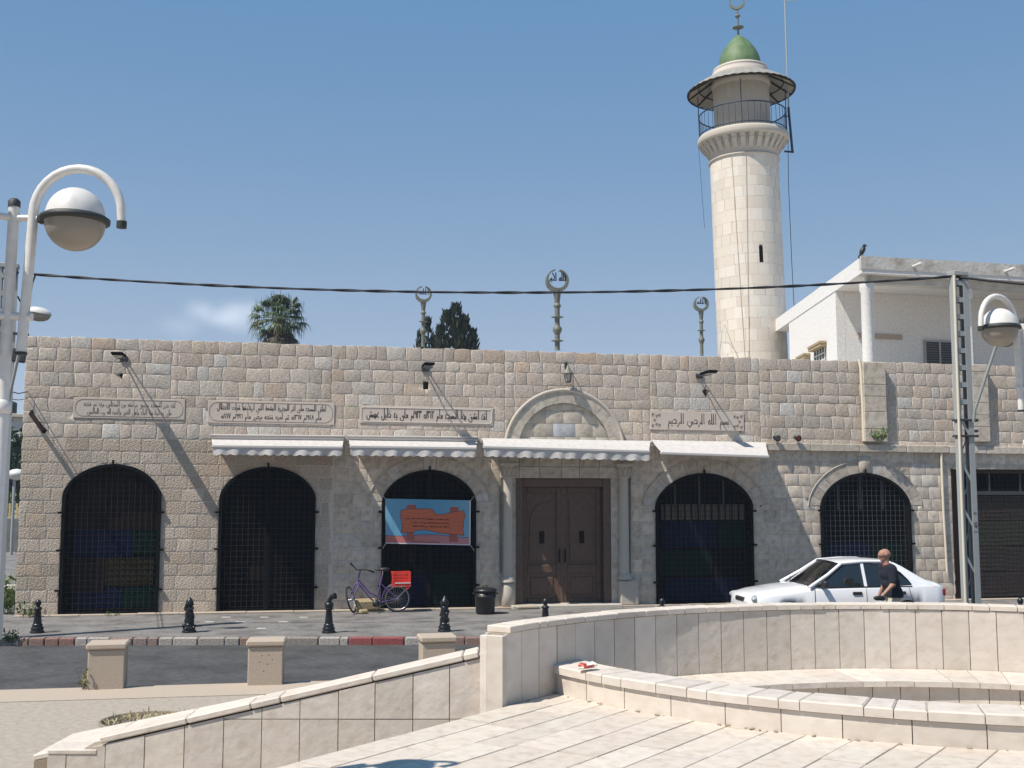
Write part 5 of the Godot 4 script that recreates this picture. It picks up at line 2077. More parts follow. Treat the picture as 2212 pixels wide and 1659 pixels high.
# ---------------------------------------------------------------- sloping side wall with the ramp behind it
func make_ramp():
	var DZ := 10.0
	var right := Vector3(cos(YAW), 0, sin(YAW))
	var back := Vector3(sin(YAW), 0, -cos(YAW))
	var xf := Transform3D(Basis(right, Vector3.UP, -back), EYE * Vector3(1, 0, 1) + back * DZ)   # local x along the wall, z towards the plaza
	var X := func(px: float) -> float: return (px - 1106.0) / FOC * DZ
	var H := func(px: float, py: float) -> float: return D(px, py, DZ).y
	var xa: float = X.call(130)
	var xb: float = X.call(240)
	var xc: float = X.call(1046)
	var ha: float = H.call(130, 1612)
	var hb: float = H.call(240, 1592)
	var hc: float = H.call(1046, 1403)
	var t := thing("sloping_side_wall", "low sloping wall of pale square panels left of the fountain plaza", "wall")
	t.transform = xf
	var top := func(x: float) -> float:
		return ha + (hb - ha) * (x - xa) / (xb - xa) * 0.4 if x < xb else lerpf(hb, hc, (x - xb) / (xc - xb))
	var st := stb()
	prism(st, PackedVector2Array([Vector2(xa + 0.01, -0.1), Vector2(xc, -0.1), Vector2(xc, hc - 0.075), Vector2(xb, hb - 0.075), Vector2(xa + 0.01, ha - 0.07)]), -0.27, 0.004)
	put("wall_core", st, M.joint_dirt, t)
	var joints := [130, 170, 252, 334, 417, 499, 579, 659, 740, 817, 897, 974, 1050]
	var jy: float = H.call(740, 1553)
	for i in joints.size() - 1:
		var x0: float = X.call(joints[i]) + 0.004
		var x1: float = X.call(joints[i + 1]) - 0.004
		x1 = minf(x1, xc)
		var t0: float = top.call(x0) - 0.07
		var t1: float = top.call(x1) - 0.07
		var low := PackedVector2Array([Vector2(x0, 0.0), Vector2(x1, 0.0), Vector2(x1, minf(t1, jy - 0.004)), Vector2(x0, minf(t0, jy - 0.004))])
		if t0 < jy - 0.03 and t1 > jy:
			low = PackedVector2Array([Vector2(x0, 0.0), Vector2(x1, 0.0), Vector2(x1, t1), Vector2(x0, t0)])
		st = stb()
		st.set_color(panel_color())
		prism(st, low, -0.03, 0.012 + rng.randf_range(-0.003, 0.003))
		put("wall_panel", st, M.panel_stone, t)
		if t0 > jy + 0.01:
			st = stb()
			st.set_color(panel_color())
			prism(st, PackedVector2Array([Vector2(x0, jy + 0.004), Vector2(x1, jy + 0.004), Vector2(x1, t1), Vector2(x0, t0)]), -0.03, 0.012 + rng.randf_range(-0.003, 0.003))
			put("wall_panel", st, M.panel_stone, t)
	# coping stones
	var cuts := [240, 422, 556, 618, 812, 1003, 1036]
	for i in cuts.size() - 1:
		var x0: float = X.call(cuts[i]) + 0.003
		var x1: float = X.call(cuts[i + 1]) - 0.003
		var y0: float = top.call(x0)
		var y1: float = top.call(x1)
		st = stb()
		st.set_color(panel_color() * Color(1.05, 1.04, 1.03))
		var d := Vector3(x1 - x0, y1 - y0, 0)
		box(st, Vector3((x0 + x1) * 0.5, (y0 + y1) * 0.5 - 0.027 + rng.randf_range(-0.003, 0.003), -0.13), Vector3(d.length(), 0.055, 0.31 + rng.randf_range(-0.006, 0.01)), Basis(Vector3(0, 0, 1), atan2(d.y, d.x)), 0.01)
		put("coping_stone", st, M.panel_stone, t)
	st = stb()
	st.set_color(panel_color())
	box(st, Vector3((xa + xb) * 0.5 - 0.01, ha - 0.045, -0.13), Vector3(xb - xa - 0.02, 0.05, 0.3), Basis(), 0.012)
	put("coping_stone", st, M.panel_stone, t)
	# the ramp itself, behind the wall
	var rz := -1.25
	var s := (DZ - rz) / DZ
	var q0: float = X.call(182) * s
	var h0: float = D(182, 1584, DZ - rz).y
	var q1: float = X.call(752) * s
	var h1: float = D(752, 1465, DZ - rz).y
	var k := (h1 - h0) / (q1 - q0)
	var xe: float = xc + 0.1
	st = stb()
	prism(st, PackedVector2Array([Vector2(q0 + 0.02, -0.1), Vector2(xe, -0.1), Vector2(xe, h0 + k * (xe - q0) - 0.05), Vector2(q0 + 0.02, h0 - 0.05)]), rz, -0.3)
	put("ramp_body", st, M.joint_dirt, t)
	var x := q0
	while x < xe:
		var w := minf(rng.randf_range(0.5, 0.9), xe - x)
		for row in 2:
			st = stb()
			st.set_color(panel_color() * Color(1.05, 1.05, 1.04))
			var d := Vector3(w, k * w, 0)
			var zz: float = [rz + 0.24, (rz + 0.48 - 0.305) * 0.5][row]
			var wz: float = [0.48, (-0.305 - rz - 0.49)][row]
			box(st, Vector3(x + w * 0.5, h0 + k * (x + w * 0.5 - q0) - 0.025, zz), Vector3(d.length() - 0.008, 0.05, wz - 0.006), Basis(Vector3(0, 0, 1), atan2(d.y, d.x)), 0.008)
			put("ramp_slab", st, M.panel_stone, t)
		x += w

# ---------------------------------------------------------------- things along the street
func make_street_side():
	# stone bollards on the plaza edge
	var first: Node3D = null
	var spots := [[227, 1489, "left stone bollard, its base beside a dry weed"], [572, 1480, "middle stone bollard, its face pitted with small holes"], [948, 1470, "right stone bollard, half hidden by the sloping wall"]]
	for s in spots:
		var p := F(s[0], s[1], 0.006)
		if s[0] == 948:
			p = W(948, 1420, F(572, 1480, 0.006).z)
			p.y = 0.006
		if first == null:
			first = thing("stone_bollard", s[2], "bollard", p, 0.03, "stone bollards on the plaza edge")
			var st := stb()
			box(st, Vector3(0, 0.27, -0.2), Vector3(0.5, 0.56, 0.4), Basis(), 0.012)
			put("body", st, M.concrete, first)
			st = stb()
			box(st, Vector3(0, 0.6, -0.2), Vector3(0.56, 0.09, 0.46), Basis(), 0.022)
			put("cap", st, M.concrete, first)
		else:
			var c: Node3D = dup(first, s[2], p, [0.03, -0.04, 0.05][spots.find(s)])
			if s[0] != 572:
				continue
			var st := stb()
			for h in [[-0.05, 0.42], [0.05, 0.43], [-0.08, 0.33], [0.03, 0.3], [0.1, 0.36], [-0.02, 0.2]]:
				lathe(st, [Vector2(0.009, -0.002), Vector2(0.007, 0.0015), Vector2(0, 0.0015)], 8, Transform3D(Basis(Vector3.RIGHT, PI / 2), Vector3(h[0], h[1], 0.0)))
			put("pin_holes", st, M.board_brown, c)
	# iron bollards along the kerb
	var proto := make_bollard("black iron bollard with a ball top, leftmost on the kerb", F(80, 1367, FRONT_Y), 0)
	var y0 := F(960, 1364, FRONT_Y)
	make_bollard("black iron bollard crusted and swollen, second from the left", F(408, 1366, FRONT_Y), 1)
	make_bollard("broken black bollard ending in a bent open pipe", F(710, 1367, FRONT_Y), 2)
	make_bollard("battered black iron bollard in front of the banner gate", y0, 3)
	var q := 0.0
	for s in [[1178, "black iron bollard before the brown door, its foot behind the wall"], [1430, "black iron bollard before the gate with the pale panel"], [2204, "black iron bollard at the right edge of the picture"]]:
		var z: float = 5.0
		for i in 8:
			z = kerb_z(W(s[0], 1300, z).x) - (y0.x * 0.16 + 4.98 - y0.z)
		var at := W(s[0], 1300, z)
		at.y = FRONT_Y
		dup(proto, s[1], at, q + 1.0)
		q += 0.7
	# rubbish bin by the door
	var bin := thing("rubbish_bin", "black plastic rubbish bin with a lid beside the door column", "bin", F(1048, 1326, FRONT_Y))
	var st := stb()
	turned(st, [Vector2(0, 0), Vector2(0.2, 0.0), Vector2(0.215, 0.05), Vector2(0.235, 0.36), Vector2(0.25, 0.37), Vector2(0.25, 0.41), Vector2(0.238, 0.42), Vector2(0.245, 0.5), Vector2(0.2, 0.5)], 28)
	put("tub", st, M.bin_plastic, bin)
	st = stb()
	lathe(st, [Vector2(0.262, 0.5), Vector2(0.27, 0.52), Vector2(0.26, 0.55), Vector2(0.2, 0.585), Vector2(0.06, 0.6), Vector2(0, 0.602)], 28)
	lathe(st, [Vector2(0.2, 0.495), Vector2(0.262, 0.5)], 28)
	put("lid", st, M.bin_plastic, bin)
	st = stb()
	tube(st, [Vector3(-0.05, 0.6, 0), Vector3(-0.04, 0.64, 0), Vector3(0.04, 0.64, 0), Vector3(0.05, 0.6, 0)], 0.012, 6)
	put("lid_handle", st, M.bin_plastic, bin)
	for s in [-1, 1]:
		st = stb()
		box(st, Vector3(s * 0.268, 0.46, 0), Vector3(0.05, 0.03, 0.12), Basis(), 0.008)
		put("side_handle", st, M.bin_plastic, bin)
	# loose stones by the bicycle and door
	st = stb()
	var c := W(792, 1300, 0.3)
	st.set_smooth_group(-1)
	box(st, Vector3(c.x, FRONT_Y + 0.15, 0.3), Vector3(0.62, 0.28, 0.26), Basis(Vector3(0.1, 1, 0.05).normalized(), 0.15), 0.06)
	var sl := put("fallen_block", st, M.yellow_stone)
	tag(sl, "yellowish stone block lying at the wall behind the bicycle", "stone block")
	st = stb()
	c = F(785, 1326, FRONT_Y)
	box(st, Vector3(c.x, FRONT_Y + 0.05, c.z), Vector3(0.2, 0.1, 0.14), Basis(Vector3.UP, 0.3), 0.03)
	sl = put("rubble_stone", st, M.yellow_stone)
	tag(sl, "small stone on the pavement under the purple bicycle frame", "stone")
	st = stb()
	c = F(1138, 1315, FRONT_Y)
	box(st, Vector3(c.x, FRONT_Y + 0.045, c.z), Vector3(0.52, 0.07, 0.3), Basis(Vector3.UP, 0.1), 0.02)
	sl = put("flat_slab", st, M.concrete)
	tag(sl, "flat pale slab on the ground at the left foot of the door", "slab")
	st = stb()
	c = F(1255, 1311, FRONT_Y)
	box(st, Vector3(c.x, FRONT_Y + 0.035, c.z + 0.1), Vector3(0.42, 0.05, 0.22), Basis(Vector3.UP, -0.2), 0.015)
	sl = put("flat_slab", st, M.plaque_light)
	tag(sl, "thin pale slab lying before the middle of the brown door", "slab")

func make_bollard(label: String, at: Vector3, style: int) -> Node3D:
	var t := thing("iron_bollard", label, "bollard", at, 0.0, "black iron bollards along the kerb")
	var st := stb()
	var s := 1.0
	turned(st, [Vector2(0, 0), Vector2(0.135, 0), Vector2(0.135, 0.03), Vector2(0.11, 0.05), Vector2(0.12, 0.07), Vector2(0.12, 0.1), Vector2(0.095, 0.12), Vector2(0.1, 0.14), Vector2(0.1, 0.16), Vector2(0.08, 0.18)], 20)
	put("foot", st, M.bollard_black, t)
	st = stb()
	var top := 0.44
	var prof := [Vector2(0.08, 0.178), Vector2(0.07, 0.3), Vector2(0.058, top), Vector2(0.07, top + 0.01), Vector2(0.078, top + 0.03), Vector2(0.07, top + 0.05), Vector2(0.055, top + 0.06)]
	if style == 1 or style == 3:
		prof = [Vector2(0.085, 0.178), Vector2(0.1, 0.23), Vector2(0.075, 0.29), Vector2(0.09, 0.36), Vector2(0.07, 0.42), Vector2(0.085, 0.47), Vector2(0.06, 0.5)]
	lathe(st, prof, 18)
	put("shaft", st, M.bollard_black, t)
	st = stb()
	if style == 0:
		lathe(st, [Vector2(0.05, top + 0.055), Vector2(0.035, top + 0.08), Vector2(0.058, top + 0.12), Vector2(0.06, top + 0.15), Vector2(0.04, top + 0.19), Vector2(0.02, top + 0.205), Vector2(0, top + 0.21)], 16)
		put("ball_top", st, M.bollard_black, t)
	elif style == 2:
		lathe(st, [Vector2(0.075, top + 0.05), Vector2(0.09, top + 0.09), Vector2(0.085, top + 0.13), Vector2(0.06, top + 0.15)], 16)
		tube(st, [Vector3(0, top + 0.12, 0), Vector3(0.01, top + 0.2, 0), Vector3(0.05, top + 0.26, 0.02), Vector3(0.12, top + 0.28, 0.06)], [0.05, 0.045, 0.05, 0.062], 12)
		put("bent_pipe", st, M.bollard_black, t)
	elif style == 3:
		lathe(st, [Vector2(0.055, 0.5), Vector2(0.085, 0.53), Vector2(0.09, 0.58), Vector2(0.05, 0.63), Vector2(0.03, 0.66), Vector2(0.018, 0.69), Vector2(0, 0.7)], 14)
		put("ball_top", st, M.bollard_black, t)
	else:
		lathe(st, [Vector2(0.06, 0.5), Vector2(0.085, 0.54), Vector2(0.07, 0.6), Vector2(0.04, 0.66), Vector2(0, 0.69)], 12)
		put("ball_top", st, M.bollard_black, t)
	if style == 1 or style == 3:
		st = stb()     # lumps of old casting and grime
		for i in (46 if style == 1 else 16):
			var a := rng.randf() * TAU
			var y := rng.randf_range(0.02, 0.6 if style == 1 else 0.4)
			var r := 0.1 if y > 0.16 else 0.15
			if style == 1 and y > 0.35 and cos(a) > 0.2:
				r = 0.14
			var sz := rng.randf_range(0.025, 0.06)
			box(st, Vector3(cos(a) * r * 0.8, y, sin(a) * r * 0.8), Vector3(sz, sz * 0.9, sz), Basis(Vector3(rng.randf(), rng.randf(), rng.randf() + 0.1).normalized(), rng.randf() * 3), sz * 0.3)
		put_stuff("crust", st, M.bollard_black, t)
	return t

# ---------------------------------------------------------------- things fixed to the wall
func make_wall_fixtures():
	awning("leftmost white awning, half rolled in with a scalloped hanging edge", [457, 742], [940, 943], 961, 964, 966, 982, 1.0, true)
	awning("white awning with a scalloped edge above the banner gate", [754, 1031], [942, 946], 962, 966, 968, 985, 1.0, true)
	awning("widest white awning with wavy hanging edge above the brown door", [1042, 1405], [947, 953], 963, 973, 973, 991, 1.1, false)
	awning("rightmost white awning with a plain straight edge and no hanging strip", [1408, 1654], [951, 956], 976, 984, 0, 0, 1.3, false)
	# floodlights on long arms
	floodlight(257, 768, "dark flat floodlight high on the wall at the left, above the leftmost inscription")
	floodlight(925, 790, "dark flat floodlight above the bold one line inscription")
	floodlight(1531, 806, "dark flat floodlight at the right, above the calligraphic inscription")
	# lantern
	var lp := W(1227, 812, 0.22)
	var t := thing("wall_lantern", "old wall lantern with a pointed cap above the stone arch", "lantern", lp)
	var st := stb()
	tube(st, [Vector3(0, 0.3, -0.24), Vector3(0, 0.36, -0.15), Vector3(0, 0.33, -0.02), Vector3(0, 0.24, 0)], 0.014, 6)
	box(st, Vector3(0, 0.28, -0.215), Vector3(0.08, 0.16, 0.02), Basis(), 0.004)
	put("bracket", st, M.dark_steel, t)
	st = stb()
	lathe(st, [Vector2(0.15, 0.05), Vector2(0.13, 0.08), Vector2(0.05, 0.18), Vector2(0.02, 0.26), Vector2(0, 0.28)], 12)
	lathe(st, [Vector2(0, 0.055), Vector2(0.15, 0.05)], 12)
	put("cap", st, M.finial_metal, t)
	st = stb()
	lathe(st, [Vector2(0.06, -0.14), Vector2(0.085, 0.045)], 10)
	put("glass", st, M.lantern_glass, t)
	st = stb()
	for k in 6:
		var a := TAU * k / 6
		bar(st, Vector3(cos(a) * 0.066, -0.14, sin(a) * 0.066), Vector3(cos(a) * 0.1, 0.05, sin(a) * 0.1), 0.012, 0.012)
	turned(st, [Vector2(0, -0.17), Vector2(0.06, -0.165), Vector2(0.075, -0.14), Vector2(0.06, -0.135)], 10)
	put("cage", st, M.dark_steel, t)
	# small round lamps on the string course
	var a := small_spot("small dark round lamp above the string course, left of the red one", W(1680, 947, 0.2), M.far_grey)
	small_spot("small round lamp with a red glass on the string course", W(1725, 947, 0.2), M.lamp_red)
	# dark pipe sticking out at the left corner
	st = stb()
	var p0 := W(66, 894, 0.1)
	var p1 := W(96, 932, 0.5)
	tube(st, [Vector3(p0.x, p0.y + 0.05, -0.02), p0, p1], [0.042, 0.045, 0.058], 10)
	var dp := put("drain_spout", st, M.board_brown)
	tag(dp, "short rusty dark spout sticking out near the left corner of the wall", "spout")
	# crescents on the parapet
	finial("tallest parapet finial, crescent with four dark letters, above the door", 1204, 752, 607, 24.5, true)
	finial("crescent finial on the parapet in front of the small cypress, crossed by the cable", 914, 745, 636, 17.5, false)
	finial("smallest crescent finial, on the parapet just left of the minaret", 1516, 764, 657, 16.0, false)
	# banner
	banner()

func small_spot(label: String, at: Vector3, lens: Material) -> Node3D:
	var t := thing("wall_lamp", label, "lamp", at)
	var st := stb()
	var xf := Transform3D(Basis(Vector3(0, 1, 0), 0.3) * Basis(Vector3.RIGHT, PI / 2 + 0.2), Vector3.ZERO)
	lathe(st, [Vector2(0.0, -0.14), Vector2(0.05, -0.13), Vector2(0.075, -0.02), Vector2(0.08, 0.02), Vector2(0.07, 0.02), Vector2(0.062, 0.0)], 16, xf)
	tube(st, [Vector3(0, 0.03, -0.1), Vector3(0, 0.06, -0.2)], 0.02, 6)
	put("housing", st, M.bollard_black, t)
	st = stb()
	lathe(st, [Vector2(0.064, 0.0), Vector2(0.04, 0.015), Vector2(0, 0.02)], 16, xf)
	put("lens", st, lens, t)
	return t

func floodlight(px: float, py: float, label: String):
	var at := W(px, py, 0.7)
	var t := thing("floodlight", label, "floodlight", Vector3(at.x, at.y, 0.0), 0.0, "floodlights on arms from the wall")
	var st := stb()
	for s in [-1, 1]:
		bar(st, Vector3(0.0 + s * 0.03, 0, 0.0), Vector3(s * 0.13, -0.01, 0.42), 0.022, 0.03)
	box(st, Vector3(0, 0, 0.012), Vector3(0.18, 0.12, 0.03), Basis(), 0.004)
	put("arm", st, M.dark_steel, t)
	st = stb()
	box(st, Vector3(0, 0.02, 0.72), Vector3(0.26, 0.055, 0.62), Basis(), 0.02)
	put("housing", st, M.black_iron, t)
	st = stb()
	box(st, Vector3(0, -0.022, 0.72), Vector3(0.21, 0.014, 0.55), Basis(), 0.004)
	put("glass", st, M.dark_glass, t)

func awning(label: String, xs: Array, tops: Array, bar_l: float, bar_r: float, val0: float, val1: float, p: float, cassette: bool):
	var a := W(xs[0], tops[0] + 4, 0.1)
	var b := W(xs[1], tops[1] + 4, 0.1)
	var c := W(xs[0] + (20 if val0 == 0 else 3), bar_l, p)
	var d := W(xs[1] + (6 if val0 == 0 else -3), bar_r, p)
	var t := thing("awning", label, "awning", Vector3(a.x, a.y, 0.0), 0.0, "white awnings over the gates")
	var o := t.position
	a -= o; b -= o; c -= o; d -= o
	var st := stb()
	tube(st, [a + Vector3(-0.02, 0.0, -0.03), b + Vector3(0.02, 0.0, -0.03)], 0.055, 12)
	put("roller_tube" if not cassette else "cassette", st, M.awning_metal, t)
	if cassette:
		st = stb()
		box(st, (a + b) * 0.5 + Vector3(0, 0.05, -0.02), Vector3((b - a).length() + 0.06, 0.03, 0.16), basis_to((b - a).cross(Vector3.UP).normalized() * -1.0), 0.01)
		put("cover_strip", st, M.awning_metal, t)
	# cloth, slightly sagging
	st = stb()
	st.set_smooth_group(0)
	var nu := 14
	var nv := 5
	var pt := func(i: int, j: int) -> Vector3:
		var u := float(i) / nu
		var v := float(j) / nv
		var q: Vector3 = a.lerp(b, u).lerp(c.lerp(d, u), v)
		q.y += (0.05 - 0.05 * v if not cassette else -0.05 + 0.04 * v) - 0.018 * sin(PI * v) * (1.0 + 0.4 * sin(u * 9.0))
		return q
	for i in nu:
		for j in nv:
			quad(st, pt.call(i, j + 1), pt.call(i + 1, j + 1), pt.call(i + 1, j), pt.call(i, j))
	put("cloth", st, M.awning_cloth, t)
	st = stb()
	bar(st, c + Vector3(-0.02, -0.03, 0.01), d + Vector3(0.02, -0.03, 0.01), 0.06, 0.07, Vector3.UP, 0.015)
	put("front_bar", st, M.awning_metal, t)
	if val0 > 0:
		st = stb()
		st.set_smooth_group(0)
		var c2 := W(xs[0] + 4, val0, p) - o
		var drop: float = W(xs[0], val0, p).y - W(xs[0], val1, p).y
		var L := (d - c).length()
		var n := int(L / 0.19) * 8
		var prev := []
		var ph := rng.randf() * 6.0
		for i in n + 1:
			var u := float(i) / n
			var q := c.lerp(d, u) + Vector3(0, -0.055, 0.02)
			var scal := 0.028 * absf(sin(PI * u * n / 8.0))
			var wave := 0.018 * sin(u * L * 17.0 + ph) + 0.014 * sin(u * L * 7.3 + ph * 2.0)
			var now := [q, q + Vector3(0, -drop * 0.5, wave * 0.6), q + Vector3(wave * 0.4, -drop + 0.02 - scal, wave * 1.3)]
			if i > 0:
				for j in 2:
					quad(st, prev[j + 1], now[j + 1], now[j], prev[j])
			prev = now
		put("valance", st, M.awning_cloth, t)
	for s in [0.14, 0.86]:       # folding arms
		st = stb()
		var r0 := a.lerp(b, s) + Vector3(0, -0.08, 0)
		var r1 := c.lerp(d, s) + Vector3(0, -0.06, -0.03)
		var k := (r0 + r1) * 0.5 + Vector3((0.5 - s) * 1.0, -0.01, 0)
		tube(st, [r0, k], 0.022, 8)
		tube(st, [k, r1], 0.018, 8)
		box(st, r0 + Vector3(0, 0.02, -0.05), Vector3(0.08, 0.16, 0.07), Basis(), 0.01)
		put("folding_arm", st, M.awning_metal, t)

func finial(label: String, px: float, base_py: float, ring_py: float, ring_r: float, tall: bool):
	var z := -0.22
	var b := W(px, base_py + 4, z)
	var rc := W(px, ring_py, z)
	var m := (W(px, ring_py, z) - W(px, ring_py + 1, z)).y
	var t := thing("crescent_finial", label, "finial", b, 0.0, "crescent finials on the parapet")
	var h := rc.y - b.y
	var R := ring_r * m
	var st := stb()
	var n := h - R
	var k := R / 0.29
	var prof := [Vector2(0.075 * k, 0.0), Vector2(0.05 * k, 0.06)]
	prof.append_array([Vector2(0.05 * k, n * 0.16), Vector2(0.05 * k, n * 0.16)])
	lathe(st, prof, 14)
	var disc := func(f: float, r: float):
		lathe(st, [Vector2(0.045 * k, n * f - 0.035 * k), Vector2(r * k, n * f + 0.0), Vector2(r * k, n * f + 0.012 * k), Vector2(0.045 * k, n * f + 0.03 * k)], 18)
	lathe(st, [Vector2(0.066 * k, n * 0.0), Vector2(0.066 * k, n)], 14)
	if tall:
		disc.call(0.155, 0.155)
	lathe(st, [Vector2(0.05 * k, n * 0.24), Vector2(0.115 * k, n * 0.33), Vector2(0.12 * k, n * 0.37), Vector2(0.06 * k, n * 0.43), Vector2(0.05 * k, n * 0.46)], 16)
	disc.call(0.565, 0.155)
	lathe(st, [Vector2(0.05 * k, n * 0.7), Vector2(0.095 * k, n * 0.755), Vector2(0.095 * k, n * 0.775), Vector2(0.05 * k, n * 0.82)], 16)
	lathe(st, [Vector2(0.066 * k, n * 0.82), Vector2(0.1 * k, n * 1.0), Vector2(0.11 * k, n + R * 0.12)], 14)
	put("turned_stem", st, M.finial_metal, t)
	st = stb()
	crescent(st, Vector3(0, h, 0), R, 0.06 * k + 0.03, 0.42)
	put("crescent", st, M.finial_metal, t)
	st = stb()
	write_arabic(st, "الله اكبر" if tall else "الله", Vector2(R * (0.76 if tall else 0.66), h + R * 0.05), R * (1.52 if tall else 1.32), R * 0.5, 0.019 * k + 0.004, -0.01, Transform3D())
	write_arabic(st, "الله اكبر" if tall else "الله", Vector2(R * (0.76 if tall else 0.66), h + R * 0.05), R * (1.52 if tall else 1.32), R * 0.5, 0.019 * k + 0.004, 0.015, Transform3D())
	put("letters", st, M.dark_steel, t)

func banner():
	var z := 0.09
	var c0 := W(832, 1077, z)
	var c1 := W(1017, 1081, z)
	var c2 := W(1016, 1178, z)
	var c3 := W(833, 1174, z)
	var t := thing("printed_banner", "blue banner with an orange signboard print tied across the gate", "banner", (c0 + c1 + c2 + c3) * 0.25)
	var o := t.position
	# the print
	var w := 640
	var h := 336
	var im := Image.create(w, h, false, Image.FORMAT_RGB8)
	var board := PackedVector2Array([Vector2(118, 84), Vector2(160, 76), Vector2(245, 72), Vector2(330, 70), Vector2(352, 76), Vector2(366, 102), Vector2(390, 112), Vector2(440, 108), Vector2(500, 92), Vector2(588, 78), Vector2(590, 100), Vector2(598, 120), Vector2(586, 150), Vector2(584, 196), Vector2(578, 212), Vector2(588, 262), Vector2(545, 256), Vector2(470, 252), Vector2(390, 246), Vector2(340, 232), Vector2(290, 224), Vector2(240, 230), Vector2(190, 248), Vector2(118, 250), Vector2(126, 216), Vector2(122, 170), Vector2(112, 130)])
	var posts := [PackedVector2Array([Vector2(158, 52), Vector2(172, 42), Vector2(228, 42), Vector2(228, 80), Vector2(158, 82)]), PackedVector2Array([Vector2(482, 62), Vector2(494, 50), Vector2(548, 52), Vector2(550, 92), Vector2(482, 100)]), PackedVector2Array([Vector2(156, 240), Vector2(212, 236), Vector2(212, 310), Vector2(160, 306)]), PackedVector2Array([Vector2(476, 248), Vector2(540, 250), Vector2(544, 312), Vector2(478, 312)])]
	var edge := Geometry2D.offset_polygon(board, 4.0)[0]
	for y in h:
		for x in w:
			var p := Vector2(x, y)
			var f := float(x) / w
			var c := Color8(58, 136, 176).lerp(Color8(112, 160, 186), clampf(absf(f - 0.45) * 1.3, 0, 1))
			var land := 272 + 8 * sin(x * 0.012 + 0.6)
			if y > land - 4:
				c = Color8(70, 32, 40)
			if y > land:
				c = Color8(168, 82, 72).lerp(Color8(176, 112, 122), f)
			for k in 4:
				if Geometry2D.is_point_in_polygon(p, posts[k]):
					c = Color8(150, 62, 44)
			if y > 60 and y < 270 and x > 105 and x < 605:
				if Geometry2D.is_point_in_polygon(p, board):
					c = Color8(198, 88, 44).lerp(Color8(182, 76, 40), 0.5 + 0.5 * sin(y * 0.21 + sin(x * 0.02) * 2.0) * 0.6)
				elif Geometry2D.is_point_in_polygon(p, edge):
					c = Color8(66, 30, 34)
			if x > w - 10 or y > h - 8:
				c = Color8(206, 206, 214)
			im.set_pixel(x, y, c.lerp(Color(0.86, 0.86, 0.86), 0.13))
	var m := StandardMaterial3D.new()
	m.albedo_texture = ImageTexture.create_from_image(im)
	m.roughness = 0.55
	var st := stb()
	st.set_smooth_group(0)
	var nu := 16
	var nv := 8
	var pt := func(u: float, v: float) -> Vector3:
		var q: Vector3 = c0.lerp(c1, u).lerp(c3.lerp(c2, u), v) - o
		q.z += 0.012 * sin(u * 11.0 + v * 3.0) * sin(PI * v) + 0.02 * exp(-pow((u - 0.1 - v * 0.12) / 0.06, 2.0))
		return q
	for i in nu:
		for j in nv:
			var q := []
			for e in [[i, j + 1], [i + 1, j + 1], [i + 1, j], [i, j]]:
				q.append([pt.call(float(e[0]) / nu, float(e[1]) / nv), Vector2(float(e[0]) / nu, float(e[1]) / nv)])
			for ix in [0, 2, 1, 0, 3, 2]:
				st.set_uv(q[ix][1])
				st.add_vertex(q[ix][0])
	put("printed_cloth", st, m, t)
	# lines of small dark writing on the printed board
	st = stb()
	st.set_smooth_group(-1)
	for ln in [[0.24, 0.78, 0.435, 7], [0.30, 0.74, 0.52, 6], [0.32, 0.74, 0.60, 6], [0.30, 0.62, 0.945, 4]]:
		var u: float = ln[0]
		while u < ln[1]:
			var wl := rng.randf_range(0.008, 0.02)
			var v: float = ln[2] + rng.randf_range(-0.006, 0.006)
			var hh: float = rng.randf_range(0.012, 0.03) if ln[3] > 4 else 0.012
			var q0: Vector3 = pt.call(u, v + hh * 0.5) + Vector3(0, 0, 0.004)
			var q1: Vector3 = pt.call(u + wl, v + hh * 0.5) + Vector3(0, 0, 0.004)
			var q2: Vector3 = pt.call(u + wl, v - hh * 0.5 * rng.randf_range(-0.5, 1)) + Vector3(0, 0, 0.004)
			var q3: Vector3 = pt.call(u, v - hh * 0.5) + Vector3(0, 0, 0.004)
			if rng.randf() < 0.86:
				quad(st, q0, q1, q2, q3)
			u += wl + rng.randf_range(0.002, 0.008)
	put_stuff("small_writing", st, M.board_brown, t)
	st = stb()
	for e in [[c0, W(826, 1070, 0.05)], [c1, W(1024, 1072, 0.05)], [c2, W(1025, 1190, 0.05)], [c3, W(826, 1186, 0.05)]]:
		tube(st, [e[0] - o, e[1] - o], 0.006, 4)
	put("tie_cords", st, M.white_paint, t)

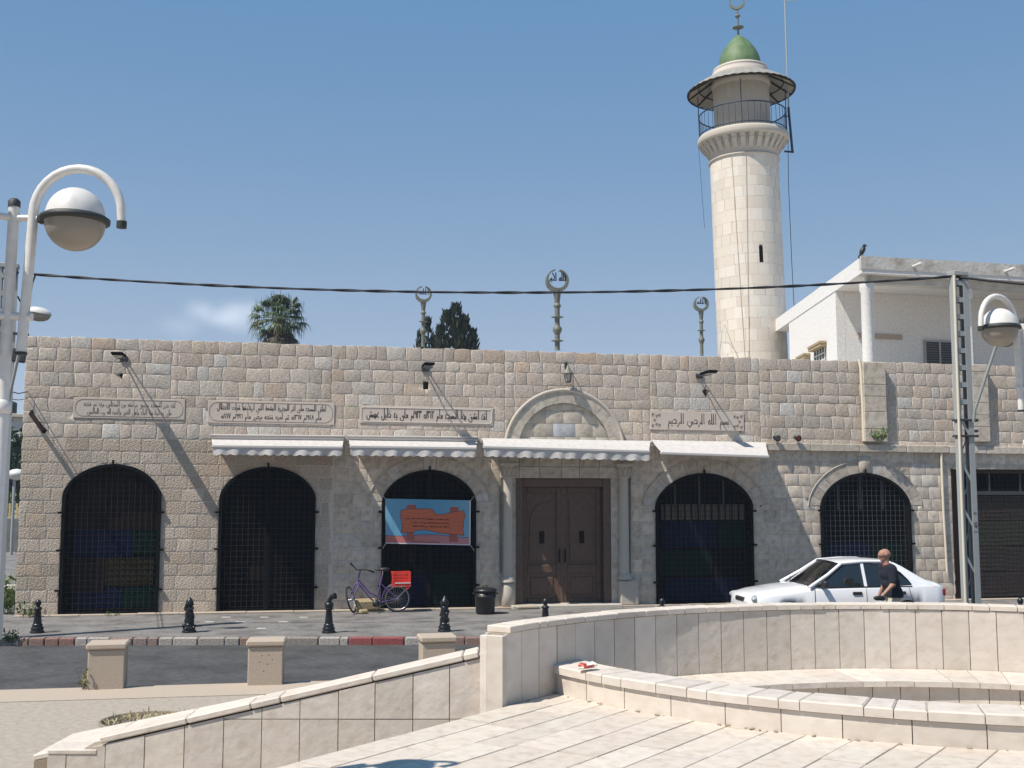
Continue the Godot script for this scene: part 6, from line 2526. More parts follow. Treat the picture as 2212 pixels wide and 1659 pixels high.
# ---------------------------------------------------------------- street lamps, poles, cable
func make_lamp_arm(t: Node3D, rot: float, top: float):
	var s := 1.0
	var RB := Basis(Vector3.UP, rot)
	# curved tube: up from the lower end, over the head and down to a free tip
	var st := stb()
	var R := 0.255
	var cx := 0.368
	var yc := top - 0.055
	var pts := [Vector3(s * 0.088, top - 0.87, 0), Vector3(s * 0.103, top - 0.45, 0), Vector3(s * 0.112, yc - 0.1, 0)]
	for i in 17:
		var a := PI - (PI + 0.0) * i / 16
		pts.append(Vector3(s * (cx + cos(a) * R), yc + sin(a) * R * 1.05, 0))
	pts.append(Vector3(s * (cx + R * 1.02), yc - 0.05, 0))
	for i in pts.size():
		pts[i] = RB * pts[i]
	var rad := []
	for i in pts.size():
		rad.append(lerpf(0.029, 0.0245, float(i) / pts.size()))
	tube(st, pts, rad, 12)
	put("curved_tube", st, M.lamp_white, t)
	st = stb()
	var tip: Vector3 = pts[pts.size() - 1]
	tube(st, [tip + Vector3(0, 0.01, 0), tip - Vector3(0, 0.03, 0)], 0.029, 12)
	put("end_plug", st, M.rubber_dark, t)
	st = stb()
	tube(st, [pts[0] + Vector3(0, 0.005, 0), pts[0] - Vector3(0, 0.012, 0)], 0.034, 12)
	put("end_plug", st, M.rubber_dark, t)
	st = stb()
	tube(st, [Vector3(0, top - 0.085, 0), RB * Vector3(s * 0.27, top - 0.085, 0)], 0.02, 10)
	put("cross_tube", st, M.lamp_white, t)
	st = stb()
	tube(st, [Vector3(0, top - 0.66, 0), RB * Vector3(s * 0.14, top - 0.66, 0)], 0.024, 10)
	put("cross_tube", st, M.lamp_white, t)
	# head
	var hd := Node3D.new()
	hd.name = "lamp_head"
	t.add_child(hd, true)
	var hx := Transform3D(RB, RB * Vector3(s * 0.358, top - 0.085, 0))
	st = stb()
	var prof := []
	for i in 10:
		var a := PI * 0.5 * i / 9
		prof.append(Vector2(0.165 * cos(a) * (1.0 if i else 1.02), 0.012 + 0.17 * sin(a)))
	lathe(st, prof, 32, hx)
	put("dome", st, M.lamp_white, hd)
	st = stb()
	turned(st, [Vector2(0.15, -0.026), Vector2(0.192, -0.02), Vector2(0.194, 0.004), Vector2(0.165, 0.022)], 32, hx)
	box(st, hx * Vector3(-s * 0.19, -0.005, 0), Vector3(0.05, 0.05, 0.06), RB, 0.01)
	put("flange", st, M.rubber_dark, hd)
	st = stb()
	prof = []
	for i in 10:
		var a := PI * 0.5 * i / 9
		prof.append(Vector2(0.168 * sin(a), -0.022 - 0.165 * cos(a)))
	lathe(st, prof, 32, hx)
	put("bowl", st, M.lamp_bowl, hd)

func street_lamp(label: String, at: Vector3, top: float, turn: float, second: float):
	var t := thing("street_lamp", label, "street lamp", at, turn, "white arched street lamps")
	if second < 0:       # this one leans a little
		t.basis = Basis(Vector3.UP, turn) * Basis(Vector3(0, 0, 1), -0.014)
	var st := stb()
	lathe(st, [Vector2(0.10, 0.0), Vector2(0.10, 0.06), Vector2(0.042, 0.1), Vector2(0.039, top - 1.2), Vector2(0.034, top - 1.17), Vector2(0.033, top - 1.0), Vector2(0.03, top - 0.01)], 20)
	turned(st, [Vector2(0.042, top - 1.22), Vector2(0.05, top - 1.21), Vector2(0.05, top - 1.16), Vector2(0.034, top - 1.14)], 20)
	put("pole", st, M.lamp_white, t)
	st = stb()
	lathe(st, [Vector2(0.034, top - 0.02), Vector2(0.034, top + 0.015), Vector2(0.02, top + 0.03), Vector2(0, top + 0.032)], 16)
	put("pole_cap", st, M.rubber_dark, t)
	make_lamp_arm(t, 0.0, top)
	make_lamp_arm(t, second, top)

func make_lamps_and_poles():
	var st: SurfaceTool
	var base := D(20, 600, 6.38)
	var top := D(21, 440, 6.38).y
	var toward := Vector3(cos(YAW), 0, sin(YAW))
	street_lamp("white street lamp with round head under a curved tube, at the left edge", Vector3(base.x, 0.0, base.z) - toward * 0.052, top, -YAW, -2.4)
	var rb := D(2213, 760, 10.8)
	street_lamp("white street lamp with round head at the right edge, before the white house", Vector3(rb.x, 0.0, rb.z), top, PI - YAW + 0.52, PI)
	# lattice pole at the right
	var lz := 6.16
	var p0 := W(2099, 1300, lz)
	var p1 := W(2066, 592, lz)
	p0.y = FRONT_Y
	var H := p1.y - FRONT_Y
	var la := lattice("grey steel lattice pole with a number plate, right of the white car", Vector3((p0.x + p1.x) * 0.5, FRONT_Y, lz), H, true)
	var lp := lattice("grey steel lattice pole behind the white street lamp at the left edge", Vector3(W(19, 590, 4.2).x, FRONT_Y, 4.2), W(19, 575, 4.2).y - FRONT_Y, false)
	# overhead cable between the poles, two strands twisted round each other
	var c0 := W(66, 592, 4.2)
	var c1 := W(2058, 597, lz)
	var cab := thing("overhead_cable", "black twisted cable hanging across the street between the two poles", "cable")
	var f := 0.5
	var mid := c0.lerp(c1, f)
	# sag so that the cable passes the measured point under the middle finial
	var pm := W(1204, 632, lerpf(4.2, lz, 0.55))
	var tt := (pm.x - c0.x) / (c1.x - c0.x)
	var sag := (lerpf(c0.y, c1.y, tt) - pm.y) / (4.0 * tt * (1.0 - tt))
	for k in 2:
		st = stb()
		var pts := []
		for i in 161:
			var u := i / 160.0
			var p := c0.lerp(c1, u)
			p.y -= sag * 4.0 * u * (1.0 - u)
			var a := u * 90.0 + PI * k
			p += Vector3(0, sin(a), cos(a)) * (0.010 + 0.004 * sin(u * 40.0))
			pts.append(p)
		tube(st, pts, 0.019, 6)
		put("cable_strand", st, M.cable, cab)
	st = stb()
	var c2 := W(2290, 618, 7.4)
	tube(st, [c1, c1.lerp(c2, 0.35) - Vector3(0, 0.02, 0), c1.lerp(c2, 0.7) - Vector3(0, 0.025, 0), c2], 0.03, 6)
	put("onward_span", st, M.cable, cab)
	st = stb()
	tube(st, [W(78, 590, 4.2), W(70, 612, 4.2), W(66, 640, 4.2), W(63, 655, 4.2), W(55, 662, 4.2), W(46, 655, 4.2), W(38, 640, 4.2)], 0.016, 6)
	put("hanging_loop", st, M.cable, cab)
	# thin service wires into the left corner of the building
	var sw := thing("service_wires", "two thin wires running from the left pole to the building corner", "wires")
	for k in 2:
		st = stb()
		tube(st, [W(22, 846 + k * 16, 4.2), W(40, 850 + k * 14, 1.5), W(60, 846 + k * 15, 0.0)], 0.012 - 0.004 * k, 5)
		put("wire", st, M.cable, sw)
	# small street lights on slanting arms, strapped to the poles
	pole_light("small grey street light on a slanting arm at the left pole", [W(2, 952, 4.2), W(12, 894, 4.25), W(55, 700, 4.7), W(66, 682, 4.75)], W(82, 676, 4.85), 4.2, W(0, 945, 4.2))
	pole_light("grey street light on a slanting arm at the right lattice pole, behind the lamp", [W(2103, 912, lz + 0.1), W(2106, 885, lz + 0.15), W(2150, 752, lz + 0.6), W(2156, 740, lz + 0.66)], W(2168, 732, lz + 0.8), lz, W(2098, 908, lz))

func lattice(label: String, at: Vector3, H: float, detailed: bool) -> Node3D:
	var t := thing("lattice_pole", label, "utility pole", at, 0.12, "steel lattice poles")
	var gap := 0.3
	for s in 2:
		var st := stb()
		var x := -gap * 0.5 if s == 0 else gap * 0.5
		var w := 0.05 if s == 0 else 0.075
		box(st, Vector3(x, H * 0.5, 0.0), Vector3(0.014, H, 0.15))
		for zz in [-0.075, 0.075]:
			box(st, Vector3(x + (0.02 if s == 0 else -0.03), H * 0.5, zz), Vector3(w, H, 0.012))
		if s == 1:
			box(st, Vector3(x - 0.035, H * 0.5, 0.0885), Vector3(0.13, H, 0.013))
		put("channel", st, M.grey_steel, t)
	var y := H - 0.2
	var k := 0
	while y > 0.3:
		var st := stb()
		if y > H * 0.63:
			box(st, Vector3(0, y, 0.084), Vector3(gap - 0.06, 0.1, 0.01))
			box(st, Vector3(0, y, -0.084), Vector3(gap - 0.06, 0.1, 0.01))
			y -= 0.35
		else:
			bar(st, Vector3(-gap * 0.42, y, 0.085), Vector3(gap * 0.36, y - 0.4, 0.085), 0.05, 0.01, Vector3(0, 0, 1))
			bar(st, Vector3(gap * 0.42, y - 0.4, -0.085), Vector3(-gap * 0.36, y - 0.85, -0.085), 0.03, 0.01, Vector3(0, 0, 1))
			y -= 0.92
		put("brace", st, M.grey_steel, t)
	var st2 := stb()
	box(st2, Vector3(0, H + 0.0, 0), Vector3(0.36, 0.09, 0.24), Basis(), 0.01)
	put("head_plate", st2, M.grey_steel, t)
	if detailed:
		st2 = stb()
		tube(st2, [Vector3(-gap * 0.5 - 0.04, 0.0, 0.09), Vector3(-gap * 0.5 - 0.045, H * 0.4, 0.1), Vector3(-gap * 0.5 - 0.03, H * 0.8, 0.1), Vector3(-gap * 0.5 - 0.02, H - 0.05, 0.1)], 0.028, 8)
		put("conduit", st2, M.pale_pipe, t)
		st2 = stb()
		var py := W(2106, 1120, at.z).y - at.y
		box(st2, Vector3(gap * 0.5 - 0.035, py, 0.0985), Vector3(0.115, 0.5, 0.006))
		var plate := put("number_plate", st2, M.sign_plate, t)
		var fnt := SystemFont.new()
		fnt.font_names = PackedStringArray(["Droid Sans"])
		for e in [["Y", 0.11, 0.9], ["45", -0.13, 1.0]]:
			var tm := TextMesh.new()
			tm.text = e[0]
			tm.font = fnt
			tm.font_size = 24
			tm.pixel_size = 0.0048 * e[2]
			tm.depth = 0.004
			var mi := MeshInstance3D.new()
			mi.name = "digits"
			mi.mesh = tm
			mi.material_override = M.letter_black
			mi.position = Vector3(gap * 0.5 - 0.035, py + e[1], 0.1035)
			mi.rotation.z = PI / 2
			plate.add_child(mi, true)
		st2 = stb()
		for yy in [W(2100, 908, at.z).y - at.y, W(2100, 942, at.z).y - at.y]:
			box(st2, Vector3(0.02, yy, 0.0), Vector3(0.42, 0.04, 0.25), Basis(), 0.008)
			box(st2, Vector3(0.22, yy, 0.06), Vector3(0.16, 0.05, 0.05), Basis(), 0.008)
		put("clamp_bands", st2, M.dark_steel, t)
	else:
		st2 = stb()
		for i in 5:
			box(st2, Vector3(0.06 + 0.04 * (i % 3), H - 0.06 - 0.05 * i, 0.12), Vector3(0.13, 0.06, 0.12), Basis(Vector3(0, 0, 1), 0.4 * i), 0.02)
		put("insulator", st2, M.rubber_dark, t)
		st2 = stb()
		box(st2, Vector3(0.26, H - 1.75, 0.1), Vector3(0.24, 0.26, 0.18), Basis(Vector3(0, 0, 1), -0.1), 0.02)
		put("junction_box", st2, M.dark_steel, t)
		st2 = stb()
		bar(st2, Vector3(0.0, H - 1.32, 0.1), Vector3(0.42, H - 1.34, 0.1), 0.05, 0.05)
		put("side_arm", st2, M.dark_steel, t)
	return t

func pole_light(label: String, path: Array, head: Vector3, z: float, clamp_at: Vector3):
	var t := thing("pole_light", label, "street light", head, 0.0, "small street lights on slanting arms")
	var st := stb()
	var pts := []
	for p in path:
		pts.append(p - head)
	tube(st, pts, 0.03, 8)
	put("arm", st, M.grey_steel, t)
	st = stb()
	var bm := SphereMesh.new()
	bm.radius = 0.5
	bm.height = 1.0
	bm.is_hemisphere = false
	bm.radial_segments = 24
	bm.rings = 12
	var tilt := Basis(Vector3(0, 0, 1), -0.15)
	st.append_from(bm, 0, Transform3D(tilt * Basis.from_scale(Vector3(0.46, 0.26, 0.26)), Vector3(0, -0.03, 0)))
	put("bowl", st, M.lamp_bowl, t)
	st = stb()
	var prof := []
	for i in 8:
		var a := PI * 0.5 * i / 7
		prof.append(Vector2(0.5 * cos(a), 0.42 * sin(a)))
	lathe(st, prof, 24, Transform3D(tilt * Basis.from_scale(Vector3(0.5, 0.3, 0.29)), Vector3(0, -0.01, 0)))
	put("shell", st, M.lamp_white, t)
	st = stb()
	var cl := clamp_at - head
	box(st, cl, Vector3(0.24, 0.06, 0.14), Basis(), 0.01)
	box(st, cl - Vector3(-0.02, 0.22, 0), Vector3(0.2, 0.05, 0.12), Basis(), 0.01)
	put("clamp", st, M.dark_steel, t)

# ---------------------------------------------------------------- bicycle
func make_bicycle():
	var z := 0.62
	var o := W(858, 1297, z)
	o.y = FRONT_Y
	var t := thing("bicycle", "purple step through bicycle leaning on the wall by the banner gate", "bicycle", o)
	var B := func(px: float, py: float, dz := 0.0) -> Vector3: return W(px, py, z + dz) - o
	var R := 0.312
	var hub := Vector3(0, R + 0.003, 0)
	wheel(t, Transform3D(Basis(Vector3.RIGHT, PI / 2) * Basis(Vector3.UP, 0.0), hub), R)
	# front wheel, turned almost square to the frame
	var fh: Vector3 = B.call(758, 1297, 0.12)
	fh.y = R + 0.003
	var ax := Vector3(0.93, 0.27, 0.28).normalized()
	var bx := ax.cross(Vector3(0.26, -1, 0.1)).normalized()
	wheel(t, Transform3D(Basis(bx, ax, bx.cross(ax)), fh), R)
	var bb: Vector3 = B.call(812, 1303)
	var seat: Vector3 = B.call(826, 1242)
	var head0: Vector3 = B.call(772, 1258, 0.04)
	var head1: Vector3 = B.call(778, 1234, 0.02)
	var tubes := [[head0, B.call(800, 1292, 0.02), bb], [head0 + Vector3(0.02, 0.06, -0.01), B.call(798, 1280, 0.02), bb.lerp(seat, 0.25)], [bb, seat], [hub + Vector3(0, 0, 0.05), bb + Vector3(0, 0, 0.04)], [hub - Vector3(0, 0, 0.05), bb - Vector3(0, 0, 0.04)], [hub + Vector3(0, 0, 0.05), bb.lerp(seat, 0.7)], [hub - Vector3(0, 0, 0.05), bb.lerp(seat, 0.7)], [head0 - (head1 - head0) * 0.2, head1]]
	var frame := Node3D.new()
	frame.name = "frame"
	t.add_child(frame, true)
	var i := 0
	for p in tubes:
		var st := stb()
		tube(st, p, 0.019 if i in [0, 1, 2, 7] else 0.011, 8)
		put(["down_tube", "top_tube", "seat_tube", "chain_stay", "chain_stay", "seat_stay", "seat_stay", "head_tube"][i], st, M.bike_purple, frame)
		i += 1
	for s in [-1, 1]:
		var st := stb()
		var side: Vector3 = ax * 0.055 * s
		tube(st, [head0, head0 + side - Vector3(0.02, 0.06, -0.03), fh + side], [0.017, 0.016, 0.012], 8)
		put("fork_blade", st, M.bike_purple, t)
	var st := stb()
	tube(st, [head1, B.call(777, 1230, 0.02)], 0.016, 8)
	tube(st, [B.call(757, 1216, 0.12), B.call(764, 1224, 0.1), B.call(772, 1232, 0.05), B.call(778, 1231, 0.02), B.call(792, 1231, -0.1), B.call(808, 1236, -0.2)], 0.013, 8)
	put("handlebar", st, M.bike_dark, t)
	st = stb()
	tube(st, [B.call(757, 1216, 0.12), B.call(763, 1223, 0.105)], 0.02, 8)
	tube(st, [B.call(797, 1232, -0.14), B.call(808, 1236, -0.2)], 0.02, 8)
	put("grips", st, M.tyre, t)
	st = stb()
	tube(st, [seat, seat + Vector3(0.01, 0.12, 0)], 0.013, 8)
	put("seat_post", st, M.chrome, t)
	st = stb()
	var sm := SphereMesh.new()
	sm.radius = 0.5
	sm.height = 1.0
	sm.radial_segments = 20
	sm.rings = 10
	st.append_from(sm, 0, Transform3D(Basis.from_scale(Vector3(0.27, 0.09, 0.19)), seat + Vector3(0.04, 0.13, 0)))
	st.append_from(sm, 0, Transform3D(Basis.from_scale(Vector3(0.2, 0.06, 0.08)), seat + Vector3(-0.07, 0.125, 0)))
	put("saddle", st, M.bike_dark, t)
	st = stb()
	lathe(st, [Vector2(0, -0.005), Vector2(0.085, -0.004), Vector2(0.085, 0.004), Vector2(0, 0.005)], 24, Transform3D(Basis(Vector3.RIGHT, PI / 2), bb + Vector3(0, 0, 0.055)))
	put("chainring", st, M.bike_dark, t)
	st = stb()
	tube(st, [bb + Vector3(0, 0, 0.07), bb + Vector3(0.03, -0.15, 0.075), bb + Vector3(0.03, -0.15, 0.12)], 0.012, 6)
	box(st, bb + Vector3(0.03, -0.15, 0.14), Vector3(0.09, 0.02, 0.07))
	tube(st, [bb + Vector3(0, 0, -0.07), bb + Vector3(-0.03, 0.15, -0.075), bb + Vector3(-0.03, 0.15, -0.12)], 0.012, 6)
	put("cranks", st, M.bike_dark, t)
	st = stb()      # chain guard and rear mudguard
	tube(st, [bb + Vector3(0.0, 0.085, 0.055), hub + Vector3(0, 0.04, 0.055)], 0.008, 6)
	tube(st, [bb + Vector3(0.0, -0.085, 0.055), hub + Vector3(0, -0.04, 0.055)], 0.008, 6)
	put("chain", st, M.bike_dark, t)
	st = stb()
	tube(st, arc(hub, R + 0.03, Vector3.LEFT, Vector3.UP, -0.3, 1.3, 12), 0.014, 6)
	put("mudguard", st, M.bike_purple, t)
	# carrier
	st = stb()
	var c0: Vector3 = B.call(842, 1267)
	var c1: Vector3 = B.call(886, 1267)
	c1.y = c0.y
	for zz in [-0.08, 0.0, 0.08]:
		bar(st, c0 + Vector3(0, 0, zz), c1 + Vector3(0, 0, zz), 0.014, 0.014)
	for f in [0.0, 0.5, 1.0]:
		bar(st, c0.lerp(c1, f) + Vector3(0, 0, -0.09), c0.lerp(c1, f) + Vector3(0, 0, 0.09), 0.014, 0.014)
	tube(st, [c1 + Vector3(-0.05, 0, 0.08), hub + Vector3(0, 0, 0.06)], 0.007, 6)
	tube(st, [c1 + Vector3(-0.05, 0, -0.08), hub + Vector3(0, 0, -0.06)], 0.007, 6)
	put("carrier", st, M.chrome, t)
	# crate strapped to it
	var cc: Vector3 = o + (c0 + c1) * 0.5 + Vector3(0.02, 0.012, 0)
	var crate := thing("plastic_crate", "bright red plastic crate strapped on the bicycle carrier", "crate", cc, 0.08)
	var w := 0.42
	var h := 0.33
	var dp := 0.3
	var sl := 0.02
	st = stb()
	box(st, Vector3(0, 0.012, 0), Vector3(w - 0.03, 0.02, dp - 0.03))
	put("floor", st, M.crate_red, crate)
	for s in 4:
		st = stb()
		var along: float = w if s < 2 else dp
		var off: float = (dp if s < 2 else w) * 0.5 - 0.01
		var bas := Basis(Vector3.UP, [0.0, PI, PI / 2, -PI / 2][s])
		for e in [[0.0, 0.05, 1.0, 0.1], [0.0, h - 0.03, 1.0, 0.06], [0.0, h * 0.42, 1.0, 0.03], [0.0, h * 0.62, 1.0, 0.02]]:
			box(st, bas * Vector3(e[0], e[1], off), Vector3(along * e[2], e[3], 0.014), bas)
		for k in 9:
			var u := (k / 8.0 - 0.5) * (along - 0.03)
			if absf(u) < along * 0.16:
				box(st, bas * Vector3(u, h * 0.45, off + 0.001), Vector3(0.014, h * 0.5, 0.012), bas)
			else:
				box(st, bas * Vector3(u, h * 0.5, off + 0.001), Vector3(0.02, h * 0.94, 0.012), bas)
		box(st, bas * Vector3(0, h * 0.76, off + 0.002), Vector3(along * 0.4, 0.012, 0.012), bas)
		put("crate_side", st, M.crate_red, crate)
	st = stb()
	box(st, Vector3(0.02, 0.075, dp * 0.5 + 0.004), Vector3(w * 0.86, 0.025, 0.006))
	put("pale_strap", st, M.white_paint, crate)
	st = stb()
	box(st, Vector3(w * 0.33, -0.035, dp * 0.42), Vector3(0.1, 0.06, 0.02), Basis(Vector3(0, 0, 1), 0.7), 0.004)
	put("hanging_flap", st, M.crate_red, crate)

func wheel(t: Node3D, xf: Transform3D, R: float):    # axle along local y
	var w := Node3D.new()
	w.name = "wheel"
	t.add_child(w, true)
	var st := stb()
	tube(st, arc(xf.origin, R - 0.018, xf.basis.x, xf.basis.z, 0, TAU * 39 / 40.0, 39), 0.019, 8, false, true)
	put("tyre", st, M.tyre, w)
	st = stb()
	tube(st, arc(xf.origin, R - 0.042, xf.basis.x, xf.basis.z, 0, TAU * 39 / 40.0, 39), 0.013, 8, false, true)
	put("rim", st, M.rim_metal, w)
	st = stb()
	for k in 28:
		var a := TAU * k / 28
		var d := xf.basis.x * cos(a) + xf.basis.z * sin(a)
		bar(st, xf.origin + xf.basis.y * (0.025 if k % 2 else -0.025), xf.origin + d * (R - 0.05), 0.004, 0.004)
	tube(st, [xf.origin - xf.basis.y * 0.06, xf.origin + xf.basis.y * 0.06], 0.018, 8)
	put("spokes_and_hub", st, M.rim_metal, w)

# ---------------------------------------------------------------- the car
func make_car():
	var zn := 6.38
	var xr := W(2048, 1290, zn).x
	var L := 4.12
	var t := thing("parked_car", "white four door saloon car parked on the pavement by the right gates", "car", Vector3(xr - L * 0.5 + 0.09, FRONT_Y + 0.02, zn - 0.86), -0.05)
	t.scale = Vector3(0.968, 1, 1)
	# lower body: sections from nose to tail [x, sill, belt, crown, half width]
	var key := [[-2.06, 0.36, 0.56, 0.60, 0.56], [-2.02, 0.24, 0.655, 0.71, 0.67], [-1.92, 0.2, 0.71, 0.765, 0.745], [-1.7, 0.2, 0.755, 0.825, 0.79], [-1.3, 0.2, 0.80, 0.885, 0.805], [-0.95, 0.2, 0.845, 0.92, 0.81], [-0.7, 0.2, 0.87, 0.93, 0.81], [0.0, 0.2, 0.885, 0.93, 0.815], [0.9, 0.2, 0.90, 0.94, 0.815], [1.35, 0.2, 0.915, 0.97, 0.805], [1.6, 0.2, 0.92, 0.99, 0.79], [1.85, 0.22, 0.915, 0.985, 0.765], [2.0, 0.26, 0.89, 0.955, 0.73], [2.045, 0.34, 0.80, 0.84, 0.69], [2.06, 0.4, 0.6, 0.62, 0.62]]
	var wx := [-1.28, 1.2]
	var at := func(x: float) -> Array:
		for i in key.size() - 1:
			if x <= key[i + 1][0]:
				var f: float = clampf((x - key[i][0]) / (key[i + 1][0] - key[i][0]), 0, 1)
				var r := [x]
				for k in range(1, 5):
					r.append(lerpf(key[i][k], key[i + 1][k], f))
				for q in wx:
					var dx: float = absf(x - q)
					if dx < 0.335:
						r[1] = maxf(r[1], 0.29 + sqrt(0.335 * 0.335 - dx * dx) * 0.98)
				return r
		return key[key.size() - 1]
	var xs := []
	for k in key:
		xs.append(k[0])
	for q in wx:
		for i in 15:
			xs.append(q + 0.3349 * cos(PI * i / 14))
		xs.append(q - 0.336)
		xs.append(q + 0.336)
	xs.append(-0.3); xs.append(0.4)
	xs.sort()
	var sec := func(x: float) -> Array:
		var r: Array = at.call(x)
		var y0: float = r[1]; var yb: float = r[2]; var yc: float = r[3]; var w: float = r[4]
		var ym := 0.55
		var out := [Vector3(x, y0, w * 0.94), Vector3(x, lerpf(y0, ym, 0.35) if y0 < 0.5 else y0 + 0.01, w * 0.985), Vector3(x, minf(ym, yb - 0.03) if y0 < ym else y0 + 0.02, w), Vector3(x, yb - 0.05 if yb - 0.05 > y0 + 0.03 else y0 + 0.03, w * 0.985), Vector3(x, yb - 0.01, w * 0.955), Vector3(x, yb + (yc - yb) * 0.35, w * 0.86), Vector3(x, yb + (yc - yb) * 0.8, w * 0.55), Vector3(x, yc, 0)]
		var m := out.duplicate()
		for i in range(out.size() - 2, -1, -1):
			m.append(out[i] * Vector3(1, 1, -1))
		return m
	var st := stb()
	st.set_smooth_group(0)
	var prev: Array = sec.call(xs[0])
	for i in range(1, xs.size()):
		if xs[i] - xs[i - 1] < 1e-4:
			continue
		var now: Array = sec.call(xs[i])
		for k in now.size() - 1:
			quad(st, prev[k], now[k], now[k + 1], prev[k + 1])
		prev = now
	st.set_smooth_group(-1)
	for e in [0, 1]:
		var s: Array = sec.call(xs[0] if e == 0 else xs[xs.size() - 1])
		for k in range(1, s.size() - 1):
			if e == 0:
				tri(st, s[0], s[k], s[k + 1])
			else:
				tri(st, s[0], s[k + 1], s[k])
	put("body", st, M.car_white, t)
	st = stb()
	box(st, Vector3(0, 0.42, 0), Vector3(3.9, 0.34, 1.18))
	box(st, Vector3(-0.02, 0.24, 0), Vector3(1.9, 0.1, 1.46))
	put("underbody", st, M.car_black, t)
	# greenhouse: dark glass below the roof, white posts proud of it
	var S := func(x: float, f: float, s: float, out := 0.0) -> Vector3: return Vector3(x, lerpf(0.885, 1.335, f), s * (lerpf(0.775, 0.60, f) + out))
	var bl := -0.78; var tl := -0.1; var br := 1.5; var tr := 0.92
	st = stb()
	var cc := Vector3(0.4, 1.0, 0)
	var q := [S.call(bl, 0, 1), S.call(br, 0, 1), S.call(tr, 1, 1), S.call(tl, 1, 1), S.call(bl, 0, -1), S.call(br, 0, -1), S.call(tr, 1, -1), S.call(tl, 1, -1)]
	for s in [1, -1]:
		st = stb()
		st.set_smooth_group(-1)
		out_tri(st, cc, S.call(bl + 0.1, 0, s), S.call(0.28, 0, s), S.call(0.28, 0.97, s))
		out_tri(st, cc, S.call(bl + 0.1, 0, s), S.call(0.28, 0.97, s), S.call(tl + 0.08, 0.97, s))
		put("front_side_window", st, M.car_glass, t)
		st = stb()
		st.set_smooth_group(-1)
		out_tri(st, cc, S.call(0.36, 0, s), S.call(1.36, 0, s), S.call(0.86, 0.97, s))
		out_tri(st, cc, S.call(0.36, 0, s), S.call(0.86, 0.97, s), S.call(0.36, 0.97, s))
		put("rear_side_window", st, M.car_glass, t)
	st = stb()       # windscreen, bowed outwards
	st.set_smooth_group(0)
	for i in 10:
		for j in 3:
			var P := func(u: float, v: float) -> Vector3:
				var zz := u * 2.0 - 1.0
				var x := lerpf(bl, tl, v) - 0.13 * (1.0 - zz * zz)
				return Vector3(x, lerpf(0.89, 1.335, v) + 0.03 * (1.0 - zz * zz) * v, zz * lerpf(0.76, 0.595, v))
			quad(st, P.call(i / 10.0, j / 3.0), P.call((i + 1) / 10.0, j / 3.0), P.call((i + 1) / 10.0, (j + 1) / 3.0), P.call(i / 10.0, (j + 1) / 3.0))
	put("windscreen", st, M.car_pane, t)
	st = stb()
	st.set_smooth_group(0)
	for i in 10:
		var P2 := func(u: float, v: float) -> Vector3:
			var zz := u * 2.0 - 1.0
			return Vector3(lerpf(br + 0.08, tr + 0.02, v) + 0.09 * (1.0 - zz * zz), lerpf(0.93, 1.335, v), zz * lerpf(0.72, 0.59, v))
		quad(st, P2.call((i + 1) / 10.0, 0), P2.call(i / 10.0, 0), P2.call(i / 10.0, 1), P2.call((i + 1) / 10.0, 1))
	put("rear_window", st, M.car_glass, t)
	# roof
	st = stb()
	st.set_smooth_group(0)
	var RP := func(u: float, v: float) -> Vector3:
		var zz := u * 2.0 - 1.0
		var bow := 1.0 - zz * zz
		var x := lerpf(tl - 0.04 - 0.13 * bow, tr + 0.05 + 0.09 * bow, v)
		return Vector3(x, 1.335 + 0.045 * bow + 0.035 * sin(PI * v) - 0.02 * pow(absf(zz), 6.0), zz * 0.615)
	for i in 14:
		for j in 8:
			quad(st, RP.call(i / 14.0, j / 8.0), RP.call((i + 1) / 14.0, j / 8.0), RP.call((i + 1) / 14.0, (j + 1) / 8.0), RP.call(i / 14.0, (j + 1) / 8.0))
	put("roof", st, M.car_white, t)
	for s in [1, -1]:
		st = stb()
		tube(st, [S.call(bl - 0.1, -0.02, s, 0.0), S.call(lerpf(bl, tl, 0.5) - 0.02, 0.5, s, 0.008), S.call(tl - 0.02, 0.99, s, 0.004), S.call(0.35, 1.07, s, 0.006), S.call(0.75, 1.06, s, 0.006), S.call(tr + 0.02, 0.99, s, 0.006)], [0.04, 0.036, 0.036, 0.034, 0.034, 0.036], 8)
		put("roof_pillar", st, M.car_white, t)
		st = stb()
		prism(st, PackedVector2Array([Vector2(0.285, 0), Vector2(0.345, 0), Vector2(0.345, 1.0), Vector2(0.285, 1.0)]), -0.004, 0.012, Transform3D(Basis(Vector3.RIGHT * 1.0, Vector3(0, 0.45, -0.175 * s), Vector3(0, 0.0, s)), Vector3(0, 0.885, 0.775 * s)))
		put("door_pillar", st, M.car_white, t)
		st = stb()
		st.set_smooth_group(0)
		# rear quarter, sweeping down into the boot
		var edge0 := [Vector2(0.84, 1.0), Vector2(0.98, 0.82), Vector2(1.12, 0.58), Vector2(1.24, 0.3), Vector2(1.3, 0.1), Vector2(1.28, -0.05)]
		var edge1 := [Vector2(1.0, 1.03), Vector2(1.16, 0.86), Vector2(1.34, 0.62), Vector2(1.54, 0.36), Vector2(1.72, 0.16), Vector2(1.86, -0.02)]
		for i in 5:
			var a: Vector3 = S.call(edge0[i].x, edge0[i].y, s, 0.012)
			var b: Vector3 = S.call(edge1[i].x, edge1[i].y, s, -0.005 - 0.02 * i / 5.0)
			var c: Vector3 = S.call(edge1[i + 1].x, edge1[i + 1].y, s, -0.005 - 0.02 * (i + 1) / 5.0)
			var d: Vector3 = S.call(edge0[i + 1].x, edge0[i + 1].y, s, 0.012)
			if s > 0:
				quad(st, d, c, b, a)
			else:
				quad(st, a, b, c, d)
			var b2: Vector3 = b * Vector3(1, 1, 0.86)
			var c2: Vector3 = c * Vector3(1, 1, 0.86)
			if s > 0:
				quad(st, c, c2, b2, b)
			else:
				quad(st, b, b2, c2, c)
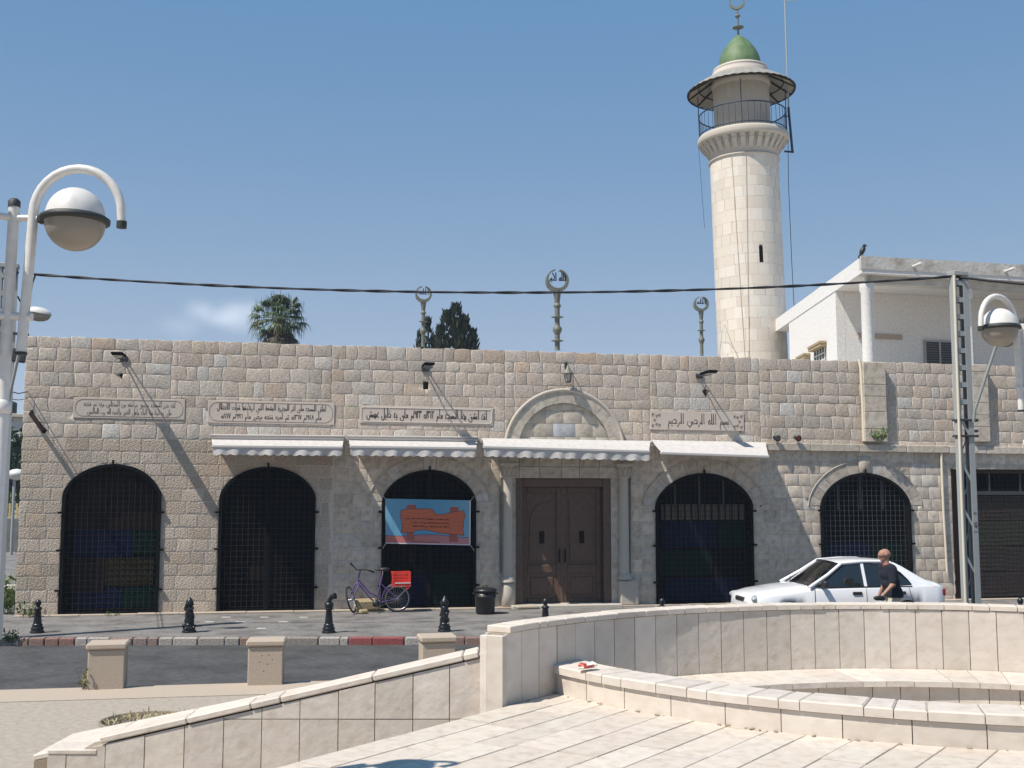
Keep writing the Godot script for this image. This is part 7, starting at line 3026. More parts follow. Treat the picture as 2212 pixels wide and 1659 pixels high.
		put("rear_quarter", st, M.car_white, t)
		# black trim line under the windows, door seams, handles
		st = stb()
		bar(st, S.call(bl + 0.08, 0.0, s, 0.006), S.call(1.3, 0.0, s, 0.012), 0.012, 0.022)
		put("window_trim", st, M.car_black, t)
		for x in [-0.78, 0.31, 1.22]:
			st = stb()
			var pts := []
			for k in 5:
				var y := lerpf(0.86, 0.3 if x < 1.0 else 0.62, k / 4.0)
				pts.append(Vector3(x + (0.06 * k / 4.0 if x > 1 else 0.0) + 0.008, y, s * (0.795 + 0.0215 * sin(PI * clampf((0.9 - y) / 0.75, 0, 1)))))
			tube(st, pts, 0.005, 4)
			put("door_seam", st, M.car_black, t)
		for x in [0.12, 1.05]:
			st = stb()
			box(st, Vector3(x, 0.765, s * 0.812), Vector3(0.2, 0.06, 0.03), Basis(), 0.012)
			put("door_handle", st, M.car_black, t)
		st = stb()
		box(st, Vector3(0.1, 0.5, s * 0.815), Vector3(3.0 if false else 1.9, 0.05, 0.02), Basis(), 0.008)
		put("side_moulding", st, M.car_white, t)
		st = stb()
		tube(st, [Vector3(-0.62, 0.90, s * 0.78), Vector3(-0.62, 0.93, s * 0.86)], 0.03, 6)
		box(st, Vector3(-0.61, 0.955, s * 0.92), Vector3(0.1, 0.13, 0.2), Basis(), 0.03)
		put("wing_mirror", st, M.car_black, t)
		# lights
		st = stb()
		st.set_smooth_group(0)
		var sm := SphereMesh.new()
		sm.radius = 0.5
		sm.height = 1.0
		sm.radial_segments = 24
		sm.rings = 12
		st.append_from(sm, 0, Transform3D(Basis(Vector3.UP, s * -0.55) * Basis.from_scale(Vector3(0.17, 0.15, 0.42)), Vector3(-1.915, 0.66, s * 0.56)))
		put("headlight", st, M.headlight, t)
		st = stb()
		box(st, Vector3(1.99, 0.76, s * 0.6), Vector3(0.12, 0.16, 0.26), Basis(Vector3.UP, s * 0.25), 0.03)
		put("tail_light", st, M.lamp_red, t)
		for w in wx:
			var hub := Vector3(w, 0.29, s * 0.70)
			var wh := Node3D.new()
			wh.name = "wheel"
			t.add_child(wh, true)
			var bas := Basis(Vector3.RIGHT, s * PI / 2)
			st = stb()
			lathe(st, [Vector2(0.19, -0.09), Vector2(0.27, -0.085), Vector2(0.29, -0.05), Vector2(0.29, 0.05), Vector2(0.27, 0.085), Vector2(0.19, 0.09)], 28, Transform3D(bas, hub))
			put("tyre", st, M.tyre, wh)
			st = stb()
			turned(st, [Vector2(0.2, 0.07), Vector2(0.19, 0.085), Vector2(0.13, 0.06), Vector2(0.05, 0.075), Vector2(0, 0.08)], 24, Transform3D(bas, hub))
			put("rim", st, M.rim_metal, wh)
	st = stb()
	box(st, Vector3(-2.035, 0.62, 0), Vector3(0.08, 0.09, 0.5), Basis(), 0.02)
	put("grille", st, M.car_black, t)
	st = stb()
	box(st, Vector3(-2.05, 0.36, 0), Vector3(0.05, 0.12, 0.5), Basis(), 0.005)
	put("licence_plate_blank", st, M.white_paint, t)
	for k in 2:
		st = stb()
		bar(st, Vector3(-0.86 - 0.05 * k, 0.915, 0.5 - k * 0.65), Vector3(-0.74, 1.0, 0.02 - k * 0.6), 0.015, 0.015)
		put("wiper", st, M.car_black, t)
	# seats and wheel seen through the windscreen
	for s in [-1, 1]:
		st = stb()
		box(st, Vector3(0.25, 0.95, s * 0.34), Vector3(0.16, 0.5, 0.46), Basis(Vector3(0, 0, 1), -0.2), 0.05)
		box(st, Vector3(0.3, 1.24, s * 0.34), Vector3(0.09, 0.16, 0.24), Basis(), 0.03)
		put("seat", st, M.car_inside, t)
	st = stb()
	box(st, Vector3(-0.62, 0.88, 0), Vector3(0.4, 0.08, 1.4), Basis(), 0.03)
	tube(st, arc(Vector3(-0.28, 0.95, 0.33), 0.17, Vector3(0.45, 0.9, 0).normalized(), Vector3.BACK, 0, TAU * 19 / 20.0, 19), 0.015, 6, false, true)
	put("dashboard", st, M.car_inside, t)
	st = stb()
	box(st, Vector3(-0.55, 0.955, 0.1), Vector3(0.16, 0.09, 0.12), Basis(Vector3.UP, 0.4), 0.03)
	put("orange_ornament", st, M.roof_tile, t)

# ---------------------------------------------------------------- the man
# one continuous surface over tapered bones: [a, b, ra, rb]
func flesh(st: SurfaceTool, bones: Array, lo: Vector3, hi: Vector3, cell: float, k: float):
	var n := Vector3i(((hi - lo) / cell).ceil()) + Vector3i.ONE
	var acc := PackedFloat32Array()
	acc.resize(n.x * n.y * n.z)
	var reach := 6.0 / k
	for bn in bones:
		var a: Vector3 = bn[0]; var b: Vector3 = bn[1]; var ra: float = bn[2]; var rb: float = bn[3]
		var m := maxf(ra, rb) + reach
		var p0 := Vector3i(((a.min(b) - Vector3.ONE * m - lo) / cell).floor()).clamp(Vector3i.ZERO, n - Vector3i.ONE)
		var p1 := Vector3i(((a.max(b) + Vector3.ONE * m - lo) / cell).ceil()).clamp(Vector3i.ZERO, n - Vector3i.ONE)
		var ab := b - a
		var l2 := maxf(ab.length_squared(), 1e-9)
		for z in range(p0.z, p1.z + 1):
			for y in range(p0.y, p1.y + 1):
				var row := (z * n.y + y) * n.x
				for x in range(p0.x, p1.x + 1):
					var p := lo + Vector3(x, y, z) * cell
					var f := clampf((p - a).dot(ab) / l2, 0.0, 1.0)
					var d := (p - a - ab * f).length() - lerpf(ra, rb, f)
					if d < reach:
						acc[row + x] += exp(-k * d)
	var vid := {}
	var verts := PackedVector3Array()
	var corner := [0, 1, n.x, n.x + 1, n.x * n.y, n.x * n.y + 1, n.x * n.y + n.x, n.x * n.y + n.x + 1]
	for z in n.z - 1:
		for y in n.y - 1:
			for x in n.x - 1:
				var i := (z * n.y + y) * n.x + x
				var inside := 0
				for c in 8:
					if acc[i + corner[c]] > 1.0:
						inside += 1
				if inside == 0 or inside == 8:
					continue
				var s := Vector3.ZERO
				var cnt := 0
				for e in [[0, 1], [2, 3], [4, 5], [6, 7], [0, 2], [1, 3], [4, 6], [5, 7], [0, 4], [1, 5], [2, 6], [3, 7]]:
					var va := acc[i + corner[e[0]]]
					var vb := acc[i + corner[e[1]]]
					if (va > 1.0) != (vb > 1.0):
						var da := -log(maxf(va, 1e-6))
						var db := -log(maxf(vb, 1e-6))
						var f := clampf(da / (da - db), 0.0, 1.0)
						var ca := Vector3(e[0] & 1, (e[0] >> 1) & 1, (e[0] >> 2) & 1)
						var cb := Vector3(e[1] & 1, (e[1] >> 1) & 1, (e[1] >> 2) & 1)
						s += ca.lerp(cb, f)
						cnt += 1
				vid[i] = verts.size()
				verts.append(lo + (Vector3(x, y, z) + s / cnt) * cell)
	st.set_smooth_group(0)
	var step := [1, n.x, n.x * n.y]
	for z in range(1, n.z - 1):
		for y in range(1, n.y - 1):
			for x in range(1, n.x - 1):
				var i := (z * n.y + y) * n.x + x
				for ax in 3:
					var va := acc[i] > 1.0
					var vb := acc[i + step[ax]] > 1.0
					if va == vb:
						continue
					var u: int = step[(ax + 1) % 3]
					var v: int = step[(ax + 2) % 3]
					var c := [i, i - u, i - u - v, i - v]
					if not (vid.has(c[0]) and vid.has(c[1]) and vid.has(c[2]) and vid.has(c[3])):
						continue
					var q := [verts[vid[c[0]]], verts[vid[c[1]]], verts[vid[c[2]]], verts[vid[c[3]]]]
					if va:
						quad(st, q[0], q[1], q[2], q[3])
					else:
						quad(st, q[3], q[2], q[1], q[0])

func make_person():
	var z := 7.0
	var at := W(1909, 1190, z)
	at.y = ROAD_Y
	var t := thing("person", "bald man in dark t-shirt and pale trousers walking past the white car", "person", at + Vector3(0.03, 0, 0))
	var V := func(x: float, y: float, zz: float) -> Vector3: return Vector3(x, y, zz)
	var sh_l := Vector3(0.045, 1.43, 0.185); var el_l := Vector3(0.0, 1.15, 0.245); var wr_l := Vector3(-0.195, 0.985, 0.27)
	var sh_r := Vector3(0.02, 1.44, -0.185); var el_r := Vector3(0.1, 1.16, -0.24); var wr_r := Vector3(0.0, 0.93, -0.27)
	var hip_l := Vector3(0.13, 0.93, 0.09); var kn_l := Vector3(-0.04, 0.52, 0.1); var an_l := Vector3(-0.08, 0.095, 0.1)
	var hip_r := Vector3(0.13, 0.93, -0.09); var kn_r := Vector3(0.2, 0.51, -0.1); var an_r := Vector3(0.46, 0.17, -0.1)
	var torso := [[Vector3(0.04, 1.44, 0.13), Vector3(0.03, 1.44, -0.13), 0.07, 0.07], [Vector3(0.06, 1.33, 0.085), Vector3(0.055, 1.33, -0.085), 0.115, 0.115], [Vector3(0.09, 1.16, 0.07), Vector3(0.09, 1.16, -0.07), 0.12, 0.12], [Vector3(0.125, 1.0, 0.075), Vector3(0.125, 1.0, -0.075), 0.12, 0.12]]
	var legs := [[hip_l, kn_l, 0.092, 0.06], [kn_l, an_l, 0.058, 0.042], [hip_r, kn_r, 0.092, 0.06], [kn_r, an_r, 0.058, 0.042]]
	var arms := [[sh_l, el_l, 0.056, 0.043], [el_l, wr_l, 0.043, 0.03], [sh_r, el_r, 0.056, 0.043], [el_r, wr_r, 0.043, 0.03]]
	var feet := [[an_l + Vector3(0.03, -0.045, 0), an_l + Vector3(-0.17, -0.06, 0.02), 0.04, 0.03], [an_r + Vector3(0.02, -0.03, 0), an_r + Vector3(-0.15, -0.1, -0.02), 0.04, 0.03]]
	var body := torso + legs + arms + feet + [[Vector3(0.02, 1.46, 0), Vector3(0.0, 1.6, 0.0), 0.064, 0.056]]
	var st := stb()
	flesh(st, body, Vector3(-0.45, -0.02, -0.4), Vector3(0.65, 1.62, 0.4), 0.017, 60.0)
	# head, on a finer grid: skull, jaw, nose, brow, ears
	var f := Vector3(-0.97, -0.17, -0.16).normalized()      # where he looks
	var u := Vector3(-0.12, 0.99, 0.04).normalized()
	var r := f.cross(u).normalized()
	u = r.cross(f)
	var hc := Vector3(-0.02, 1.685, 0.0)
	var Hd := func(a: float, b: float, c: float) -> Vector3: return hc + f * a + u * b + r * c
	var head := [[Hd.call(-0.035, 0.015, 0), Hd.call(0.03, 0.02, 0), 0.083, 0.08], [Hd.call(-0.02, 0.045, 0), Hd.call(0.02, 0.04, 0), 0.072, 0.07], [Hd.call(0.03, -0.05, 0.015), Hd.call(0.03, -0.05, -0.015), 0.05, 0.05], [Hd.call(0.055, -0.095, 0.012), Hd.call(0.055, -0.095, -0.012), 0.03, 0.03], [Hd.call(0.1, 0.01, 0), Hd.call(0.122, -0.03, 0), 0.008, 0.014], [Hd.call(0.09, 0.022, 0.035), Hd.call(0.09, 0.022, -0.035), 0.016, 0.016], [Hd.call(0.085, -0.062, 0.012), Hd.call(0.085, -0.062, -0.012), 0.016, 0.016],
		[Hd.call(-0.01, 0.02, 0.083), Hd.call(-0.012, -0.025, 0.08), 0.017, 0.01], [Hd.call(-0.01, 0.02, -0.083), Hd.call(-0.012, -0.025, -0.08), 0.017, 0.01], [Vector3(0.0, 1.52, 0), Hd.call(-0.02, -0.06, 0), 0.055, 0.056]]
	flesh(st, head, Vector3(-0.2, 1.5, -0.16), Vector3(0.16, 1.84, 0.16), 0.007, 130.0)
	# hands: palm, four fingers in two bends, thumb
	for h in 2:
		var wr: Vector3 = wr_l if h == 0 else wr_r
		var el: Vector3 = el_l if h == 0 else el_r
		var d := (wr - el).normalized()
		if h == 0:
			d = (d + Vector3(0, -0.35, 0)).normalized()
		var side := Vector3(0, 0, 1).cross(d).normalized()      # across the palm, thumb side up
		var inn := d.cross(side).normalized() * (1.0 if h == 0 else 1.0)
		var palm := [[wr - d * 0.02, wr + d * 0.03, 0.026, 0.024], [wr + d * 0.05 + side * 0.022, wr + d * 0.085 + side * 0.026, 0.019, 0.014], [wr + d * 0.05, wr + d * 0.09, 0.019, 0.014], [wr + d * 0.05 - side * 0.022, wr + d * 0.08 - side * 0.026, 0.018, 0.013]]
		var curl := inn * -1.0
		for k in 4:
			var b0: Vector3 = wr + d * (0.09 - 0.004 * absf(k - 1.5)) + side * (0.03 - 0.02 * k)
			var l: float = [0.034, 0.039, 0.036, 0.028][k]
			var b1 := b0 + (d * 0.85 + curl * 0.5).normalized() * l
			var b2 := b1 + (d * 0.25 + curl * 0.95).normalized() * l * 0.8
			var b3 := b2 + (d * -0.4 + curl * 0.8).normalized() * l * 0.6
			palm.append([b0, b1, 0.0092, 0.0085])
			palm.append([b1, b2, 0.0085, 0.008])
			palm.append([b2, b3, 0.008, 0.007])
		var t0 := wr + d * 0.035 + side * 0.028
		var t1 := t0 + (d * 0.55 + side * 0.5 + curl * 0.5).normalized() * 0.04
		var t2 := t1 + (d * 0.8 + curl * 0.6).normalized() * 0.032
		palm.append([t0, t1, 0.013, 0.0105])
		palm.append([t1, t2, 0.0105, 0.0085])
		var lo := wr - Vector3.ONE * 0.19
		flesh(st, palm, lo, wr + Vector3.ONE * 0.19, 0.0052, 260.0)
	put("body", st, M.skin, t)
	# eyes, brows
	st = stb()
	for s in [-1, 1]:
		var e: Vector3 = Hd.call(0.094, 0.004, s * 0.032)
		lathe(st, [Vector2(0, -0.008), Vector2(0.009, 0.0), Vector2(0, 0.008)], 10, Transform3D(basis_to(f), e))
	put("eyes", st, M.bike_dark, t)
	# clothes follow the body
	st = stb()
	var shirt := []
	for b in torso:
		shirt.append([b[0], b[1], b[2] + 0.02, b[3] + 0.02])
	shirt.append([sh_l, sh_l.lerp(el_l, 0.82), 0.075, 0.068])
	shirt.append([sh_r, sh_r.lerp(el_r, 0.82), 0.075, 0.068])
	shirt.append([Vector3(0.125, 0.96, 0.085), Vector3(0.125, 0.96, -0.085), 0.138, 0.138])
	shirt.append([Vector3(0.14, 0.92, 0.085), Vector3(0.14, 0.92, -0.085), 0.138, 0.138])
	flesh(st, shirt, Vector3(-0.3, 0.895, -0.42), Vector3(0.42, 1.56, 0.42), 0.016, 70.0)
	put("t_shirt", st, M.shirt, t)
	st = stb()
	tube(st, arc(Vector3(0.018, 1.512, 0), 0.072, Vector3(1, 0.2, 0).normalized(), Vector3.BACK, 0, TAU * 23 / 24.0, 23), 0.011, 6, false, true)
	put("collar", st, M.collar_red, t)
	st = stb()
	var tr := []
	for b in legs:
		tr.append([b[0], b[1], b[2] + 0.018, b[3] + 0.03])
	tr.append([Vector3(0.13, 0.96, 0.08), Vector3(0.13, 0.96, -0.08), 0.122, 0.122])
	flesh(st, tr, Vector3(-0.35, 0.07, -0.3), Vector3(0.6, 1.06, 0.3), 0.017, 65.0)
	put("trousers", st, M.trousers, t)
	for k in 2:
		st = stb()
		var an: Vector3 = an_l if k == 0 else an_r
		var b: Array = feet[k]
		flesh(st, [[b[0], b[1], 0.05, 0.042], [b[0] + Vector3(0.02, -0.005, 0), b[1] + Vector3(0, -0.005, 0), 0.045, 0.04]], an - Vector3(0.3, 0.2, 0.1), an + Vector3(0.15, 0.1, 0.1), 0.012, 150.0)
		put("shoe", st, M.shoe, t)
	# what he carries
	var bag := thing("black_pouch", "small black pouch held in the walking man's hand", "pouch", t.position + wr_l + Vector3(-0.09, -0.085, 0.0))
	st = stb()
	flesh(st, [[Vector3(-0.09, 0.01, 0), Vector3(0.07, -0.005, 0), 0.035, 0.04], [Vector3(-0.06, 0.02, 0.01), Vector3(0.05, 0.03, 0.0), 0.025, 0.03]], Vector3(-0.17, -0.08, -0.08), Vector3(0.15, 0.1, 0.08), 0.011, 120.0)
	put("pouch", st, M.car_black, bag)

# ---------------------------------------------------------------- plants
func blade(st: SurfaceTool, a: Vector3, d: Vector3, w: Vector3, droop := 0.0):
	var m := a + d * 0.55
	var e := a + d - Vector3(0, droop, 0)
	tri(st, a - w * 0.35, a + w * 0.35, m + w * 0.5)
	tri(st, a - w * 0.35, m + w * 0.5, m - w * 0.5)
	tri(st, m - w * 0.5, m + w * 0.5, e)

func rdir() -> Vector3:
	var y := rng.randf_range(-1, 1)
	var a := rng.randf() * TAU
	var s := sqrt(1 - y * y)
	return Vector3(cos(a) * s, y, sin(a) * s)

func make_vegetation():
	# fan palm behind the parapet
	var pc := D(604, 690, 50.0)
	var t := thing("fan_palm", "fan palm with hanging dry leaves rising behind the mosque parapet", "palm tree", Vector3(pc.x, 0, pc.z))
	var st := stb()
	tube(st, [Vector3(0.1, 0, 0), Vector3(0.02, pc.y * 0.5, 0), Vector3(0, pc.y, 0)], [0.3, 0.24, 0.26], 10)
	put("trunk", st, M.bark, t)
	var green := [Color(0.05, 0.085, 0.028), Color(0.07, 0.105, 0.038), Color(0.035, 0.06, 0.024), Color(0.11, 0.135, 0.06)]
	var dry := [Color(0.13, 0.10, 0.065), Color(0.09, 0.075, 0.05), Color(0.18, 0.15, 0.10)]
	for k in 64:
		st = stb()
		st.set_smooth_group(-1)
		var el: float = lerpf(1.35, -1.15, pow((k + 0.5) / 64.0, 0.85))
		var az := k * 2.39996 + rng.randf_range(-0.2, 0.2)
		var d := Vector3(cos(az) * cos(el), sin(el), sin(az) * cos(el))
		var old := el < -0.55
		var len := rng.randf_range(0.62, 1.05) * (0.8 if old else 1.0)
		var c0 := Vector3(0, pc.y + 0.1 - (0.5 if old else 0.0) * rng.randf(), 0)
		var hub := c0 + d * len + Vector3(0, -0.12 * len, 0)
		var col: Color = (dry[rng.randi() % 3] if (old and rng.randf() < 0.7) else green[rng.randi() % 4])
		st.set_color(col)
		bar(st, c0, hub, 0.03, 0.02)
		var side := d.cross(Vector3.UP).normalized()
		var up := side.cross(d).normalized()
		for q in 19:
			var a := lerpf(-1.75, 1.75, q / 18.0)
			var dd := (d * cos(a) + side * sin(a)).normalized()
			var L := 0.72 * (0.75 + 0.25 * cos(a)) * rng.randf_range(0.85, 1.1)
			var c2: Color = col * rng.randf_range(0.75, 1.25)
			c2.a = 1
			st.set_color(c2)
			var wv := (dd.cross(up)).normalized() * 0.055
			blade(st, hub, dd * L * 0.75 + up * 0.06, wv, L * (0.2 + (0.5 if rng.randf() < 0.4 else 0.15)))
			if rng.randf() < 0.35:      # threads and split tips hanging straight down
				var tip := hub + dd * L * 0.72
				blade(st, tip, Vector3(0, -rng.randf_range(0.25, 0.6), 0), side * 0.022)
		put("palm_leaf", st, M.foliage, t)
	# cypresses
	cypress("dense dark cypress with several pointed tops behind the parapet", D(985, 760, 53.0), [[0, 657, 0.62], [-0.45, 672, 0.5], [0.42, 684, 0.45], [-0.75, 705, 0.4], [0.8, 712, 0.38], [0.1, 690, 0.8]], 53.0, 985.0, 3300)
	cypress("small dark tree half hidden behind the left crescent finial", D(918, 760, 55.0), [[0.12, 688, 0.3], [-0.2, 715, 0.34], [0.5, 728, 0.4]], 55.0, 918.0, 900)
	# plant growing out of the foot of the pilaster
	weed("green plant growing from the foot of the stone pilaster", W(1899, 952, 0.2), 0.42, 0.17, 110, [Color(0.10, 0.19, 0.03), Color(0.07, 0.14, 0.03), Color(0.14, 0.22, 0.05)])
	weed("tall yellow green weeds at the left corner of the wall", F(14, 1326, FRONT_Y), 0.95, 0.3, 150, [Color(0.13, 0.18, 0.05), Color(0.2, 0.22, 0.08), Color(0.09, 0.14, 0.04)])
	weed("low weeds at the foot of the wall by the corner", W(60, 1322, 0.25) * Vector3(1, 0, 1) + Vector3(0, FRONT_Y, 0), 0.4, 0.22, 60, [Color(0.07, 0.11, 0.03), Color(0.1, 0.13, 0.05)])
	weed("dark green tuft growing in the kerb joint at the left", F(23, 1387, FRONT_Y - 0.06), 0.26, 0.12, 90, [Color(0.03, 0.06, 0.02), Color(0.05, 0.09, 0.03)])
	weed("small tuft before the middle of the leftmost gate", W(243, 1324, 0.3) * Vector3(1, 0, 1) + Vector3(0, FRONT_Y, 0), 0.12, 0.14, 30, [Color(0.06, 0.11, 0.03)])
	weed("dry weed beside the left stone bollard", F(184, 1488, 0.01), 0.3, 0.1, 45, [Color(0.22, 0.19, 0.09), Color(0.12, 0.12, 0.05)])
	# round tree pit with dry grass
	var c := F(316, 1556, 0.006)
	var pit := thing("tree_pit", "round pit in the plaza paving filled with dry grass", "tree pit", Vector3(c.x, 0, c.z))
	st = stb()
	turned(st, [Vector2(0.0, 0.012), Vector2(0.52, 0.012), Vector2(0.52, 0.02), Vector2(0.55, 0.018), Vector2(0.56, 0.006)], 40)
	put("soil", st, M.dirt, pit)
	st = stb()
	st.set_smooth_group(-1)
	for i in 300:
		var a := rng.randf() * TAU
		var rr := sqrt(rng.randf()) * 0.5
		var p := Vector3(cos(a) * rr, 0.012, sin(a) * rr)
		st.set_color([Color(0.36, 0.29, 0.15), Color(0.27, 0.21, 0.10), Color(0.18, 0.17, 0.07), Color(0.45, 0.38, 0.22)][rng.randi() % 4])
		var d := Vector3(rng.randf_range(-0.8, 0.8), rng.randf_range(0.08, 0.7), rng.randf_range(-0.8, 0.8)).normalized() * rng.randf_range(0.04, 0.12)
		blade(st, p, d, d.cross(Vector3.UP).normalized() * 0.012)
	put_stuff("dry_grass", st, M.dry_grass, pit)

func weed(label: String, at: Vector3, h: float, spread: float, n: int, cols: Array):
	var st := stb()
	st.set_smooth_group(-1)
	for i in n:
		var a := rng.randf() * TAU
		var rr := sqrt(rng.randf()) * spread
		var p := Vector3(cos(a) * rr * 0.6, 0, sin(a) * rr * 0.6)
		var tip := Vector3(cos(a) * rr * 1.5, h * rng.randf_range(0.35, 1.0), sin(a) * rr * 1.5)
		st.set_color(cols[rng.randi() % cols.size()] * Color(1, 1, 1))
		if i % 4 == 0:
			bar(st, p, tip, 0.006, 0.006)
		var q := p.lerp(tip, rng.randf_range(0.2, 1.0))
		var d := (rdir() + Vector3(0, 0.5, 0)).normalized() * h * rng.randf_range(0.12, 0.25)
		blade(st, q, d, d.cross(rdir()).normalized() * (0.02 + h * 0.06))
	var o := put("weeds", st, M.foliage)
	o.position = at
	tag(o, label, "plant", "weeds along the wall and plaza")

func cypress(label: String, at: Vector3, spires: Array, dist: float, px: float, n: int):
	var t := thing("cypress_tree", label, "cypress", Vector3(at.x, 0, at.z), 0.0, "dark conifers behind the mosque")
	var st := stb()
	tube(st, [Vector3.ZERO, Vector3(0, at.y, 0)], [0.25, 0.12], 8)
	put("trunk", st, M.bark, t)
	st = stb()
	st.set_smooth_group(-1)
	var cols := [Color(0.018, 0.032, 0.016), Color(0.026, 0.043, 0.022), Color(0.012, 0.022, 0.012), Color(0.04, 0.058, 0.03)]
	for s in spires:
		var top: float = D(px, s[1], dist).y
		var bot := 2.0
		for i in n / spires.size():
			var f := pow(rng.randf(), 1.6)       # 0 at the tip
			var y := lerpf(top - 0.15, maxf(bot, top - 5.0), f)
			var drop := top - y
			var R: float = minf(s[2] * 0.95, 0.06 + drop * 0.42 * s[2] / 0.62)
			var a := rng.randf() * TAU
			var rr := R * sqrt(rng.randf_range(0.35, 1.0))
			var x0: float = s[0] * minf(1.0, 0.55 + 0.45 * (1.0 - f))
			var p := Vector3(x0 + cos(a) * rr, y, sin(a) * rr)
			st.set_color(cols[rng.randi() % 4])
			var d := Vector3(cos(a) * 0.35 + rng.randf_range(-0.2, 0.2), 1.0, sin(a) * 0.35 + rng.randf_range(-0.2, 0.2)).normalized() * rng.randf_range(0.18, 0.4)
			var w := Vector3(-sin(a), 0, cos(a)).rotated(Vector3.UP, rng.randf_range(-0.9, 0.9)) * rng.randf_range(0.06, 0.13)
			blade(st, p, d, w)
	put("foliage", st, M.foliage, t)

func leafy_tree(label: String, at: Vector3, h: float, rad: float, n: int, cols: Array):
	var t := thing("leafy_tree", label, "tree", at, 0.0, "trees beyond the side street")
	var st := stb()
	tube(st, [Vector3.ZERO, Vector3(0.1, h * 0.3, 0), Vector3(0.0, h * 0.6, 0)], [0.22, 0.16, 0.1], 8)
	var clumps := []
	for i in 16:
		var d := rdir()
		var c := Vector3(d.x * rad * 0.7, h * 0.68 + d.y * h * 0.27, d.z * rad * 0.7)
		clumps.append([c, rad * rng.randf_range(0.28, 0.45)])
		if i < 8:
			tube(st, [Vector3(0.05, h * 0.4, 0), c], [0.07, 0.02], 5)
	put("trunk", st, M.bark, t)
	st = stb()
	st.set_smooth_group(-1)
	for i in n:
		var c: Array = clumps[rng.randi() % clumps.size()]
		var p: Vector3 = c[0] + rdir() * c[1] * pow(rng.randf(), 0.4)
		st.set_color(cols[rng.randi() % cols.size()])
		var d := (rdir() + Vector3(0, -0.2, 0)).normalized() * rng.randf_range(0.2, 0.42)
		blade(st, p, d, d.cross(rdir()).normalized() * 0.2)
	put("crown", st, M.foliage, t)

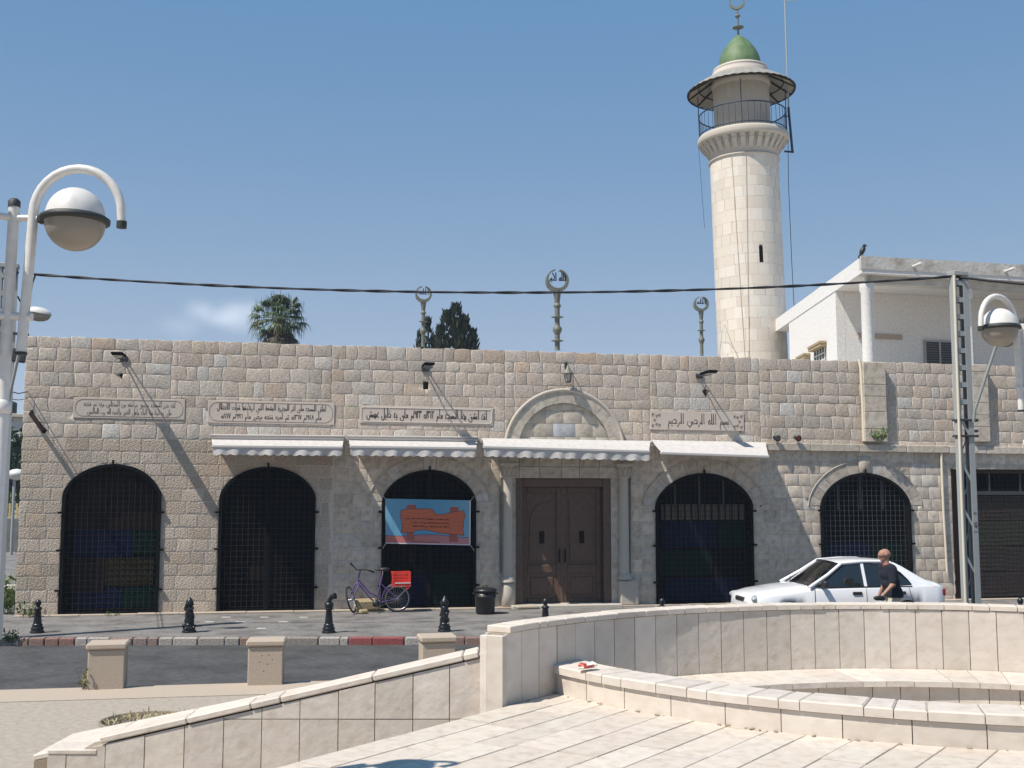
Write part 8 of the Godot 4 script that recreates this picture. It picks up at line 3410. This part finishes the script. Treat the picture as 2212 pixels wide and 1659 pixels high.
# ---------------------------------------------------------------- what shows beyond the left corner
func make_distance():
	var gz := -33.5
	# low grey wall with a yellow fence behind the side street
	var w0 := W(-160, 1170, gz)
	var w1 := W(60, 1168, gz)
	var top := W(10, 1119, gz).y
	var st := stb()
	box(st, Vector3((w0.x + w1.x) * 0.5 + 3, top * 0.5 - 0.1, gz), Vector3(w1.x - w0.x + 12, top + 0.2, 0.4), Basis(), 0.03)
	var gw := put("garden_wall", st, M.far_grey)
	tag(gw, "low grey wall across the side street at the far left", "wall")
	var fence := thing("picket_fence", "yellowish slat fence above the low grey wall at the far left", "fence", Vector3(w1.x, top, gz))
	var h := W(30, 1118, gz).y - W(30, 1141, gz).y
	var fy: float = W(30, 1148, gz).y - top
	for i in 16:
		st = stb()
		box(st, Vector3(-1.6 + i * 0.17, 0.35, 0), Vector3(0.1, 0.75, 0.04), Basis(), 0.01)
		put("slat", st, M.fence_yellow, fence)
	st = stb()
	box(st, Vector3(-0.3, 0.2, -0.05), Vector3(2.8, 0.06, 0.04))
	put("rail", st, M.fence_yellow, fence)
	st = stb()
	box(st, Vector3(-0.3, 0.55, -0.05), Vector3(2.8, 0.06, 0.04))
	put("rail", st, M.fence_yellow, fence)
	# house with water tanks
	var hz := -46.0
	var hp := W(20, 1120, hz)
	var roof_y := W(30, 902, hz).y
	var hs := thing("distant_house", "pale flat roofed house with dark tanks beyond the side street", "house", Vector3(hp.x, 0, hz))
	st = stb()
	box(st, Vector3(-3.0, roof_y * 0.5, -4), Vector3(13, roof_y, 8))
	var hw := put("wall", st, M.far_wall, hs)
	st = stb()
	box(st, Vector3(-3.0, roof_y + 0.12, -3.95), Vector3(13.4, 0.22, 8.4), Basis(), 0.03)
	put("roof_slab", st, M.carved_stone, hs)
	for k in 3:
		st = stb()
		lathe(st, [Vector2(0, 0), Vector2(0.4, 0), Vector2(0.4, 0.8), Vector2(0.25, 0.9), Vector2(0, 0.92)], 14, Transform3D(Basis(), Vector3(-2.2 + k * 1.5, roof_y + 0.23, -1.5 - 0.4 * k)))
		put("water_tank", st, M.rubber_dark, hs)
	for k in 3:
		for j in 2:
			st = stb()
			box(st, Vector3(-3.5 + k * 2.4, 1.8 + j * 2.6, 0.02), Vector3(1.2, 1.3, 0.06))
			put("window", st, M.dark_glass, hs)
	var gl := [Color(0.03, 0.055, 0.018), Color(0.045, 0.075, 0.025), Color(0.022, 0.042, 0.015), Color(0.07, 0.10, 0.035)]
	var p := W(12, 1140, -38.0)
	leafy_tree("dark green tree beyond the side street at the left edge", Vector3(p.x - 0.6, 0, -38.0), W(12, 922, -38.0).y, 2.3, 3600, gl)
	p = W(40, 1140, -40.0)
	leafy_tree("second dark tree, close beside the building's left corner", Vector3(p.x + 1.0, 0, -40.0), W(30, 930, -40.0).y, 2.2, 3000, gl)
	p = W(4, 1130, -34.5)
	weed("bright green bush above the low grey wall at the far left", Vector3(p.x - 0.2, top - 0.1, -34.5), 1.6, 0.8, 260, [Color(0.05, 0.11, 0.02), Color(0.08, 0.15, 0.03), Color(0.04, 0.08, 0.02)])
	# small lamp post seen against the trees
	var lp := W(27, 1130, -30.0)
	var ly := W(32, 1024, -30.0).y
	var t := thing("distant_lamp", "small white topped lamp post before the dark trees at the far left", "lamp post", Vector3(lp.x, -0.05, -30.0))
	st = stb()
	tube(st, [Vector3(0, 0, 0), Vector3(0, ly, 0)], 0.07, 8)
	put("pole", st, M.grey_steel, t)
	st = stb()
	lathe(st, [Vector2(0.5, 0.0), Vector2(0.42, 0.16), Vector2(0.2, 0.27), Vector2(0, 0.3)], 18, Transform3D(Basis(), Vector3(0.1, ly, 0)))
	lathe(st, [Vector2(0, -0.25), Vector2(0.3, -0.18), Vector2(0.5, 0.0)], 18, Transform3D(Basis(), Vector3(0.1, ly, 0)))
	put("lamp_head", st, M.lamp_white, t)
	# white kerb of the side street
	st = stb()
	var k0 := W(0, 1262, -8.7)
	for i in 10:
		box(st, Vector3(-8.0 - i * 1.01, 0.0, -9.05), Vector3(0.99, 0.2, 0.2), Basis(), 0.02)
	struct("side_street_kerb", st, M.white_paint)
